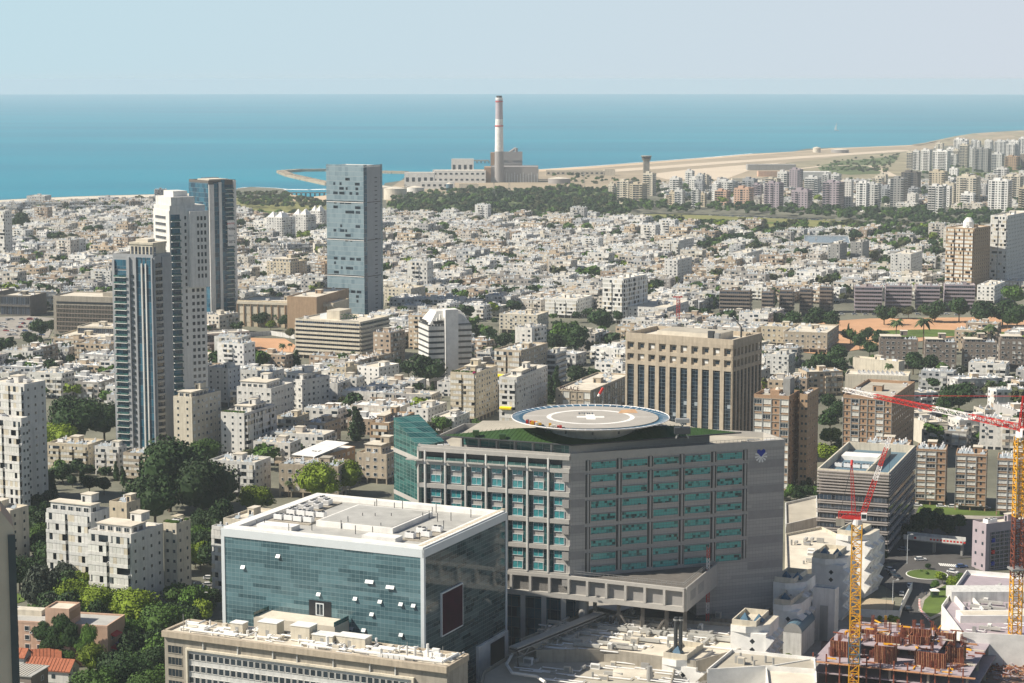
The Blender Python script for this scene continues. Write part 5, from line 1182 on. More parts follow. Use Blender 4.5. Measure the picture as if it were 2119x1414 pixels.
b = slab('low white canteen block on a dark base beside the dirt lot', 428, 694, 12, -58, 412, 516, 2, 'white', 'blank', 'strip', house=False, lm='low white block by the dirt lot')
slab('dark modern block at the left edge behind the car park', 62, 615, 15, -15, 0, 96, 2, 'darkconc', 'strip', 'blank', name='civic_building', cat='civic building')
slab('larger dark blue-grey block cut by the left edge of the photo', -8, 607, 15, -15, -90, 30, 2, 'darkconc', 'blank', 'blank', name='civic_building', cat='civic building', house=False)
apart('white and grey tower cut by the left edge of the photo, by the sea end', 10, 438, 52, -25, -40, 24, 14, 'white', 'balc', 'punch', 0, 9, 'tower', 'apartment_tower', lm='left edge tower')
slab('white seafront hotel with stepped top near the left end of the shore', 92, 407, 14, -8, 55, 106, 4, 'white', 'punch', 'punch', 'hotel', 'seafront_hotel', lm='white seafront hotel')
# three towers with pointed white roofs
for k, (a, bx, c, y, lb) in enumerate([(551, 583, 610, 452, 'front'), (606, 633, 653, 446, 'middle'), (643, 662, 679, 438, 'rear')]):
    b = apart('pointed-roof white tower, %s of the three beside the blue glass tower' % lb, bx, y, 27, -30, a, c, 9, 'white', 'punch', 'balc', 0, 40 + k, 'apartment tower', 'pointed_tower', group='three pointed white towers', lm='pointed white towers' if k == 1 else None, house=False, extra=0)
    m = MB(); W, D = b.W, b.D
    for cx_, cy_ in ((.25, .25), (.72, .3), (.5, .7)): q = MB(); q.v = [(W * cx_ - W * .24, D * cy_ - D * .24, 27.3), (W * cx_ + W * .24, D * cy_ - D * .24, 27.3), (W * cx_ + W * .24, D * cy_ + D * .24, 27.3), (W * cx_ - W * .24, D * cy_ + D * .24, 27.3), (W * cx_, D * cy_, 34)]; q.f = [(0, 1, 4), (1, 2, 4), (2, 3, 4), (3, 0, 4), (3, 2, 1, 0)]; q.m = ['roofwhite'] * 5; b.part('pointed_cap', q)
# explicit apartment blocks, front to back
AP = [
 # label, bx, by, h, ang, ax, cx, floors, wall, front, side, heaters, kwargs
 ('tall white block at the left edge with two columns of small square windows', 50, 800, 52, -28, -30, 94, 14, 'white', 'balc', 'small', 0, dict(lm='white tower at the left edge', cat='apartment tower', name='apartment_tower')),
 ('lower white block with curved balconies in front of the tall left-edge block', 44, 872, 42, -28, -60, 58, 11, 'white', 'balc', 'small', 0, dict(cat='apartment tower', name='apartment_tower', par=1.3)),
 ('cream block at the lower left edge beside the dark pillar', 21, 1062, 21.6, -25, -70, 59, 6, 'cream', 'punch', 'small', 4, {}),
 ('grey-white block of balconies with a dark glazed penthouse, left of its twin', 188, 1068, 28, -25, 96, 226, 7, 'white2', 'balc', 'small', 0, dict(pent=(.05, .12, .95, .6, 3.2), lm='left twin apartment block')),
 ('white balcony block with a cream flank, nearest of the twin blocks over the garden', 271, 1112, 27.5, -25, 183, 337, 7, 'white', 'balc', 'small', 0, dict(pent=(.1, .15, .9, .6, 2.8), lm='right twin apartment block')),
 ('narrow cream end wing with a planted roof terrace behind the nearest twin block', 365, 1090, 27.5, -25, 338, 394, 7, 'cream', 'small', 'small', 0, {}),
 ('cream rear wing behind the left twin block, with an awning on its roof terrace', 262, 1046, 28, -25, 226, 290, 7, 'cream2', 'small', 'small', 2, {}),
 ('narrow white block squeezed behind the left corner of the framed glass office', 470, 1097, 24, -25, 438, 480, 7, 'white2', 'balc', 'punch', 3, dict(rm='roofpale')),
 ('low cream building with a boxy roof room behind the framed glass office roof', 505, 1082, 18, -25, 462, 569, 5, 'cream', 'punch', 'punch', 2, {}),
 ('cream-white block with a lone tall palm before it, right of the nearest left tower', 397, 827, 28.9, -25, 358.5, 457, 8, 'cream', 'small', 'punch', 3, dict(pent=(.1, .1, .8, .7, 2.8), lm='cream block right of the towers')),
 ('blue-shaded white block with a planted roof, right of the cream palm block', 505, 860, 21, -22, 457, 569, 6, 'white', 'small', 'balc', 2, dict(pent=(.2, .3, .9, .8, 2.8))),
 ('white block with dark glazed stair strip behind the cream palm block', 472, 766, 21, -25, 429, 497, 6, 'white', 'small', 'small', 2, {}),
 ('grey-white block with wide dark windows in front of the dirt lot', 566, 772, 17, -20, 496, 588, 4, 'white2', 'punch', 'punch', 9, {}),
 ('white block with awnings and a set-back top floor, right of the towers', 561, 808, 18, -22, 490, 606, 4, 'white', 'punch', 'punch', 0, dict(pent=(.05, .1, .8, .7, 3.4), lm='white block with awnings')),
 ('cool white block with a hollow terrace corner, below the cream striped slab', 625, 790, 18, -38, 585, 682, 5, 'white', 'punch', 'punch', 0, dict(pent=(.05, .1, .9, .55, 3.4))),
 ('white cubic block with small square windows in front of the white chamfered tower', 784, 764, 13, -32, 739, 826, 4, 'roofwhite', 'small', 'small', 2, {}),
 ('yellow-beige house with a blank sunlit flank left of the white cubic block', 716, 764, 13, -25, 683, 742, 4, 'cream2', 'punch', 'blank', 6, {}),
 ('yellow-cream block with bougainvillea on its roof, left of the white awning block', 985, 776, 26, -20, 932, 1030, 8, 'cream2', 'balc', 'punch', 0, dict(pent=(.3, .3, .7, .8, 2.8), lm='yellow-cream block')),
 ('white block with a bright yellow awning halfway up its front', 1069, 785, 26, -20, 1033, 1133, 8, 'white', 'balc', 'punch', 0, dict(pent=(.3, .2, .9, .7, 2.6), lm='white block with the yellow awning')),
 ('tan block with recessed balconies behind the yellow awning block', 1078, 729, 25, -25, 1023, 1134, 7, 'beige', 'balc', 'punch', 9, dict(lm='tan block behind the awning block')),
 ('long grey-white block behind and beside the tan balcony block', 1150, 735, 19, -22, 1120, 1172, 5, 'white2', 'strip', 'strip', 2, {}),
 ('low white-grey wing at the left of the tan balcony block', 1015, 733, 12, -22, 987, 1030, 3, 'white2', 'strip', 'strip', 1, {}),
 ('beige gabled commercial block with deep square windows, left of the tan hotel', 1222, 812, 16, -22, 1150, 1305, 3, 'beige', 'grid', 'grid', 8, dict(lm='beige commercial block')),
 ('grey-white block half lost in trees in front of the ficus-shaded garden', 528, 962, 15, -20, 435, 560, 4, 'white2', 'balc', 'punch', 12, dict(lm='garden block with many heaters')),
 ('brown low block with a row of ten heaters along its front parapet', 700, 970, 14, -14, 577, 725, 3, 'beige', 'punch', 'punch', 14, dict(rm='roofgrey', lm='brown block with heater row')),
 ('brown hall under a slanting white sheet roof behind the heater-lined block', 650, 950, 14, -28, 610, 735, 3, 'tan', 'blank', 'punch', 0, dict(rm='roofwhite', house=False, par=.3)),
 ('squat beige school-like block with a flat white canopy left of the green glass stair', 800, 945, 13, -22, 738, 838, 3, 'beige', 'punch', 'punch', 1, dict(pent=(.15, .2, .7, .7, 4))),
 ('row of beige walk-up flats crowned with heaters, below the nearest left tower', 182, 925, 13, -17, 98, 216, 4, 'cream2', 'balc', 'punch', 9, {}),
 ('white walk-up with steel-framed balconies in the row below the nearest left tower', 245, 930, 13, -17, 196, 262, 4, 'white', 'balc', 'punch', 8, {}),
 ('brick-brown walk-up at the right end of the row below the nearest left tower', 330, 945, 13, -17, 255, 352, 4, 'beige', 'balc', 'punch', 8, {}),
 ('yellow walk-up with white shutters right of the blue-shaded white block', 612, 868, 12, -20, 570, 640, 3, 'cream2', 'balc', 'punch', 8, {}),
 ('orange-beige walk-up with a white roof cabin, beside the dark conifer', 672, 880, 12, -22, 630, 705, 3, 'beige', 'balc', 'punch', 5, {}),
 ('brown block with tall window bays left of the yellow-cream block', 805, 880, 15, -18, 765, 858, 4, 'tan', 'balc', 'punch', 6, dict(pent=(.1, .2, .5, .7, 3))),
 ('plain white box of flats with a pale tiled terrace in front of the yellow-cream block', 885, 850, 10, -22, 842, 925, 3, 'white', 'small', 'small', 7, {}),
 ('low white workshop with a long roof, nearest the green glass stair tower', 940, 868, 9, -22, 895, 972, 3, 'white', 'small', 'small', 1, {}),
 # right of the hotel
 ('slab of olive-grey concrete and orange brick infill with a dish on its roof', 1633, 827, 43, -22, 1560, 1655, 12, 'brick', 'grid', 'small', 0, dict(par=1.5, rm='roofgrey', cat='apartment tower', name='apartment_tower', lm='brick slab with the dish')),
 ('darker brown rear half of the brick slab with the dish', 1671, 823, 43, -22, 1655, 1694, 12, 'tan', 'small', 'small', 0, dict(par=1.5, cat='apartment tower', name='apartment_tower', rm='roofgrey')),
 ('broad concrete-framed brick slab behind the louvred office block', 1846, 829, 33, -22, 1745, 1893, 10, 'brick', 'grid', 'small', 0, dict(par=1.5, rm='roofgrey', cat='apartment tower', name='apartment_tower', lm='broad brick slab')),
 ('white-topped brown flats hidden behind the louvred office roof', 1882, 925, 24, -15, 1790, 1900, 8, 'brick', 'grid', 'small', 12, dict(D=13, par=.8)),
 ('framed brown flats on stilts, left of the pair beside the yellow crane', 1958, 935, 24, -15, 1896, 1972, 8, 'brick', 'grid', 'small', 12, dict(D=13, par=.8, lm='brown stilted flats')),
 ('framed brown flats on stilts, right of the pair beside the yellow crane', 2042, 945, 24, -15, 1978, 2056, 8, 'brick', 'grid', 'small', 12, dict(D=13, par=.8)),
 ('framed brown flats on stilts cut by the right edge, behind the crane mast', 2130, 955, 24, -15, 2064, 2160, 8, 'brick', 'grid', 'small', 12, dict(D=13, par=.8)),
 ('beige walk-up with strip windows just right of the hotel roof', 1712, 692, 13, -18, 1622, 1736, 3, 'beige', 'punch', 'punch', 9, {}),
 ('beige walk-up half hidden behind the right flank of the hotel', 1640, 680, 13, -18, 1575, 1652, 3, 'cream2', 'punch', 'punch', 8, {}),
 ('white block with open stair and small windows, right of the hotel flank', 1632, 738, 14, -25, 1585, 1646, 4, 'white2', 'punch', 'punch', 2, {}),
 # park side row
 ('tan-brown tower with a white domed roof room near the right edge', 2016, 475, 57, -35, 1958, 2050, 17, 'tan', 'balc', 'small', 0, dict(cat='apartment tower', name='apartment_tower', lm='tan tower with the white dome')),
 ('tall white balcony tower cut by the right edge, beside the tan domed tower', 2085, 449, 65, -30, 2050, 2135, 19, 'white', 'balc', 'small', 0, dict(cat='apartment tower', name='apartment_tower', lm='white tower at the right edge')),
 ('white slab of flats in front of the tan tower with the dome', 2015, 545, 18, -25, 1957, 2050, 6, 'roofwhite', 'punch', 'punch', 6, {}),
 ('white twin-bay slab right of centre, behind the tan balcony block', 1290, 580, 33, -28, 1247, 1338, 9, 'roofwhite', 'balc', 'balc', 3, dict(lm='white twin-bay slab')),
 ('small white tower with cool shaded sides behind the white twin-bay slab', 1402, 540, 22, -25, 1375, 1432, 7, 'white', 'punch', 'punch', 3, {}),
 ('white block with long balconies in the mid-distance, right of centre', 1405, 500, 17, -25, 1373, 1436, 5, 'white', 'balc', 'punch', 3, {}),
 ('pale grey flats with a wide front near the long park lawn', 1546, 526, 16, -25, 1507, 1579, 5, 'white2', 'punch', 'punch', 4, {}),
 ('grey tower, left of the grey twin pair below the lawn', 1738, 507, 24, -25, 1713, 1753, 8, 'grey', 'punch', 'small', 0, dict(lm='grey twin towers')),
 ('grey tower, right of the grey twin pair below the lawn', 1785, 503, 24, -25, 1760, 1799, 8, 'grey', 'punch', 'small', 0, {}),
 ('square beige-white tower right of the grey twin towers', 1885, 528, 24, -25, 1843, 1909, 8, 'white2', 'punch', 'punch', 2, {}),
 ('white flats at the right end of the stepped rows by the trees', 2058, 594, 14, -25, 2022, 2080, 4, 'roofwhite', 'punch', 'punch', 4, {}),
 ('sand-coloured block with roof shed left of the lone blue glass tower', 600, 545, 20, -28, 552, 635, 7, 'cream2', 'punch', 'punch', 3, dict(pent=(.1, .2, .8, .8, 2.8))),
 ('orange-brick block tucked against the left side of the blue glass tower', 672, 548, 19, -25, 652, 690, 6, 'tan', 'grid', 'small', 1, {}),
 ('pale mansion block behind the dark tree line, right of the white tower', 1112, 655, 13, -20, 1033, 1135, 4, 'cream', 'punch', 'punch', 9, {}),
 ('white block with long terraces right of the lone blue glass tower', 850, 600, 14, -25, 795, 880, 4, 'cream', 'punch', 'punch', 5, {}),
 ('white stepped terraces block left of the white twin-bay slab', 1195, 622, 14, -22, 1128, 1225, 4, 'roofwhite', 'balc', 'punch', 4, {}),
 ('white shelf-like block behind the hotel, left of the park', 1380, 640, 12, -22, 1300, 1425, 3, 'white', 'punch', 'punch', 4, {}),
]
# stepped brown-grey rows: five, then four more to the right
for k, (a, bx, c, y) in enumerate([(1489, 1552, 1585, 604), (1576, 1600, 1622, 606), (1613, 1640, 1662, 603), (1655, 1680, 1702, 600), (1696, 1722, 1742, 596)]):
    AP.append(('stepped grey-brown block, %s from left in the shaded row' % ['first', 'second', 'third', 'fourth', 'fifth'][k], bx, y, 20, -12, a, c, 6, 'greybrown', 'strip', 'strip', 6, dict(D=13, group='stepped shaded row', lm='stepped shaded row' if k == 2 else None)))
for k, (a, bx, c, y) in enumerate([(1769, 1826, 1838, 596), (1833, 1887, 1897, 594), (1896, 1945, 1955, 594), (1955, 2018, 2028, 592)]):
    AP.append(('terraced purple-brown block, %s from left in the row facing the orange park' % ['first', 'second', 'third', 'fourth'][k], bx, y, 20, -8, a, c, 6, 'purplegrey', 'strip', 'small', 8, dict(D=13, group='terraced row facing the park', lm='terraced row facing the park' if k == 1 else None)))
for k, (a, bx, c, y) in enumerate([(1820, 1900, 1910, 706), (1914, 1980, 1991, 712), (1994, 2064, 2076, 712), (2070, 2150, 2160, 706)]):
    AP.append(('grey-brown block with white top storey, %s from left below the park lawn' % ['first', 'second', 'third', 'fourth'][k], bx, y, 18, -8, a, c, 5, 'greybrown', 'punch', 'small', 14, dict(D=12, group='row below the park lawn', lm='row below the park lawn' if k == 1 else None, pent=(.03, .05, .55, .9, 2.4))))
for k, (lb, bx, by, h, an, a, c, fl, wm, fF, fR, nh, kw) in enumerate(AP):
    b = apart(lb, bx, by, h, an, a, c, fl, wm, fF, fR, nh, 100 + k, **kw)
    if 'commercial' in lb: m = MB(); m.box(b.W * .18, .4, 16, b.W * .62, .6, 16.3, 'steel'); b.part('sign_frame', m); sign_text('roof_sign', 'PALACE', 3.2, 'maroon', b.t, b.F, b.W * .4, 17.4, 0)
    if 'yellow awning' in lb:
        m = MB(); m.hexa([(1, -2.6, 10), (7.5, -2.6, 10), (7.5, 0, 10.9), (1, 0, 10.9), (1, -2.7, 10.9), (7.5, -2.7, 10.9), (7.5, 0, 12), (1, 0, 12)], 'awning'); b.lab('awning', m, 'bright yellow awning')
    if 'white domed' in lb:
        m = MB(); m.cyl(b.W * .5, b.D * .5, 57, 62, 4.6, 'roofwhite', 12); m.cyl(b.W * .5, b.D * .5, 62, 65.5, 4.6, 'roofwhite', 12, 2); b.part('dome', m)
    if 'bougainvillea' in lb or 'planted' in lb:
        for q in range(8):
            c_ = link('roof_plant', CR['green' if q else 'olive'][q % 3], b.t, (b.W * (.08 + .12 * q), 1.2, b.H + 1.3)); c_.scale = (2.6, 2.2, 1.8)
        if 'boug' in lb: m = crown_mb(5, 4, 250, .2, 'magenta'); o = link('flowering_plant', m.mesh('flowering_plant'), b.t, (b.W * .92, .6, b.H + 1)); o.scale = (3.4, 3, 2.6)
    if 'dish' in lb and 'rear' not in lb:
        m = MB(); m.cyl(b.W * .55, b.D * .4, 44, 47, 2.3, 'roofpale', 16, .5); o = m.build('satellite_dish', b.t); m = MB(); m.box(b.W * .7, b.D * .4, 43.1, b.W * .9, b.D * .8, 51, 'grey'); b.part('lift_tower', m); m = MB(); m.box(b.W * .4, b.D * .2, 43.1, b.W * .65, b.D * .6, 46, 'brick'); b.part('roof_room', m)
    if 'sheet roof' in lb:
        m = MB(); m.hexa([(-1, -1, 15), (b.W + 1, -1, 15), (b.W + 1, b.D * .8, 17), (-1, b.D * .8, 17), (-1, -1, 15.3), (b.W + 1, -1, 15.3), (b.W + 1, b.D * .8, 17.3), (-1, b.D * .8, 17.3)], 'roofwhite'); b.lab('sheet_roof', m, 'slanting white sheet roof')
    if 'narrow cream end wing' in lb:
        m = MB(); m.box(1, b.D * .4, 30, b.W - 2, b.D - 1, 30.2, 'cream2'); b.part('awning', m)
        for q in range(4): c_ = link('roof_plant', CR['green'][q % 3], b.t, (b.W * (.6 + .1 * q), .8 + q * 2, b.H + 1.2)); c_.scale = (2.4, 2.2, 1.8)
# hall with skylights
b = apart('windowless cream hall with a row of slanted skylights on its roof', 1880, 782, 12, -14, 1749, 1908, 2, 'cream', 'blank', 'blank', 0, 3, 'hall', 'sports_hall', lm='cream skylight hall', D=20, pil=False, house=False, extra=2)
for i in range(10): m = MB(); u = b.W * (.18 + .075 * i); m.hexa([(u, b.D * .25, 12.1), (u + 2.6, b.D * .25, 12.1), (u + 2.6, b.D * .7, 12.1), (u, b.D * .7, 12.1), (u, b.D * .25, 12.4), (u + .2, b.D * .25, 14), (u + .2, b.D * .7, 14), (u, b.D * .7, 12.4)], 'roofwhite'); b.part('skylight', m)
for i in range(14): m = MB(); m.fb(b.F, b.W * (.3 + .045 * i), b.W * (.3 + .045 * i) + .5, 9, 9.6, 0, .05, 'dark'); b.part('vent', m)
slab('long beige gallery roof running behind the cream skylight hall', 1860, 752, 12, -40, 1765, 1872, 2, 'cream', 'blank', 'blank', cat='hall', name='hall_wing')
# solar-panelled school by the park trees
slab('long low school roof lined with blue solar panels among the park trees', 1760, 505, 9, -8, 1664, 1765, 2, 'white2', 'strip', 'strip', cat='school', name='school_building', rm='panel', house=False)
# ---------------------------------------------------------------- towers of the far quarter (too small to show their parts)
def far_tower(seed, W, D, H, wm):
    R = random.Random(seed); b = MB(); b.box(0, 0, 0, W, D, H, wm); fl = int(H / 3.2)
    for F_, Ln in ((Face(0, 0, 0), W), (Face(W, 0, pi / 2), D), (Face(0, D, -pi / 2), D)):
        n = max(3, int(Ln / 4.2)); p = Ln / n; kinds = [R.choice('bwwg') for _ in range(n)]
        for f in range(fl):
            z = 1 + f * 3.2
            for i, k in enumerate(kinds):
                if k == 'b': b.fb(F_, i * p + .3, (i + 1) * p - .3, z, z + 1.1, 0, 1.4, wm); b.fq(F_, i * p + .3, (i + 1) * p - .3, z + 1.1, z + 2.9, .05, 'win')
                elif k == 'w': b.fq(F_, i * p + p * .25, i * p + p * .7, z + 1, z + 2.4, .05, 'win')
                else: b.fq(F_, i * p + .2, (i + 1) * p - .2, z + .4, z + 2.7, .05, 'win')
    b.box(W * .2, D * .2, H, W * .55, D * .7, H + 4, wm); b.box(W * .6, D * .3, H, W * .85, D * .8, H + 2.2, wm); parapet(b, 0, 0, W, D, H, 1.2, wm, .4)
    return b
FT = []
rows_ = [  # px left, px right, py base, py top, wall
 (1258, 1275, 412, 378, 'cream'), (1276, 1310, 422, 372, 'cream'), (1302, 1340, 424, 378, 'cream2'), (1330, 1358, 405, 356, 'cream'), (1385, 1412, 402, 366, 'white'), (1425, 1455, 402, 366, 'white'), (1384, 1400, 430, 395, 'cream2'), (1395, 1418, 431, 390, 'white2'),
 (1430, 1450, 432, 390, 'white2'), (1448, 1462, 428, 398, 'cream2'), (1480, 1528, 408, 372, 'white2'), (1478, 1512, 424, 392, 'pink'), (1518, 1560, 430, 386, 'pink'), (1555, 1580, 420, 380, 'purplegrey'), (1580, 1622, 432, 376, 'purplegrey'), (1632, 1662, 398, 348, 'purplegrey'),
 (1636, 1682, 436, 390, 'purplegrey'), (1664, 1700, 415, 364, 'white2'), (1700, 1748, 436, 374, 'purplegrey'), (1744, 1766, 434, 370, 'white'), (1770, 1798, 438, 376, 'roofwhite'), (1794, 1822, 436, 378, 'white2'), (1820, 1836, 412, 378, 'greybrown'), (1840, 1878, 432, 366, 'grey'), (1862, 1906, 416, 354, 'darkconc'),
 (1918, 1958, 440, 382, 'white'), (1920, 1962, 410, 352, 'cream2'), (1976, 2030, 424, 362, 'cream'), (2042, 2095, 438, 370, 'roofwhite'), (2070, 2119, 420, 362, 'cream'), (2105, 2150, 440, 385, 'cream2'),
 (1875, 1890, 350, 312, 'cream'), (1888, 1904, 352, 310, 'white'), (1904, 1928, 354, 308, 'white'), (1928, 1968, 356, 310, 'roofwhite'), (1984, 2006, 348, 298, 'cream'), (1996, 2020, 346, 304, 'white2'), (2010, 2052, 357, 306, 'grey'), (2050, 2078, 354, 316, 'white2'), (2078, 2112, 352, 322, 'tan'), (2110, 2150, 352, 318, 'greybrown'),
 (1978, 1990, 325, 296, 'white'), (2012, 2030, 316, 290, 'white'), (2036, 2056, 312, 289, 'white'), (2056, 2086, 322, 290, 'white2'), (2086, 2112, 322, 290, 'white'), (2106, 2130, 318, 284, 'white'), (1954, 1972, 330, 310, 'white2')]
R_ = random.Random(61)
for k in range(34): x0 = R_.uniform(1360, 2110); pb = R_.uniform(392, 420) if x0 < 1900 else R_.uniform(372, 436); w_ = R_.uniform(16, 34); rows_.append((x0, x0 + w_, pb, pb - R_.uniform(26, 46), R_.choice(['white', 'white2', 'cream', 'roofwhite', 'coolgrey'])))
for k in range(16): x0 = R_.uniform(1930, 2125); pb = R_.uniform(318, 350); rows_.append((x0, x0 + R_.uniform(12, 24), pb, pb - R_.uniform(18, 36), R_.choice(['white', 'white2', 'roofwhite', 'cream'])))
for k, (a, c, pb, pt, wm) in enumerate(rows_):
    x, y = G((a + c) / 2, pb); d = y * CT + HC * ST; Wt = (c - a) * d / F_PX; an = radians(-27); W = Wt * .76; D = Wt * .7; phi = atan((pt - CYP) / F_PX) + TH; H = max(12, HC - y * tan(phi)) - 3
    bt = far_tower(900 + k, W, D, H, wm); ox, oy = rot2(-W / 2, -D / 2, an); o = bt.build('apartment_tower', loc=(x + ox, y + oy, 0), rz=an); FT.append((o, wm, x, y, int(H / 3.2))); foot_rect(x + ox, y + oy, an, W, D, 7); o['group'] = 'far towers beyond the lawn'; o['category'] = 'apartment tower'
# ---------------------------------------------------------------- lower left corner
b = Blk('ivy_clad_house', 'salmon-pink institute with an ivy-covered stair tower', 'institute building', 222, 1300, 13, -12, -10, 251, lm='pink ivy-clad building', D=14)
W, D, H, t = b.W, b.D, 13, b.t
m = MB(); m.box(0, 0, 0, W, D, H, 'pink'); b.part('wall', m); m = MB(); parapet(m, -.05, -.05, W + .05, D + .05, H, .7, 'pink', .5); b.part('parapet', m); m = MB(); m.box(.5, .5, H, W - .5, D - .5, H + .25, 'roofmetal'); b.part('roof', m)
m = MB(); tx = W * .47; m.box(tx, -1.5, 0, tx + 8, 7, H + 5, 'pink'); m.box(tx + .3, -1.2, H + 5, tx + 7.7, 6.7, H + 5.3, 'roofpale'); parapet(m, tx, -1.5, tx + 8, 7, H + 5, .8, 'pink', .3); b.part('stair_tower', m); m = MB(); m.fb(Face(tx + 8, -1.5, pi / 2), .5, 8, H + 2, H + 4.6, 0, .1, 'brick'); b.part('brick_panel', m)
for k in range(20):
    R_ = random.Random(k); o = link('ivy', CR['dark' if k % 3 else 'green'][k % 3], t, (tx + R_.uniform(-3, 15), -2.0 + R_.uniform(-.4, .6), R_.uniform(2, H + 1))); o.scale = (R_.uniform(6, 10), 2.6, R_.uniform(7, 12))
for r in range(4):
    for i in range(6): b.w.add(b.F, 2 + i * 4, 2 + r * 2.9, 1.4, 1.4, 'win', 'white')
    acs(t, [(b.F, 4.2 + (r % 2) * 8, 1.2 + r * 2.9)])
b.w.add(b.R, 3, 8.6, 3.5, 1.6, 'win', 'white'); b.w.add(b.R, 3, 4.4, 3.5, 1.6, 'win', 'white'); b.w.done()
for z in (10.5, 6.4): m = MB(); m.hexa([(W, 2.5, z - .6), (W + 1.8, 2.5, z - .9), (W + 1.8, 7.5, z - .9), (W, 7.5, z - .6), (W, 2.5, z), (W + 1.8, 2.5, z - .7), (W + 1.8, 7.5, z - .7), (W, 7.5, z)], 'red'); b.part('awning', m)
m = MB(); m.box(3, 8, H + .25, 12, 12, H + 2, 'cream'); b.part('roof_room', m)
def gable(name, label, px, py, w_, d_, h, rh, ang, cat='house', wall='white', roofm='tile'):
    x, y = G(px, py, h); t = thing(name, label, cat, (x, y, 0), radians(ang)); foot_rect(x, y, radians(ang), w_, d_, 1)
    m = MB(); m.box(0, 0, 0, w_, d_, h, wall); m.v += [(0, 0, h), (0, d_, h), (0, d_ / 2, h + rh), (w_, 0, h), (w_, d_, h), (w_, d_ / 2, h + rh)]; k = len(m.v) - 6; m.f += [(k, k + 1, k + 2)[::-1], (k + 3, k + 4, k + 5)]; m.m += [wall] * 2; m.build('wall', t)
    m = MB(); e = .5
    for s_ in (0, 1):
        y0, yr = (-e, d_ / 2) if s_ == 0 else (d_ + e, d_ / 2); q = [(-e, y0, h - .2), (w_ + e, y0, h - .2), (w_ + e, yr, h + rh + .1), (-e, yr, h + rh + .1)]
        if s_: q = q[::-1]
        m.poly(q, roofm); m.poly([(a, b_, c - .25) for a, b_, c in q][::-1], roofm)
    for i in range(int(w_ / 1.1)): m.tube((i * 1.1, -e, h - .12), (i * 1.1, d_ / 2, h + rh + .16), .1, roofm, 4)
    m.build('roof', t)
    m = MB(); m.fb(Face(0, 0, 0), w_ * .3, w_ * .3 + 1.2, 1.5, 2.8, 0, .06, 'win'); m.build('window', t); m = MB(); m.fb(Face(0, 0, 0), w_ * .6, w_ * .6 + 1.2, 1.5, 2.8, 0, .06, 'win'); m.build('window', t); m = MB(); m.fb(Face(w_, 0, pi / 2), d_ * .4, d_ * .4 + 1.0, h * .7, h * .7 + 1.2, 0, .06, 'win'); m.build('window', t)
gable('tiled_house', 'low white house with the largest red tiled roof at the bottom left', 52, 1382, 14.5, 7, 4.2, 2.6, -14)
gable('tiled_house', 'smaller red tiled roof wing behind the low white tiled house', 66, 1364, 8.5, 6, 4, 2.2, 12)
gable('tiled_house', 'red tiled gable just beside the dark pillar on the left edge', 24, 1358, 4, 5, 7, 2, -14)
b = Blk('shed', 'grey shed with a ribbed sheet roof in the bottom left corner', 'shed', 64, 1401, 8, -14, 10, 99, mg=2); m = MB(); m.box(0, 0, 0, b.W, b.D, 8, 'greybrown'); b.part('wall', m); m = MB(); m.box(-.4, -.4, 8, b.W + .4, b.D + .4, 8.3, 'roofmetal'); b.part('roof', m)
for i in range(int(b.W / 1.0)): m = MB(); m.box(i * 1.0, -.4, 8.31, i * 1.0 + .2, b.D + .4, 8.45, 'roofpale'); b.part('roof_rib', m)
b.w.add(b.F, 2, 4.8, 1.1, 1.1); b.w.add(b.F, b.W * .6, 4.6, 1.1, 1.3); b.w.add(b.R, b.D * .6, 5, 1.1, 1.4); b.w.done()
# the near tower edge cut by the left border
nx, ny = G(-40, 1300, 150); x, y = -27.1, 97.2; t = thing('tower_corner', 'blurred brown corner of a neighbouring tower filling the lower left edge', 'tower', (x, y, 0), radians(15.5)); top = HC - 98 * tan(atan((1056 - 707) / F_PX) + TH)
m = MB(); m.box(-8, 0, 0, 2.9, 3, top - .9, 'pillar'); m.build('shaft', t); m = MB(); m.hexa([(-8, 0, top - .899), (2.9, 0, top - .899), (2.9, 3, top - .899), (-8, 3, top - .899), (-8, 0, top), (2.3, 0, top), (2.3, 3, top), (-8, 3, top)], 'pillar'); m.build('rounded_cap', t)
m = MB(); m.box(2.6, -.12, 0, 2.96, -.001, top - 1.2, 'darkconc'); m.build('edge_joint', t)
# ---------------------------------------------------------------- low hospital complex, lower right
def poly_block(name, label, cat, px, h, m, mr='roofgrey', par=1., lm=None, group=None, z0=0):
    """a building whose roof corners lie on the given pixels"""
    P = [G(x, y, h) for x, y in px]; a = sum(P[i][0] * P[(i + 1) % len(P)][1] - P[(i + 1) % len(P)][0] * P[i][1] for i in range(len(P)))
    if a < 0: P = P[::-1]
    cx, cy = sum(p[0] for p in P) / len(P), sum(p[1] for p in P) / len(P); t = thing(name, label, cat, (cx, cy, 0), 0, group, lm); Q = [(p[0] - cx, p[1] - cy) for p in P]
    b = MB(); b.prism(Q, z0, h - .05, m); b.build('wall', t)
    b = MB(); b.prism([(x * .97, y * .97) for x, y in Q], h - .04, h + .05, mr); b.build('roof', t)
    b = MB(); n = len(Q)
    for i in range(n):
        p, q = Q[i], Q[(i + 1) % n]; F_ = Face(p[0], p[1], atan2(q[1] - p[1], q[0] - p[0])); b.fb(F_, 0, hypot(q[0] - p[0], q[1] - p[1]), h - .05, h + par, -.35, .02 + .003 * i, m)
    b.build('parapet', t)
    FOOT.append((cx - 0, cy - 0, 0, 0, 0, max(hypot(*q) for q in Q) * .8 + 2))
    return t, Q, (cx, cy)
def up(c, px, py, z): g = G(px, py, z); return (g[0] - c[0], g[1] - c[1])
t, Q, c = poly_block('plant_roof', 'low hospital roof packed with ducts and air handlers below the grey block', 'hospital annex', [(1075, 1330), (1235, 1262), (1330, 1283), (1570, 1300), (1545, 1345), (1440, 1375), (1250, 1350), (1110, 1352)], 12, 'concrete', 'roofpale', lm='duct-filled hospital roof')
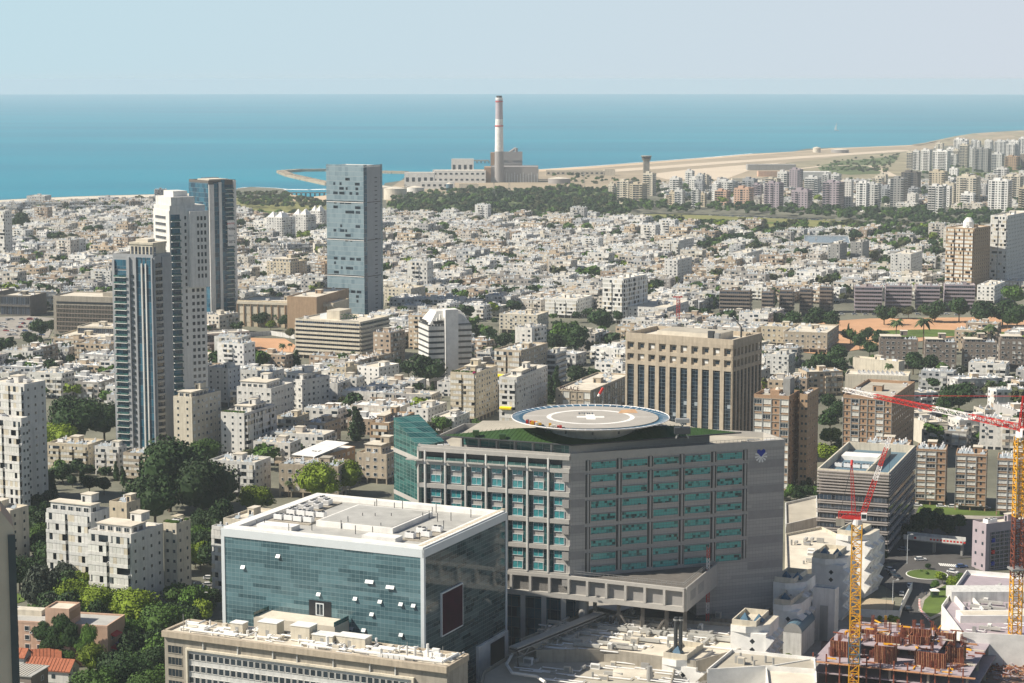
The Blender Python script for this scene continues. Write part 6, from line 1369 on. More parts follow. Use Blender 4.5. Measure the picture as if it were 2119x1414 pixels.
R_ = random.Random(31)
def clutter(t, c, px, z, n, R_, kinds='bdpv'):
    (x0, y0), (x1, y1) = px
    for k in range(n):
        X, Y = up(c, R_.uniform(x0, x1), R_.uniform(y0, y1), z); q = R_.choice(kinds); m = MB(); a = radians(-22)
        if q == 'b': w_, d_, h_ = R_.uniform(1, 3), R_.uniform(.8, 2), R_.uniform(.8, 2.2); m.box(-w_ / 2, -d_ / 2, 0, w_ / 2, d_ / 2, h_, R_.choice(['tank', 'roofpale', 'roofwhite', 'steel'])); m.box(-w_ / 2 + .2, -d_ / 2 - .03, .3, w_ / 2 - .2, -d_ / 2, h_ - .3, 'steel'); m.build('air_handler', t, (X, Y, z), a)
        elif q == 'd': L_ = R_.uniform(4, 12); dx = R_.choice([(L_, 0), (0, L_ * .5)]); m.box(0, 0, .5, max(.9, dx[0]), max(.9, dx[1]), 1.4, 'roofmetal'); m.box(0, 0, 0, .2, .8, .5, 'steel'); m.build('duct', t, (X, Y, z), a)
        elif q == 'p': L_ = R_.uniform(4, 14); m.tube((0, 0, .5), (L_, 0, .5), .18, 'tank', 6); m.tube((L_, 0, .5), (L_, 2, .5), .18, 'tank', 6); m.build('pipe', t, (X, Y, z), a)
        else: m.cyl(0, 0, 0, R_.uniform(1, 2.2), .35, 'steel', 8); m.build('vent', t, (X, Y, z), a)
clutter(t, c, ((1110, 1290), (1480, 1345)), 12.05, 125, R_, 'bddppv')
clutter(t, c, ((1240, 1275), (1330, 1300)), 12.05, 14, R_)
t, Q, c = poly_block('plant_roof', 'shaded lower annex roof with a white pipe along its edge at the foot of the glass office', 'hospital annex', [(1000, 1395), (1060, 1358), (1250, 1354), (1400, 1372), (1385, 1440), (990, 1440)], 9, 'concrete', 'roofgrey')
clutter(t, c, ((1060, 1370), (1380, 1410)), 9.05, 40, R_, 'bdppv')
m = MB(); pts = [up(c, x, y, 10.5) for x, y in ((1060, 1354), (1048, 1375), (1060, 1393), (1110, 1400), (1128, 1412))]
for p, q in zip(pts, pts[1:]): m.tube((*p, 10.5), (*q, 10.5), .45, 'roofwhite', 8)
m.build('duct', t)
vx, vy = up(c, 1305, 1392, 10); m = MB(); n = 10
for i in range(n):
    a0, a1 = pi * i / n, pi * (i + 1) / n; r = 3.2; p = [(-5, -r * cos(a0), 9 + r * .6 * sin(a0)), (5, -r * cos(a0), 9 + r * .6 * sin(a0)), (5, -r * cos(a1), 9 + r * .6 * sin(a1)), (-5, -r * cos(a1), 9 + r * .6 * sin(a1))]; m.poly(p, 'roofpale')
m.poly([(-5, -3.2 * cos(pi * i / n), 9 + 1.92 * sin(pi * i / n)) for i in range(n + 1)][::-1], 'white'); m.poly([(5, -3.2 * cos(pi * i / n), 9 + 1.92 * sin(pi * i / n)) for i in range(n + 1)], 'white'); m.build('vaulted_roof', t, (vx, vy, 0), radians(-8))
m = MB(); X, Y = up(c, 1344, 1410, 9); m.cyl(X, Y, 9, 13.5, 1, 'steel', 12, .8); m.build('flue', t)
# pipe bridge
p, q = G(1062, 1345, 15), G(1245, 1258, 17); t = thing('pipe_bridge', 'slanting grey steel bridge carrying ducts from the annex roof to the grey block', 'bridge', (p[0], p[1], 0), lm='grey pipe bridge'); dx, dy = q[0] - p[0], q[1] - p[1]; L_ = hypot(dx, dy); a = atan2(dy, dx); F_ = Face(0, 0, a)
m = MB(); m.fb(F_, 0, L_, 14.8, 15.1, -1.6, 1.6, 'darkconc'); m.build('deck', t)
m = MB()
for s_ in (-1.2, -.4, .4, 1.2): m.tube((*F_.p(0, s_), 15.6), (*F_.p(L_, s_), 15.6), .32, 'steel', 8)
m.build('duct', t); m = MB()
for s_ in (-1.6, 1.6):
    for z in (13, 14.8): m.tube((*F_.p(0, s_), z), (*F_.p(L_, s_), z), .15, 'steel', 4)
    for i in range(14): m.tube((*F_.p(L_ * i / 14, s_), 13 if i % 2 else 14.8), (*F_.p(L_ * (i + 1) / 14, s_), 14.8 if i % 2 else 13), .12, 'steel', 4)
m.build('truss', t)
m = MB()
for i in (0.05, .5, .92): x, y = F_.p(L_ * i, 0); m.box(x - .3, y - .3, 0, x + .3, y + .3, 14.8, 'darkconc')
m.build('post', t)
def zigzag(label, bx, by, h, ang, ax, cx, lm=None, pyr=2, D=None, teeth=3):
    b = Blk('serrated_white_building', label, 'hospital annex', bx, by, h, ang, ax, cx, 'serrated white hospital annexes', lm, mg=1, D=D or 15); W, D = b.W, b.D
    m = MB(); m.box(0, 0, 0, W, D, h - 2.0, 'roofwhite'); b.part('wall', m)
    m = MB(); m.prism([(W * .0, 0), (W * .45, -.8), (W * .72, 1), (W, D * .3), (W, D), (0, D)], h - 1.99, h - .0, 'roofwhite', 'cream'); parapet(m, .3, .3, W * .72, D - .3, h, 1.6, 'cream', .4); b.part('upper_rim', m)
    for k in range(teeth):   # saw-tooth fins down the right edge
        z = h - 3 - k * (h - 4) / teeth; q = MB(); s_ = (h - 4) / teeth; q.hexa([(W, -.3, z - s_), (W + .05, -.3, z - s_), (W + .05, 1.6, z - s_), (W, 1.6, z - s_), (W, -.3, z), (W + 2.2, -.3, z - s_ * .25), (W + 2.2, 1.6, z - s_ * .25), (W, 1.6, z)], 'roofwhite'); b.part('saw_tooth', q)
    for c_ in range(int(D / 5)):
        for k in range(teeth):
            z = h - 3.5 - k * (h - 4.5) / teeth; q = MB(); s_ = (h - 4.5) / teeth; y0 = 3 + c_ * 5; q.hexa([(W, y0, z - s_), (W + .06, y0, z - s_), (W + .06, y0 + 2.6, z - s_), (W, y0 + 2.6, z - s_), (W, y0, z), (W + 1.7, y0 + .3, z - s_ * .2), (W + 1.7, y0 + 2.3, z - s_ * .2), (W, y0 + 2.6, z)], 'roofwhite'); b.part('saw_tooth', q)
            q = MB(); q.fb(b.R, y0 + 2.8, y0 + 4.2, z - 2.2, z - 1.0, 0, .06, 'win'); b.part('window', q)
    for k in range(2):
        u, v, s_ = W * .62, h - 4.5 - k * 2.6, .85; q = MB(); x0 = [(u - s_, v), (u, v - s_), (u + s_, v), (u, v + s_)]; q.poly([(x, -.03, z) for x, z in x0], 'dark'); q.poly([(x, .0, z) for x, z in x0][::-1], 'dark'); b.part('diamond_window', q)
    for k in range(pyr):
        q = MB(); x, y = W * (.25 + .4 * k), D * .4; r = 1.5; q.v = [(x - r, y - r, h + .3), (x + r, y - r, h + .3), (x + r, y + r, h + .3), (x - r, y + r, h + .3), (x, y, h + 2.6)]; q.f = [(0, 1, 4), (1, 2, 4), (2, 3, 4), (3, 0, 4)]; q.m = ['netblue'] * 4; b.part('skylight', q)
    b.w.add(b.R, D * .3, h * .4, 2, 3, 'win', 'white'); b.w.done(); return b
zigzag('serrated white annex with two diamond windows nearest the red and white radio mast', 1585, 1300, 20, -22, 1512, 1650, lm='serrated white annex', teeth=4)
zigzag('serrated white annex stepping up left of the yellow crane mast', 1660, 1210, 19, -25, 1600, 1705, teeth=4)
zigzag('serrated white annex behind the yellow crane mast with blue pyramid skylights', 1745, 1160, 21, -25, 1680, 1790, teeth=4)
zigzag('tallest serrated white annex right of the yellow crane mast, against the louvred block', 1790, 1112, 22, -30, 1730, 1832, lm='tallest serrated annex', teeth=4)
zigzag('small serrated white annex in the shade at the foot of the blank hospital wall', 1650, 1255, 15, -25, 1600, 1690, pyr=1, teeth=3)
zigzag('cream-rimmed serrated annex beside the dark twin chimneys at the bottom edge', 1440, 1370, 13, -25, 1370, 1480, pyr=1, teeth=3)
b = Blk('service_tower', 'square grey-white service tower with a blue rooftop between the serrated annexes', 'service tower', 1728, 1225, 17, -25, 1682, 1736, mg=1); m = MB(); m.box(0, 0, 0, b.W, b.D, 17, 'white'); b.part('wall', m); m = MB(); parapet(m, 0, 0, b.W, b.D, 17, .8, 'white'); m.box(.3, .3, 17, b.W - .3, b.D - .3, 17.2, 'panelglass'); b.part('roof', m); m = MB(); m.fb(b.F, b.W * .35, b.W * .7, 0, 12, 0, .3, 'grey'); b.part('shaft', m)
for (p, q, r, lb) in [((1700, 1200), (1815, 1105), 3.2, 'long dark barrel-vaulted gallery running up to the tallest serrated annex'), ((1640, 1290), (1668, 1262), 3.0, 'short blue-grey barrel-vaulted gallery between two serrated annexes')]:
    P, Q_ = G(*p, 11), G(*q, 11); L_ = hypot(Q_[0] - P[0], Q_[1] - P[1]); t = thing('vaulted_gallery', lb, 'gallery', (P[0], P[1], 0), atan2(Q_[1] - P[1], Q_[0] - P[0])); m = MB(); n = 10
    for i in range(n):
        a0, a1 = pi * i / n, pi * (i + 1) / n; m.poly([(0, -r * cos(a0), 8 + r * sin(a0)), (L_, -r * cos(a0), 8 + r * sin(a0)), (L_, -r * cos(a1), 8 + r * sin(a1)), (0, -r * cos(a1), 8 + r * sin(a1))], 'steel' if 'dark' in lb else 'bluesteel')
    for x in (0, L_): m.poly([(x, -r * cos(pi * i / n), 8 + r * sin(pi * i / n)) for i in range(n + 1)], 'steel')
    m.build('vault', t); m = MB(); m.box(0, -r + .05, 0, L_, r - .05, 7.9, 'white2'); m.build('wall', t)
    m = MB(); [m.cyl(L_ * k, -r * .2, 8 + r * .7, 8 + r * 1.25, 1.8, 'roofpale', 14, .9) for k in (.35, .7)]; m.build('dome', t) if 'dark' in lb else None
t, Q, c = poly_block('white_clinic', 'white flat-roofed clinic with roof gutters at the bottom edge, right of the ducts', 'clinic', [(1463, 1392), (1514, 1350), (1686, 1367), (1688, 1392), (1584, 1385)], 13, 'roofwhite', 'roofgrey', 1.0, lm='white clinic')
clutter(t, c, ((1530, 1362), (1600, 1378)), 13.1, 7, R_, 'bv')
t, Q, c = poly_block('white_clinic', 'blank white lower wing in front of the flat-roofed clinic at the bottom edge', 'clinic', [(1584, 1386), (1688, 1368), (1690, 1420), (1590, 1440)], 12.4, 'roofwhite', 'roofpale', 1.0)
t, Q, c = poly_block('sandy_roof_annex', 'low sandy-roofed annex with white roof lights behind the serrated annexes', 'hospital annex', [(1625, 1110), (1700, 1095), (1765, 1125), (1700, 1180), (1628, 1190)], 12, 'cream', 'roofpale', lm='sandy-roofed annex')
clutter(t, c, ((1630, 1115), (1700, 1170)), 12.1, 12, R_, 'bdv')
t, Q, c = poly_block('canteen', 'low dark-roofed canteen with white canopies between the grey block and louvred office', 'canteen', [(1625, 1045), (1690, 1030), (1692, 1075), (1626, 1090)], 6, 'white2', 'roofgrey')
t, Q, c = poly_block('plant_roof', 'shaded low roof with pipes between the serrated annexes and the blank hospital wall', 'hospital annex', [(1490, 1215), (1610, 1195), (1640, 1235), (1575, 1290), (1440, 1285)], 9, 'concrete', 'roofgrey')
clutter(t, c, ((1480, 1220), (1600, 1280)), 9.1, 24, R_)
# pair of dark chimneys, radio mast
for k, (px, lb) in enumerate([(1397, 'dark steel chimney pipe, left of the pair at the bottom edge'), (1407, 'dark steel chimney pipe, right of the pair at the bottom edge')]):
    x, y = G(px, 1440); t = thing('steel_chimney', lb, 'chimney', (x, y, 0)); m = MB(); m.cyl(0, 0, 0, 24, .6, 'darksteel', 12); m.build('shaft', t); m = MB(); m.cyl(0, 0, 23, 23.4, .8, 'steel', 12); m.build('collar', t)
x, y = G(1463, 1292, 9); t = thing('radio_mast', 'slim red and white lattice radio mast standing on the duct-filled roof', 'radio mast', (x, y, 9), lm='red and white radio mast')
for k in range(7):
    m = MB(); z0, z1 = k * 3.6, (k + 1) * 3.6; mm = 'red' if k % 2 == 0 else 'redwhite'
    for a in (0, 2.1, 4.2): m.tube((.6 * cos(a), .6 * sin(a), z0), (.6 * cos(a), .6 * sin(a), z1), .11, mm, 4)
    for j in range(3):
        for i, a in enumerate((0, 2.1, 4.2)): c_ = (0, 2.1, 4.2)[(i + 1) % 3]; m.tube((.6 * cos(a), .6 * sin(a), z0 + j * 1.2), (.6 * cos(c_), .6 * sin(c_), z0 + j * 1.2 + 1.2), .07, mm, 4)
    m.build('mast_section', t)
# right: white roofs, purple block
t, Q, c = poly_block('white_low_clinic', 'sprawling low white building with walled roof yards right of the roundabout', 'clinic', [(2000, 1188), (2200, 1205), (2220, 1330), (1990, 1318), (1948, 1262)], 9, 'roofwhite', 'purplegrey', 1.5, lm='sprawling white clinic')
m = MB(); x, y = up(c, 2050, 1240, 9); m.box(x - 14, y - 4, 9, x + 20, y + 5, 12.5, 'white2'); m.build('upper_room', t); m = MB(); x, y = up(c, 2060, 1285, 9); m.box(x - 12, y - 3, 9, x + 16, y + 4, 11.5, 'roofwhite'); m.box(x - 11, y - 2, 11.5, x + 15, y + 3, 11.6, 'roofpale'); m.build('upper_room', t)
m = MB(); x, y = up(c, 1995, 1255, 9); m.box(x - 2, y - 8, 9, x - 1.4, y + 8, 11, 'roofwhite'); m.box(x + 4, y - 9, 9, x + 4.6, y + 9, 10.4, 'roofwhite'); m.build('roof_wall', t)
clutter(t, c, ((1990, 1215), (2119, 1310)), 9.1, 44, R_, 'bbdpv')
b = slab('grey-purple block with dark glazing and a folded white flank, right of the bridge', 2041, 1090, 17, -62, 2013, 2150, 4, 'purplegrey', 'small', 'blank', name='glazed_office', cat='office building', lm='grey-purple glazed block', extra=5)
m = MB(); m.fb(b.R, 2, b.D, .5, 14.5, 0, .15, 'gl_band'); b.part('glazing', m)
for k in range(9): m = MB(); m.fb(b.R, 2, b.D, 1 + k * 1.55, 1.25 + k * 1.55, .15, .35, 'purplegrey'); b.part('glazing_bar', m)
for k in range(20): m = MB(); m.fb(b.R, 2 + k * 2.2, 2.2 + k * 2.2, .5, 14.5, .15, .3, 'purplegrey'); b.part('glazing_bar', m)
for k in range(3): m = MB(); m.fb(b.R, 2.6, 4, 2 + k * 4.4, 3.4 + k * 4.4, .15, .6, 'red' if k % 2 else 'blue'); b.part('coloured_box', m)
# covered bridge with a sign
p, q = G(1870, 1110, 6), G(1992, 1122, 6); t = thing('covered_bridge', 'low grey footbridge with a lettered parapet crossing the shaded street', 'bridge', (p[0], p[1], 0), atan2(q[1] - p[1], q[0] - p[0]), lm='lettered footbridge'); L_ = hypot(q[0] - p[0], q[1] - p[1])
m = MB(); m.box(0, 0, 4.6, L_, 5, 5.4, 'grey'); m.build('deck', t); m = MB(); m.box(0, -.2, 5, L_, 0, 6.8, 'white2'); m.box(0, 5, 5, L_, 5.2, 6.8, 'white2'); m.build('parapet', t)
m = MB(); [m.box(L_ * k - .4, 1.5, 0, L_ * k + .4, 3.5, 4.6, 'grey') for k in (.02, .5, .97)]; m.build('pier', t); m = MB(); m.cyl(L_ * .2, 0, 0, .1, .5, 'red', 12)
me = m.mesh('round_logo'); o = link('round_logo', me, t); me.transform(__import__('mathutils').Matrix(((1, 0, 0, 0), (0, 0, 1, -.35), (0, 1, 0, 5.9), (0, 0, 0, 1))))
m = MB()
for k in range(11): m.box(L_ * .45 + k * 1.3, -.24, 5.5, L_ * .45 + k * 1.3 + .8, -.21, 6.2, 'red')
m.build('parapet_lettering', t)
# ---------------------------------------------------------------- construction site
g0 = G(1868, 1398); t = thing('concrete_frame', 'half-built concrete building bristling with rusty rebar and formwork', 'construction site', (g0[0], g0[1], 0), radians(-22), lm='half-built concrete frame'); R_ = random.Random(17)
FOOT.append((g0[0], g0[1], 0, 0, 0, 40))
for lv, (x0, y0, x1, y1) in enumerate([(-24, -18, 25, 24), (-24, -18, 23, 20), (-18, -8, 12, 18)]):
    m = MB(); z = 3.6 * (lv + 1); m.box(x0, y0, z - .35, x1, y1, z, 'purplegrey'); m.build('floor_slab', t)
    for i in range(5):
        for j in range(3):
            x, y = x0 + .6 + (x1 - x0 - 1.2) * i / 4, y0 + .6 + (y1 - y0 - 1.2) * j / 2; m = MB(); m.box(x - .35, y - .35, z - 3.6, x + .35, y + .35, z - .35, 'concrete'); m.build('column', t) if lv < 2 else None
for k in range(74):
    x, y = R_.uniform(-22, 21), R_.uniform(-16, 18); z = 10.8 if -18 < x < 12 and -8 < y < 18 else 7.2; h = R_.uniform(1.5, 4); m = MB()
    for i in range(9): m.tube((x + (i % 3) * .35, y + (i // 3) * .35, z - .1), (x + (i % 3) * .35 + R_.uniform(-.1, .1), y + (i // 3) * .35, z + h), .06, 'rust', 4)
    m.build('rebar_cluster', t)
for (x0, y0, w_, d_, h_) in [(-8, -4, 7, 4, 4), (2, -2, 6, 5, 4.2), (-2, 5, 9, 3, 4.6), (-15, 4, 5, 4, 3), (8, 8, 6, 4, 3.4), (-20, -12, 8, 4, 3), (6, -13, 9, 3, 2.6), (-6, -14, 6, 4, 3.4), (14, -6, 5, 6, 3)]:
    m = MB(); z = 7.2
    for F_, Ln in ((Face(x0, y0, 0), w_), (Face(x0 + w_, y0, pi / 2), d_), (Face(x0, y0 + d_, -pi / 2), d_)):
        m.fb(F_, 0, Ln, z, z + h_ + 2, -.2, 0, 'rust')
        for i in range(int(Ln / .5)): m.fb(F_, i * .5, i * .5 + .14, z, z + h_ + 2, 0, .16, 'wood' if i % 3 else 'rust')
    m.build('wall_formwork', t)
for k in range(130):
    x, y = R_.uniform(-22, 21), R_.uniform(-17, 19); a = R_.choice([0, 0, pi / 2, R_.uniform(0, 3)]); L_ = R_.uniform(1.5, 4.5); z = 11.0 if -18 < x < 12 and -8 < y < 18 else 7.25; m = MB(); m.box(0, 0, 0, L_, .35, .25 + R_.random() * .3, R_.choice(['wood', 'rust', 'roofpale', 'purplegrey', 'yellow'])); m.build('timber', t, (x, y, z), a)
for sx in range(12): m = MB(); m.box(-24 + sx * 4.1, -18.4, 0, -23.6 + sx * 4.1, -18.05, 9.5, 'rust'); m.box(-24 + sx * 4.1, -19.2, 6.8, -20.1 + sx * 4.1, -18.05, 7, 'wood'); m.build('scaffold', t)
def heap(label, px, py, n, spread, mats, seed, nm='timber_pile', z=0):
    x, y = G(px, py, z); R = random.Random(seed); m = MB()
    for k in range(n):
        a = R.uniform(0, 3.14); q = MB(); L_ = R.uniform(1, 4); q.box(0, 0, 0, L_, .3, .2, R.choice(mats)); m.add(q, R.gauss(0, spread), R.gauss(0, spread * .8), max(0, R.gauss(.6, .5)), a)
    o = m.build(nm, loc=(x, y, z), kind='stuff'); tag(o, label, 'debris')
heap('scattered red-brown timber and formwork between the concrete frame and right crane', 2040, 1340, 260, 7, ['wood', 'rust', 'roofpale', 'red'], 3)
heap('scattered planks and rusty steel beside the base of the right crane', 2075, 1395, 220, 7, ['wood', 'rust', 'purplegrey'], 4)
sheet('site_ground', [(1690, 1440), (1700, 1330), (1850, 1290), (2000, 1310), (2140, 1320), (2140, 1460), (1700, 1500)], 'sitesoil', .32)
sheet('site_ground', [(1745, 1262), (1800, 1240), (1850, 1245), (1845, 1285), (1760, 1300)], 'sanddark', .33)
def wall_thing(name, label, px, h, m, th=.3, cat='wall'):
    P = [G(x, y) for x, y in px]; b = MB(); o0 = P[0]
    for p, q in zip(P, P[1:]): F_ = Face(p[0] - o0[0], p[1] - o0[1], atan2(q[1] - p[1], q[0] - p[0])); b.fb(F_, 0, hypot(q[0] - p[0], q[1] - p[1]), 0, h, -th, 0, m)
    tag(b.build(name, loc=(o0[0], o0[1], 0)), label, cat)
wall_thing('boundary_wall', 'white boundary wall curving along the street below the roundabout', [(1745, 1275), (1800, 1280), (1862, 1282), (1868, 1262), (1888, 1222)], 3, 'roofwhite')
wall_thing('hoarding', 'long pale hoarding fence around the dirt lot beside the low white block', [(429, 735), (470, 712), (520, 697), (560, 694), (612, 702)], 3.2, 'white2', cat='fence')
wall_thing('park_fence', 'low dark fence along the street behind the long park lawn', [(1330, 443), (1500, 447), (1700, 455)], 1.6, 'darksteel', cat='fence')
# ---------------------------------------------------------------- tower cranes
def lattice(m, p, q, wd, n, mat_, r=.12, taper=1., sec=None, up_=None):
    p, q = np.array(p, float), np.array(q, float); d = (q - p) / np.linalg.norm(q - p); a = np.array(up_ if up_ is not None else ((1, 0, 0) if abs(d[2]) > .8 else (0, 0, 1)), float); e = np.cross(d, a); e /= np.linalg.norm(e); g = np.cross(e, d)
    def cr(s_, i): k = wd / 2 * (1 + (taper - 1) * s_); c_ = p + (q - p) * s_; return c_ + e * k * (1 if i in (0, 3) else -1) + g * k * (1 if i in (0, 1) else -1)
    for j in range(n):
        mm = mat_ if sec is None else sec(j / n)
        for i in range(4):
            m.tube(cr(j / n, i), cr((j + 1) / n, i), r, mm, 4); k = (i + 1) % 4
            m.tube(cr(j / n, i), cr(j / n, k), r * .7, mm, 4); m.tube(cr(j / n, i if j % 2 else k), cr((j + 1) / n, k if j % 2 else i), r * .7, mm, 4)
x, y = G(1766, 1430); zt = HC - y * tan(atan((1085 - CYP) / F_PX) + TH)
t = thing('tower_crane', 'yellow-masted crane with a red and white luffing jib raised to the right', 'crane', (x, y, 0), radians(-12), lm='yellow crane mast')
m = MB(); lattice(m, (0, 0, 0), (0, 0, zt - 34), 2.9, 6, 'yellow', .2); m.build('mast', t)
m = MB(); lattice(m, (0, 0, 9), (0, 0, 17), 3.3, 3, 'bluesteel', .2); m.build('climbing_cage', t); t.children[-1]['label'] = 'blue climbing frame'
m = MB(); lattice(m, (0, 0, zt - 34), (0, 0, zt), 2.9, 16, 'yellow', .2); m.build('mast', t)
m = MB(); m.cyl(0, 0, zt, zt + 1.6, 1.5, 'redwhite', 14); m.build('slewing_ring', t)
m = MB(); m.box(-4.5, -1.2, zt + 1.6, 1.5, 1.2, zt + 2.4, 'red'); lattice(m, (-5.5, 0, zt + 2.6), (1.6, 0, zt + 2.6), 1.8, 5, 'red', .14); m.build('machine_deck', t)
m = MB(); m.box(-6.2, -1.3, zt - .6, -3.6, 1.3, zt + 1.7, 'concrete'); m.build('counterweight', t)
m = MB(); m.box(1.2, -2.4, zt + 1.7, 2.9, -1.1, zt + 3.8, 'redwhite'); m.fb(Face(1.2, -2.4, 0), .15, 1.5, zt + 2.3, zt + 3.5, 0, .05, 'win'); m.build('cab', t)
m = MB(); lattice(m, (-1, 0, zt + 2.4), (-2.0, 0, zt + 18), 1.3, 8, 'red', .08, .4); m.tube((-2, 0, zt + 17.5), (-5.2, 0, zt + 2.5), .1, 'darksteel', 4); m.tube((-2, 0, zt + 17.5), (-1.9, 1, zt + 19), .4, 'red', 6); m.build('a_frame', t)
dep = y * CT + (HC - zt) * ST; jx = (1826 - 1764) * dep / F_PX
# the jib climbs to the right and away so that its tip lands beside the broad brick slab
jt = np.array((jx * 1.0, 6.0, zt + 25.5)); m = MB(); lattice(m, (1.5, 0, zt + 2.6), jt, 1.6, 22, 'red', .12, .6, lambda s_: 'red' if s_ < .42 else 'redwhite' if s_ < .62 else 'red' if s_ < .86 else 'redwhite'); m.build('jib', t)
m = MB(); m.tube((-2, 0, zt + 18), (jt[0] * .62, jt[1] * .62, zt + 17.5), .06, 'darksteel', 4); m.tube(tuple(jt), (jt[0], jt[1], 22), .05, 'darksteel', 4); m.box(jt[0] - .4, jt[1] - .3, 20.8, jt[0] + .4, jt[1] + .3, 22, 'yellow'); m.build('hoist_rope', t)
x, y = G(2098, 1372); zt = HC - y * tan(atan((905 - CYP) / F_PX) + TH)
t = thing('tower_crane', 'yellow and rust-coloured crane at the right edge with a long red and white jib', 'crane', (x, y, 0), radians(8), lm='right-edge crane')
m = MB(); lattice(m, (0, 0, 0), (0, 0, 28), 3.0, 12, 'yellow', .2); m.build('mast', t)
m = MB(); lattice(m, (0, 0, 28), (0, 0, 47), 3.0, 8, 'rust', .22); m.build('mast', t); t.children[-1]['label'] = 'rust-red middle mast section'
m = MB(); lattice(m, (0, 0, 47), (0, 0, zt), 3.0, 13, 'yellow', .2); m.build('mast', t)
m = MB(); m.box(-2.3, -2.3, 30, 2.3, 2.3, 30.6, 'steel'); m.build('mast_collar', t)
m = MB(); m.box(-5, -4, .1, 5, 4, 3, 'wood'); m.build('base_block', t)
m = MB(); m.cyl(0, 0, zt, zt + 1.8, 1.7, 'redwhite', 14); m.build('slewing_ring', t); m = MB(); m.box(-1, -3.4, zt + .5, 1.2, -1.6, zt + 3, 'redwhite'); m.fb(Face(-1, -3.4, 0), .2, 2, zt + 1.2, zt + 2.6, 0, .05, 'win'); m.build('cab', t)
tip = G(1746, 806, zt + 1); a = -radians(8); dx, dy = tip[0] - x, tip[1] - y; jx, jy = dx * cos(a) - dy * sin(a), dx * sin(a) + dy * cos(a); u = np.array((jx, jy)) / hypot(jx, jy)
m = MB(); lattice(m, (u[0] * 1.5, u[1] * 1.5, zt + 3), (jx, jy, zt + 1), 1.7, 40, 'red', .11, .7, lambda s_: 'red' if s_ < .24 or .44 < s_ < .78 else 'redwhite'); m.build('jib', t)
m = MB(); lattice(m, (0, 0, zt + 1.8), (-u[0] * 1, -u[1] * 1, zt + 13), 1.6, 6, 'red', .16, .5); m.build('a_frame', t)
m = MB(); lattice(m, (-u[0] * 1, -u[1], zt + 2.6), (-u[0] * 12, -u[1] * 12, zt + 2.6), 1.8, 6, 'red', .14); m.box(-u[0] * 12 - 1.4, -u[1] * 12 - 1.4, zt, -u[0] * 12 + 1.4, -u[1] * 12 + 1.4, zt + 2.4, 'concrete'); m.build('counter_jib', t)
m = MB(); m.tube((-u[0], -u[1], zt + 13), (jx * .7, jy * .7, zt + 3), .07, 'red', 4); m.tube((-u[0], -u[1], zt + 13), (-u[0] * 11, -u[1] * 11, zt + 3), .07, 'red', 4); m.build('tie_rod', t)
x, y = G(1403, 690); t = thing('tower_crane', 'thin distant red lattice crane mast behind the hotel', 'crane', (x, y, 0)); m = MB(); lattice(m, (0, 0, 0), (0, 0, 26), 2.2, 12, 'red', .2); m.build('mast', t); m = MB(); m.box(-4, -.5, 26, 3, .5, 26.8, 'red'); m.build('jib', t)
# ---------------------------------------------------------------- explicit trees
BIG = [(350, 975, 150, 'dark', 1.0, 'widest rounded dark fig tree in the garden right of the shaded street'), (420, 1010, 140, 'dark', .95, 'broad dark fig tree on the right side of the large dark clump'), (320, 1035, 120, 'dark', .9, 'dark fig tree in front of the large dark clump, beside the twin block'),
       (430, 1090, 90, 'dark', .9, 'dark tree against the left side of the framed glass office'), (160, 870, 130, 'dark', .8, 'dense dark tree mass left of the foot of the nearest left tower'), (215, 870, 90, 'dark', .9, 'dark tree touching the foot of the nearest left tower'),
       (120, 905, 90, 'bright', .7, 'yellow-green tree below the dense dark mass at the left'), (660, 1000, 100, 'bright', .9, 'brightest yellow-green tree in front of the brown block with heaters'), (710, 985, 80, 'bright', .9, 'yellow-green tree left of the green glass stair'),
       (530, 1035, 80, 'bright', .8, 'yellow-green tree behind the roof of the framed glass office'), (190, 1365, 62, 'bright', 1.1, 'round bright green tree beside the red tiled roofs'),
       (140, 1235, 95, 'bright', .75, 'bright green tree left of the row in front of the nearest twin block'), (205, 1245, 95, 'bright', .75, 'bright green tree directly below the nearest twin block'), (275, 1255, 105, 'bright', .75, 'bright green tree at the centre of the lower left garden'), (335, 1290, 110, 'green', .8, 'leafy green tree at the right of the lower left garden'),
       (250, 1310, 90, 'green', .8, 'green tree behind the flat end of the pink ivy building'), (80, 1215, 90, 'grey', 1.2, 'tall grey-green tree left of the bright garden trees'), (130, 1190, 60, 'grey', 1.1, 'grey-green tree before the grey-white balcony block'), (105, 1260, 60, 'grey', 1.2, 'drooping grey-green tree above the pink building roof'),
       (118, 1312, 46, 'dark', 1.3, 'dark ivy-like tree against the stair tower of the pink building'), (150, 1335, 50, 'dark', 1.1, 'dark tree in front of the pink building beside the red roofs'), (260, 1395, 110, 'dark', .8, 'dark leafy tree at the bottom left below the lilac one'), (320, 1375, 90, 'dark', .8, 'dark tree beside the left end of the duct-covered wing'), (200, 1420, 100, 'green', .8, 'green tree at the very bottom left of the long wing'), (300, 1430, 100, 'green', .8, 'green tree on the bottom edge beside the long wing'),
       (85, 1110, 60, 'green', 1., 'green tree between the cream left-edge block and the grey-white block'), (415, 1150, 60, 'bright', 1., 'bright green tree by the parked cars left of the framed glass office'), (410, 1115, 60, 'green', 1., 'mid green tree behind the bright one by the parked cars'), (40, 1185, 80, 'dark', .9, 'dark tree in the shade below the cream left-edge block'), (420, 935, 70, 'green', .8, 'round green tree at the foot of the cream palm block')]
for px, py, wp, k, hs, lb in BIG: TP(px, py, wp, k, hs, lb, big=k in CRBIG)
o = TP(248, 1345, 40, 'olive', 1., 'small tree covered in lilac blossom in the lower left garden'); bl = crown_mb(9, 7, 900, .07, 'lilac').mesh('blossom'); c = link('blossom', bl, o, (0, 0, 5)); c.scale = (8.5, 8.5, 7)
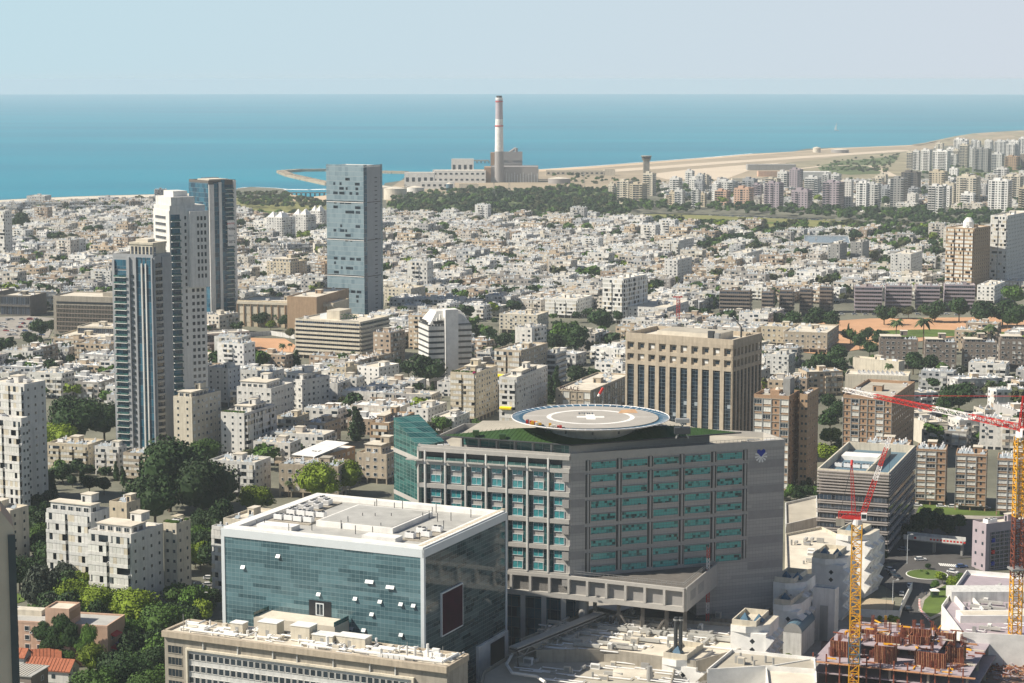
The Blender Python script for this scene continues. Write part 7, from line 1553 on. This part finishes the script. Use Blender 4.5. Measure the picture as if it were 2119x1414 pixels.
o = TP(318, 1342, 30, 'dark', .9, 'small tree with magenta blossom beside the lilac one'); bl = crown_mb(19, 5, 300, .09, 'magenta').mesh('blossom'); c = link('blossom', bl, o, (0, 0, 4)); c.scale = (4.5, 4.5, 3.5)
cl = [(120, 965, 40), (150, 975, 34), (185, 970, 36), (430, 1060, 55), (390, 1070, 60), (450, 1130, 40), (400, 1165, 40), (740, 885, 0)]
T1 = [  # px, py, wpx, kind
 (738, 875, 42, 'conifer'), (700, 945, 14, 'cypress'), (1110, 815, 36, 'conifer'), (1136, 805, 34, 'conifer'), (1150, 790, 26, 'cypress'), (965, 745, 0, 'x'), (895, 810, 16, 'cypress'), (885, 818, 12, 'cypress'),
 (880, 765, 75, 'dark'), (845, 762, 40, 'dark'), (975, 690, 50, 'dark'), (1010, 700, 45, 'dark'), (1075, 700, 50, 'dark'), (1120, 705, 55, 'dark'), (1160, 690, 60, 'green'), (1190, 705, 70, 'dark'), (1150, 710, 50, 'dark'), (1040, 705, 40, 'dark'), (1250, 665, 60, 'dark'), (1245, 690, 40, 'green'), (1280, 655, 30, 'dark'), (1200, 780, 60, 'dark'), (1230, 785, 45, 'dark'),
 (880, 890, 46, 'olive'), (915, 880, 45, 'green'), (950, 895, 30, 'green'), (985, 880, 30, 'green'), (1010, 885, 28, 'green'), (785, 945, 26, 'green'), (755, 955, 22, 'green'), (770, 935, 26, 'palm'),
 (540, 660, 34, 'dark'), (565, 655, 40, 'dark'), (560, 672, 24, 'bright'), (590, 665, 30, 'dark'), (492, 708, 36, 'dark'), (600, 690, 26, 'olive'), (612, 745, 26, 'conifer'), (582, 712, 12, 'palm'), (600, 712, 14, 'palm'), (640, 765, 20, 'green'), (810, 735, 26, 'green'), (805, 650, 36, 'dark'), (830, 645, 30, 'green'),
 (85, 680, 45, 'dark'), (105, 675, 30, 'dark'), (60, 700, 35, 'dark'), (120, 705, 30, 'dark'), (150, 708, 30, 'dark'), (185, 710, 30, 'dark'), (215, 712, 30, 'dark'), (85, 715, 24, 'conifer'), (145, 745, 26, 'dark'),
 (45, 460, 46, 'dark'), (185, 482, 36, 'dark'), (205, 478, 30, 'dark'), (150, 495, 30, 'dark'), (215, 500, 20, 'dark'),
 (1800, 720, 36, 'dark'), (1780, 705, 40, 'dark'), (1795, 690, 30, 'dark'), (1760, 695, 36, 'green'), (1820, 700, 40, 'dark'), (1805, 745, 30, 'green'), (1600, 660, 40, 'dark'), (1640, 665, 50, 'dark'), (1690, 660, 55, 'dark'), (1720, 665, 50, 'dark'), (1670, 675, 35, 'dark'), (1735, 735, 50, 'dark'), (1705, 755, 60, 'dark'), (1680, 765, 50, 'dark'), (1740, 760, 45, 'dark'), (1770, 750, 30, 'dark'),
 (1830, 650, 45, 'dark'), (1850, 645, 30, 'olive'), (1880, 645, 30, 'olive'), (1935, 642, 50, 'dark'), (1985, 640, 55, 'dark'), (2030, 648, 60, 'dark'), (2075, 645, 60, 'dark'), (2105, 655, 60, 'dark'), (1905, 640, 24, 'olive'), (1930, 655, 20, 'dark'), (2100, 610, 50, 'green'), (2085, 660, 40, 'dark'),
 (1718, 870, 55, 'dark'), (1720, 905, 50, 'green'), (1712, 940, 50, 'bright'), (1735, 850, 50, 'dark'), (1715, 830, 40, 'dark'), (1740, 925, 40, 'dark'), (1665, 1002, 36, 'olive'), (1640, 1010, 22, 'dark'), (1690, 1015, 22, 'green'), (1880, 1000, 0, 'x'),
 (1985, 820, 70, 'dark'), (1960, 835, 50, 'dark'), (1925, 815, 30, 'green'), (1890, 750, 50, 'dark'), (1865, 745, 30, 'green'), (1920, 755, 50, 'dark'), (1950, 765, 40, 'green'), (2014, 740, 14, 'cypress'), (2018, 745, 22, 'conifer'), (1985, 770, 36, 'grey'), (2040, 775, 30, 'bright'), (2055, 765, 30, 'green'),
 (1900, 1085, 60, 'dark'), (1930, 1080, 60, 'dark'), (1960, 1090, 55, 'dark'), (1985, 1082, 40, 'dark'), (1880, 1100, 40, 'dark'), (1940, 1062, 26, 'bright'), (1915, 1060, 24, 'green'), (1921, 1172, 16, 'dark'), (1918, 1186, 10, 'green'), (1906, 1182, 6, 'green'), (1950, 1195, 30, 'bright'), (1935, 1210, 24, 'green'), (1968, 1205, 30, 'bright'), (1988, 1195, 26, 'green'), (1850, 1285, 26, 'bright'), (1820, 1280, 16, 'bright'), (1830, 1150, 24, 'dark'), (1790, 1200, 26, 'dark'), (1632, 1357, 14, 'bright'), (1712, 1045, 14, 'dark'), (1655, 1040, 14, 'dark'),
 (1855, 665, 34, 'palm'), (1912, 662, 42, 'palm'), (2030, 685, 34, 'palm'), (2050, 675, 34, 'palm'), (2005, 690, 30, 'palm'), (2050, 790, 26, 'palm'), (1680, 775, 20, 'palm'), (1745, 770, 26, 'palm'), (1760, 775, 20, 'palm'), (1840, 755, 24, 'palm'),
 (405, 880, 13, 'palm'), (287, 952, 16, 'palm'), (300, 965, 16, 'palm'), (137, 1168, 24, 'palm'), (347, 1215, 24, 'palm'), (627, 975, 14, 'palm'), (597, 997, 20, 'palm'), (730, 728, 14, 'palm'), (1980, 900, 0, 'x'), (170, 980, 16, 'cypress'), (240, 975, 16, 'cypress'), (255, 985, 16, 'cypress'), (265, 975, 18, 'cypress'), (98, 990, 20, 'cypress'), (108, 1000, 22, 'cypress'), (130, 985, 30, 'green'), (150, 995, 30, 'dark'), (185, 1000, 40, 'dark'), (215, 1005, 40, 'dark'), (105, 1060, 0, 'x'),
 (450, 1040, 26, 'green'), (560, 935, 24, 'green'), (580, 920, 26, 'green'), (1790, 880, 0, 'x'), (1895, 1020, 12, 'cypress'), (1955, 1025, 12, 'cypress'), (2018, 1030, 14, 'green'), (1940, 1032, 10, 'cypress')]
for px, py, wp, k in T1:
    if k != 'x' and wp: TP(px, py, wp, k, .9)
# ---------------------------------------------------------------- cars and lamps
def car_mb(c):
    body = MB(); w2 = .88
    body.hexa([(-2.2, -w2, .35), (2.2, -w2, .35), (2.2, w2, .35), (-2.2, w2, .35), (-2.15, -w2 + .04, .9), (2.1, -w2 + .04, .8), (2.1, w2 - .04, .8), (-2.15, w2 - .04, .9)], c)
    body.hexa([(-1.45, -w2 + .18, 1.40), (.45, -w2 + .18, 1.40), (.45, w2 - .18, 1.40), (-1.45, w2 - .18, 1.40), (-1.35, -w2 + .2, 1.48), (.35, -w2 + .2, 1.48), (.35, w2 - .2, 1.48), (-1.35, w2 - .2, 1.48)], c)
    gl = MB(); gl.hexa([(-2.0, -w2 + .06, .88), (1.15, -w2 + .06, .84), (1.15, w2 - .06, .84), (-2.0, w2 - .06, .88), (-1.44, -w2 + .19, 1.40), (.44, -w2 + .19, 1.40), (.44, w2 - .19, 1.40), (-1.44, w2 - .19, 1.40)], 'win')
    wh = MB(); wh.tube((0, -.12, 0), (0, .12, 0), .33, 'rubber', 12); wh.tube((0, -.14, 0), (0, .14, 0), .17, 'tank', 8)
    return body, gl, wh
CARM = {}
for i in range(5): bd, gl, wh = car_mb('paint%d' % i); CARM[i] = (bd.mesh('body'), gl.mesh('windows'), wh.mesh('wheel'), None)
CARF = [];
for i in range(5):
    bd, gl, wh = car_mb('paint%d' % i); bd.add(gl); [bd.add(wh, x, y, .33) for x in (-1.35, 1.35) for y in (-.85, .85)]; CARF.append(bd.mesh('parked_car'))
CARS = []
def car(px, py, ang, ci, label=None, z=.3, far=False):
    x, y = G(px, py, z)
    if far: o = link('parked_car', CARF[ci], None, (x, y, z), radians(ang)); tag(o, label or '', 'car', 'parked cars in the distance')
    else:
        o = thing('parked_car', label or '', 'car', (x, y, z), radians(ang), 'cars on the streets nearby'); b_, g_, w_, _ = CARM[ci]; link('body', b_, o); link('windows', g_, o)
        for sx in (-1.35, 1.35):
            for sy in (-.85, .85): link('wheel', w_, o, (sx, sy, .33))
    if not label: CARS.append((o, ['white', 'grey', 'black', 'red', 'blue'][ci], x, y))
car(1882, 1215, 82, 0, 'white car driving down the street left of the roundabout'); car(1848, 1190, -60, 2, 'dark car by the roundabout kerb'); car(1972, 1186, -40, 0, 'white car hidden behind bushes right of the roundabout'); car(1857, 1197, -58, 2, 'second dark car behind the one at the roundabout kerb')
R_ = random.Random(5)
for px, py, a, ci in [(1870, 1140, -30, 1), (1842, 1182, -60, 0), (1866, 1232, 80, 1), (1878, 1262, 85, 2), (1905, 1160, 5, 0), (1990, 1175, 10, 4), (1690, 1100, 10, 1), (1900, 1300, 70, 0), (80, 940, 20, 0), (60, 1000, 20, 1), (445, 990, 15, 0), (500, 1000, 10, 2), (433, 1199, 0, 0), (412, 1212, 10, 2), (420, 1222, 15, 4), (432, 1213, 10, 0), (402, 1222, 20, 1), (28, 1262, 20, 1), (42, 1264, 20, 0), (172, 1280, -10, 0), (88, 1150, 10, 0), (76, 1155, 10, 0), (1898, 1048, -8, 0), (1948, 1050, -8, 0), (1972, 1051, -8, 0), (2040, 1054, -8, 1), (1835, 690, 10, 2), (1762, 700, 10, 1)]: car(px, py, a, ci)
for k in range(34): car(R_.uniform(-5, 100), 662 + (k % 5) * 8 + R_.uniform(-1, 1), R_.choice([-15, 75]), R_.choice([0, 0, 1, 1, 2, 4, 3]), far=True)
for k in range(46): car(1470 + k * 7 + R_.uniform(-2, 2), 446.5 + k * .30, -2, R_.choice([0, 0, 1, 1, 2, 2, 4]), far=True)
for k in range(60): car(R_.uniform(900, 1115), R_.uniform(397, 407), R_.choice([-10, 80]), R_.choice([0, 0, 1, 2, 3]), far=True)
for k in range(14): car(1700 + k * 22 + R_.uniform(-6, 6), 652 + R_.uniform(-1, 1), 5, R_.choice([0, 1, 2]), far=True)
def lamp(px, py, h, label, arms=2):
    x, y = G(px, py); t = thing('street_lamp', label, 'street lamp', (x, y, .3)); m = MB(); m.cyl(0, 0, 0, h, .12, 'frame', 8, .07); m.build('pole', t)
    m = MB(); [m.tube((0, 0, h), (s_ * 1.6, 0, h + .3), .05, 'frame', 4) for s_ in ((-1, 1) if arms == 2 else (1,))]; m.build('arm', t)
    for s_ in ((-1, 1) if arms == 2 else (1,)): m = MB(); m.box(s_ * 1.6 - .5, -.2, h + .22, s_ * 1.6 + .5, .2, h + .4, 'roofwhite'); m.build('lamp_head', t)
for a in [(1877, 1168, 11, 'tall white street lamp with banners by the crossing near the roundabout', 1), (1847, 1250, 8, 'slim street lamp against the white boundary wall', 1), (273, 1268, 8, 'street lamp rising among the bright garden trees', 1), (418, 1277, 8, 'street lamp on the grass left of the framed glass office', 1), (1703, 778, 10, 'street lamp left of the cream skylight hall', 2), (1662, 790, 8, 'street lamp with two arms in front of the dark trees near the hotel', 2), (1980, 790, 8, 'street lamp in front of the row below the park lawn', 1), (1787, 720, 6, 'lamp post on the orange ground among the park trees', 1)]: lamp(*a)
# people on the pavement by the roundabout: one continuous skinned body each
def person(px, py, label, turn):
    x, y = G(px, py); t = thing('person', label, 'person', (x, y, .42), turn)
    vs = [(0, 0, .95), (0, 0, 1.2), (0, 0, 1.42), (0, 0, 1.55), (0, .02, 1.68), (.1, 0, .9), (.12, .12, .5), (.12, .02, .05), (.12, .16, .03), (-.1, 0, .9), (-.12, -.1, .5), (-.12, -.25, .06), (-.12, -.12, .03), (.2, 0, 1.4), (.27, -.05, 1.12), (.27, .1, .88), (.27, .14, .78), (-.2, 0, 1.4), (-.27, .08, 1.12), (-.27, .2, .9), (-.27, .24, .8)]
    ed = [(0, 1), (1, 2), (2, 3), (3, 4), (0, 5), (5, 6), (6, 7), (7, 8), (0, 9), (9, 10), (10, 11), (11, 12), (2, 13), (13, 14), (14, 15), (15, 16), (2, 17), (17, 18), (18, 19), (19, 20)]
    rd = [.15, .14, .15, .06, .11, .1, .07, .045, .04, .1, .07, .045, .04, .06, .045, .035, .03, .06, .045, .035, .03]
    me = bpy.data.meshes.new('body'); me.from_pydata(vs, ed, []); me.materials.append(M['cloth']); o = link('body', me, t); md = o.modifiers.new('skin', 'SKIN'); o.modifiers.new('sub', 'SUBSURF').render_levels = 1
    for i, r in enumerate(rd): me.skin_vertices[0].data[i].radius = (r, r)
    me.skin_vertices[0].data[0].use_root = True
    m = MB(); m.cyl(0, .02, 1.7, 1.82, .11, 'darksteel', 10, .07); m.build('hair', t)
person(1907, 1228, 'person in dark clothes on the pavement, left of the three by the green kiosk', .4); person(1911, 1232, 'person in dark clothes walking between two others by the green kiosk', 1.2); person(1917, 1236, 'person in dark clothes nearest the green kiosk', 2.)
x, y = G(1934, 1238); t = thing('kiosk', 'small green kiosk on the pavement beside the lawn', 'kiosk', (x, y, .42)); m = MB(); m.box(-1.3, -1.2, 0, 1.3, 1.2, 2.4, 'green_metal'); m.build('booth', t); m = MB(); m.hexa([(-1.6, -1.5, 2.4), (1.6, -1.5, 2.4), (1.6, 1.5, 2.4), (-1.6, 1.5, 2.4), (-.4, -.3, 3.1), (.4, -.3, 3.1), (.4, .3, 3.1), (-.4, .3, 3.1)], 'roofwhite'); m.build('roof', t); m = MB(); m.fb(Face(-1.3, -1.2, 0), .6, 2., .9, 1.9, 0, .05, 'win'); m.build('window', t)
# ---------------------------------------------------------------- general city fabric
def inpoly(x, y, P):
    c = False; n = len(P)
    for i in range(n):
        (x0, y0), (x1, y1) = P[i], P[i - 1]
        if (y0 > y) != (y1 > y) and x < (x1 - x0) * (y - y0) / (y1 - y0) + x0: c = not c
    return c
CITY = [(-60, 437), (60, 434), (200, 427), (330, 423), (400, 421), (484, 420), (486, 458), (680, 462), (720, 462), (800, 452), (960, 458), (1300, 462), (1400, 476), (1740, 490), (1960, 480), (2200, 480), (2200, 620), (2200, 880), (2200, 930), (1900, 930), (1700, 900), (1600, 830), (1290, 860), (1000, 905), (860, 1000), (820, 1040), (640, 1040), (560, 1000), (420, 935), (360, 950), (250, 960), (96, 960), (96, 800), (-60, 800)]
HOLES = [[(-90, 640), (125, 640), (240, 680), (240, 730), (-90, 725)], [(425, 690), (625, 690), (640, 760), (425, 762)], [(1590, 650), (1680, 640), (2200, 640), (2200, 700), (1980, 712), (1700, 790), (1640, 780)], [(960, 668), (1290, 650), (1290, 700), (1180, 730), (960, 725)],
         [(90, 830), (240, 830), (240, 925), (90, 930)], [(484, 640), (800, 600), (830, 650), (640, 690), (484, 690)], [(830, 740), (900, 735), (930, 775), (850, 785)], [(1160, 760), (1260, 760), (1260, 800), (1170, 815)], [(1870, 735), (2060, 745), (2060, 790), (1900, 790)], [(1590, 1000), (1590, 860), (1760, 820), (1760, 1000)], [(1480, 622), (1760, 632), (1760, 680), (1480, 650)], [(1750, 625), (2200, 625), (2200, 660), (1750, 660)], [(30, 445), (62, 445), (62, 476), (30, 476)]]
DIST = [(1370, 388), (1900, 384), (2180, 362), (2180, 436), (1960, 440), (1760, 436), (1500, 428), (1380, 424)]
GREEN = [(1380, 455), (2200, 455), (2200, 580), (1900, 570), (1400, 545)]
CELL = 64
grid = {}
for f in FOOT:
    x, y, a, W, D, mg = f; cxm, cym = x + (W / 2) * cos(a) - (D / 2) * sin(a), y + (W / 2) * sin(a) + (D / 2) * cos(a); r = hypot(W, D) / 2 + mg + 14
    for i in range(int((cxm - r) // CELL), int((cxm + r) // CELL) + 1):
        for j in range(int((cym - r) // CELL), int((cym + r) // CELL) + 1): grid.setdefault((i, j), []).append(f)
def blocked(x, y, r):
    for (fx, fy, a, W, D, mg) in grid.get((int(x // CELL), int(y // CELL)), ()):
        dx, dy = x - fx, y - fy; u, v = dx * cos(a) + dy * sin(a), -dx * sin(a) + dy * cos(a)
        if -mg - r < u < W + mg + r and -mg - r < v < D + mg + r: return True
    return False
R = random.Random(99); B_ = []; TF = []
BX = 170
for ci in range(-9, 10):
    for cj in range(4, 26):
        Rc = random.Random(ci * 100 + cj); a = radians(Rc.choice([-26, -22, -31, -26, -18, 12])); ox, oy = ci * BX, cj * BX
        for i in range(-8, 9):
            for j in range(-8, 9):
                row = j; u = i * 26 + Rc.uniform(-1.5, 1.5) + (i // 4) * 7; v = j * 18.5 + (j // 2) * 7.5; x, y = ox + BX / 2 + u * cos(a) - v * sin(a), oy + BX / 2 + u * sin(a) + v * cos(a)
                if not (ox <= x < ox + BX and oy <= y < oy + BX): continue
                px, py = PX(x, y)
                if px < -40 or px > 2160 or not (inpoly(px, py, CITY) or (inpoly(px, py, DIST) and Rc.random() < .5)) or any(inpoly(px, py, h) for h in HOLES): continue
                gr = inpoly(px, py, GREEN)
                if blocked(x, y, 9): continue
                if Rc.random() < (.50 if gr else .16): TF.append((x, y, Rc.uniform(12, 19))); continue
                B_.append((x, y, a + (0 if Rc.random() < .8 else pi / 2), py))
                for q in range(3):
                    if Rc.random() < (.62 if not gr else .85): TF.append((x + Rc.uniform(-15, 15), y + Rc.choice([-12, 12]) + Rc.uniform(-3, 3), Rc.uniform(7, 14)))
B_.sort(key=lambda q: q[1]); print('fabric', len(B_), 'trees', len(TF))
NV = 12; VAR = []; PR = []
for k in range(NV):
    Rk = random.Random(k); W, D, fl = Rk.choice([19, 22, 25, 28]), Rk.choice([11, 12.5, 14]), [3, 2, 3, 4, 3, 2, 3, 3, 2, 3, 7, 3][k]; VAR.append((W, D, fl))
    PR.append(gen_block(50 + k, W, D, fl, True, ('wallgen', ['roofpale', 'roofgrey', 'roofwhite'][k % 3])))
FARM = [gen_block(50 + k, *VAR[k], False, ('wallgen', ['roofpale', 'roofgrey', 'roofwhite'][k % 3])) for k in range(NV)]
FARA = [Arr(m) for m in FARM]
PRM = [[(nm, m.mesh(nm)) for nm, m in P] for P in PR]
MIDM = []
for P in PR:
    m = MB()
    for _, q in P: m.add(q)
    MIDM.append(m.mesh('apartment_house'))
NEARN, INDN = 46, 300; HOUSES = []; far = []
for k, (x, y, a, py) in enumerate(B_):
    v = R.randrange(NV); v = (v + 1) % NV if v == 10 and R.random() < .8 else v; W, D, fl = VAR[v]; ox, oy = rot2(-W / 2, -D / 2, a); sc_ = R.uniform(.92, 1.06)
    if k < INDN:
        if k < NEARN:
            o = thing('apartment_house', '', 'apartment house', (x + ox, y + oy, 0), a, 'low apartment houses of the city fabric')
            for nm, me in PRM[v]: link(nm, me, o)
        else: o = link('apartment_house', MIDM[v], None, (x + ox, y + oy, 0), a); o['category'] = 'apartment house'; o['group'] = 'low apartment houses of the city fabric'
        HOUSES.append((o, fl, x, y, v))
    else: far.append((FARA[v], x + ox, y + oy, 0, a, sc_, sc_, R.choice([.8, 1, 1, 1, 1.1, 1.25]), R.random()))
o = link('apartment_houses', tile_mesh('apartment_houses', far), kind='stuff'); tag(o, 'sea of low pale apartment houses with rooftop heaters receding to the shore', 'apartment houses')
# trees among the houses: the nearest as individuals, the rest as one mass
def tadd(px, py, wd, n, sx, sy, kinds=('dark', 'green', 'olive')):
    for _ in range(n):
        qx, qy = px + R.uniform(-sx, sx), py + R.uniform(-sy, sy); x, y = G(qx, qy); 
        if not blocked(x, y, 2): TF2.append((x, y, wd * R.uniform(.7, 1.3), R.choice(kinds)))
TF2 = []
for (x, y, wd) in TF:
    if not blocked(x, y, 2): TF2.append((x, y, wd, R.choice(['dark', 'green', 'dark', 'olive', 'dark', 'bright' if R.random() < .5 else 'green'])))
nb_ = len(TF2)
def tzone(P, n, wd, kinds):
    x0, x1 = min(p[0] for p in P), max(p[0] for p in P); y0, y1 = min(p[1] for p in P), max(p[1] for p in P); k = 0; q = 0
    while k < n and q < n * 8:
        q += 1; px, py = R.uniform(x0, x1), R.uniform(y0, y1)
        if inpoly(px, py, P):
            x, y = G(px, py)
            if not blocked(x, y, 1): TF2.append((x, y, wd * R.uniform(.65, 1.3), R.choice(kinds))); k += 1
tzone([(800, 425), (880, 415), (980, 402), (1180, 396), (1290, 400), (1320, 420), (1300, 452), (1150, 460), (960, 458), (820, 450)], 560, 14, ['dark', 'dark', 'green', 'dark', 'olive'])
tzone([(1290, 425), (1500, 430), (1760, 442), (1960, 445), (2200, 440), (2200, 475), (1960, 470), (1760, 462), (1740, 456), (1500, 444), (1300, 441)], 420, 12, ['dark', 'dark', 'green'])
tzone([(1330, 464), (1500, 470), (1760, 476), (1980, 476), (2000, 500), (1700, 500), (1400, 482)], 230, 13, ['dark', 'green', 'olive', 'dark'])
tzone([(484, 405), (590, 408), (600, 418), (676, 420), (676, 436), (600, 434), (484, 430)], 130, 11, ['olive', 'green', 'dark'])
tzone([(484, 448), (676, 448), (676, 462), (484, 462)], 40, 11, ['dark', 'green'])
tzone([(620, 470), (680, 460), (680, 500), (640, 500)], 26, 13, ['dark'])
tzone([(1130, 365), (1290, 372), (1400, 388), (1400, 402), (1290, 404), (1180, 396)], 90, 9, ['dark', 'olive', 'green'])
tzone([(800, 405), (900, 398), (1000, 394), (1000, 400), (880, 412), (810, 420)], 60, 10, ['dark', 'green'])
tzone([(1350, 380), (1640, 380), (1860, 378), (1900, 420), (1500, 425), (1350, 415)], 240, 11, ['dark', 'green'])
tzone([(1900, 350), (2119, 350), (2200, 425), (1900, 425)], 150, 11, ['dark', 'green'])
tzone([(1690, 345), (1740, 334), (1862, 322), (1835, 360), (1700, 356)], 150, 8, ['olive', 'green'])
tzone([(100, 945), (270, 950), (290, 1000), (110, 1010)], 26, 8, ['dark', 'green'])
tzone([(50, 1040), (100, 1010), (100, 1200), (60, 1215)], 22, 9, ['dark'])
tzone([(290, 990), (480, 990), (450, 1200), (395, 1180), (395, 1080)], 40, 10, ['dark', 'dark', 'green'])
tzone([(400, 1230), (450, 1200), (445, 1285), (380, 1300)], 6, 6, ['dark'])
tzone([(1590, 1010), (1690, 1005), (1690, 1035), (1620, 1040)], 16, 5, ['green', 'dark'])
tzone([(60, 1200), (400, 1250), (440, 1290), (335, 1340), (70, 1330)], 46, 9, ['green', 'dark', 'bright'])
tzone([(230, 1390), (335, 1350), (335, 1470), (150, 1470)], 24, 9, ['dark', 'green'])
tzone([(960, 672), (1280, 655), (1285, 700), (1180, 720), (960, 715)], 20, 10, ['dark', 'green'])
TF2.sort(key=lambda q: q[1]); budget = 300 - len([1 for q in TREES if q[1] not in ('palm', 'cypress', 'conifer')]) - len(BIG)
rest = []
for k, (x, y, wd, kd) in enumerate(TF2):
    if k < budget: tree(x, y, wd, kd, R.uniform(.8, 1.1))
    else: rest.append((R.choice(LOW[kd]), x, y, wd * .55, R.uniform(0, 6.28), wd * 1.1, wd * 1.1, wd * .95, 0))
o = link('trees', tile_mesh('trees', rest), kind='stuff'); tag(o, 'dark green tree crowns dotted through the far city and massed by the park', 'trees')
for _ in range(46):   # palms and cypresses of the middle distance
    px, py = R.uniform(820, 1320), R.uniform(400, 450); x, y = G(px, py)
    if not blocked(x, y, 2): tree(x, y, R.uniform(5, 7), 'palm') if R.random() < .7 else tree(x, y, 4, 'cypress')
k = 0
while k < 60:
    px, py = R.uniform(500, 2100), R.uniform(470, 780); x, y = G(px, py)
    if inpoly(px, py, CITY) and not blocked(x, y, 1): tree(x, y, R.uniform(2.6, 4.2) if k % 4 else 6, 'cypress' if k % 4 else 'palm', .9); k += 1
# ---------------------------------------------------------------- haze
hz = bpy.data.materials.new('haze'); hz.use_nodes = True; n = hz.node_tree; n.nodes.clear(); pv = n.nodes.new('ShaderNodeVolumePrincipled'); oo = n.nodes.new('ShaderNodeOutputMaterial')
pv.inputs['Color'].default_value = (.73, .82, .90, 1); pv.inputs['Density'].default_value = 6.2e-5; pv.inputs['Anisotropy'].default_value = 0; n.links.new(pv.outputs[0], oo.inputs['Volume']); M['haze'] = hz
b = MB(); b.box(-26000, -26000, -3.6, 26000, 26000, 186, 'haze'); b.build('haze', kind='stuff')
# ---------------------------------------------------------------- labels of look-alikes: by the nearest landmark
ORD = ['', 'second ', 'third ', 'fourth ', 'fifth ', 'sixth ', 'seventh ', 'eighth ', 'ninth ', 'tenth ', 'eleventh ', 'twelfth ', 'thirteenth ', 'fourteenth ', 'fifteenth ', 'sixteenth ', 'seventeenth ', 'eighteenth ', 'nineteenth ', 'twentieth ']
LMP = [(n_, x, y, PX(x, y)[0]) for n_, x, y in LM]
def autolabel(items, noun):
    """items: (object, adjective, x, y). label: '<adjective> <noun>, nth nearest <relation> the <landmark>'"""
    bk = {}
    for o, adj, x, y in items:
        px = PX(x, y)[0]; n_, lx, ly, lpx = min(LMP, key=lambda q: hypot(q[1] - x, q[2] - y)); dx = px - lpx; d = y * CT + HC * ST; dxm = dx * d / F_PX; dy = y - ly
        rel = ('right of' if dx > 0 else 'left of') if abs(dxm) > abs(dy) * .7 else ('behind' if dy > 0 else 'in front of')
        bk.setdefault((n_, rel), []).append((hypot(lx - x, ly - y), o, adj))
    for (n_, rel), l in bk.items():
        l.sort(key=lambda q: q[0])
        for k, (d, o, adj) in enumerate(l):
            o['label'] = '%s %s, %snearest %s the %s' % (adj, noun, ORD[k] if k < len(ORD) else '%dth ' % (k + 1), rel, n_)
NW = {2: 'two', 3: 'three', 4: 'four', 7: 'seven'}
autolabel([(o, '%s-storey' % NW[fl], x, y) for o, fl, x, y, v in HOUSES], 'apartment house')
autolabel([(o, WORDS[k], x, y) for o, k, x, y, wd in TREES if k in WORDS], 'tree')
autolabel([(o, 'tall feathery', x, y) for o, k, x, y, wd in TREES if k == 'palm'], 'palm tree')
autolabel([(o, 'slender dark', x, y) for o, k, x, y, wd in TREES if k == 'cypress'], 'cypress')
autolabel([(o, 'broad dark', x, y) for o, k, x, y, wd in TREES if k == 'conifer'], 'conifer')
autolabel([(o, c + ' parked', x, y) for o, c, x, y in CARS], 'car')
CN = {'cream': 'cream', 'cream2': 'sand-coloured', 'white': 'white', 'white2': 'grey-white', 'roofwhite': 'bright white', 'pink': 'pinkish', 'purplegrey': 'mauve-grey', 'greybrown': 'grey-brown', 'grey': 'grey', 'darkconc': 'dark', 'tan': 'tan', 'coolgrey': 'cool grey'}
autolabel([(o, CN[wm] + ' %d-storey' % fl, x, y) for o, wm, x, y, fl in FT], 'apartment tower')
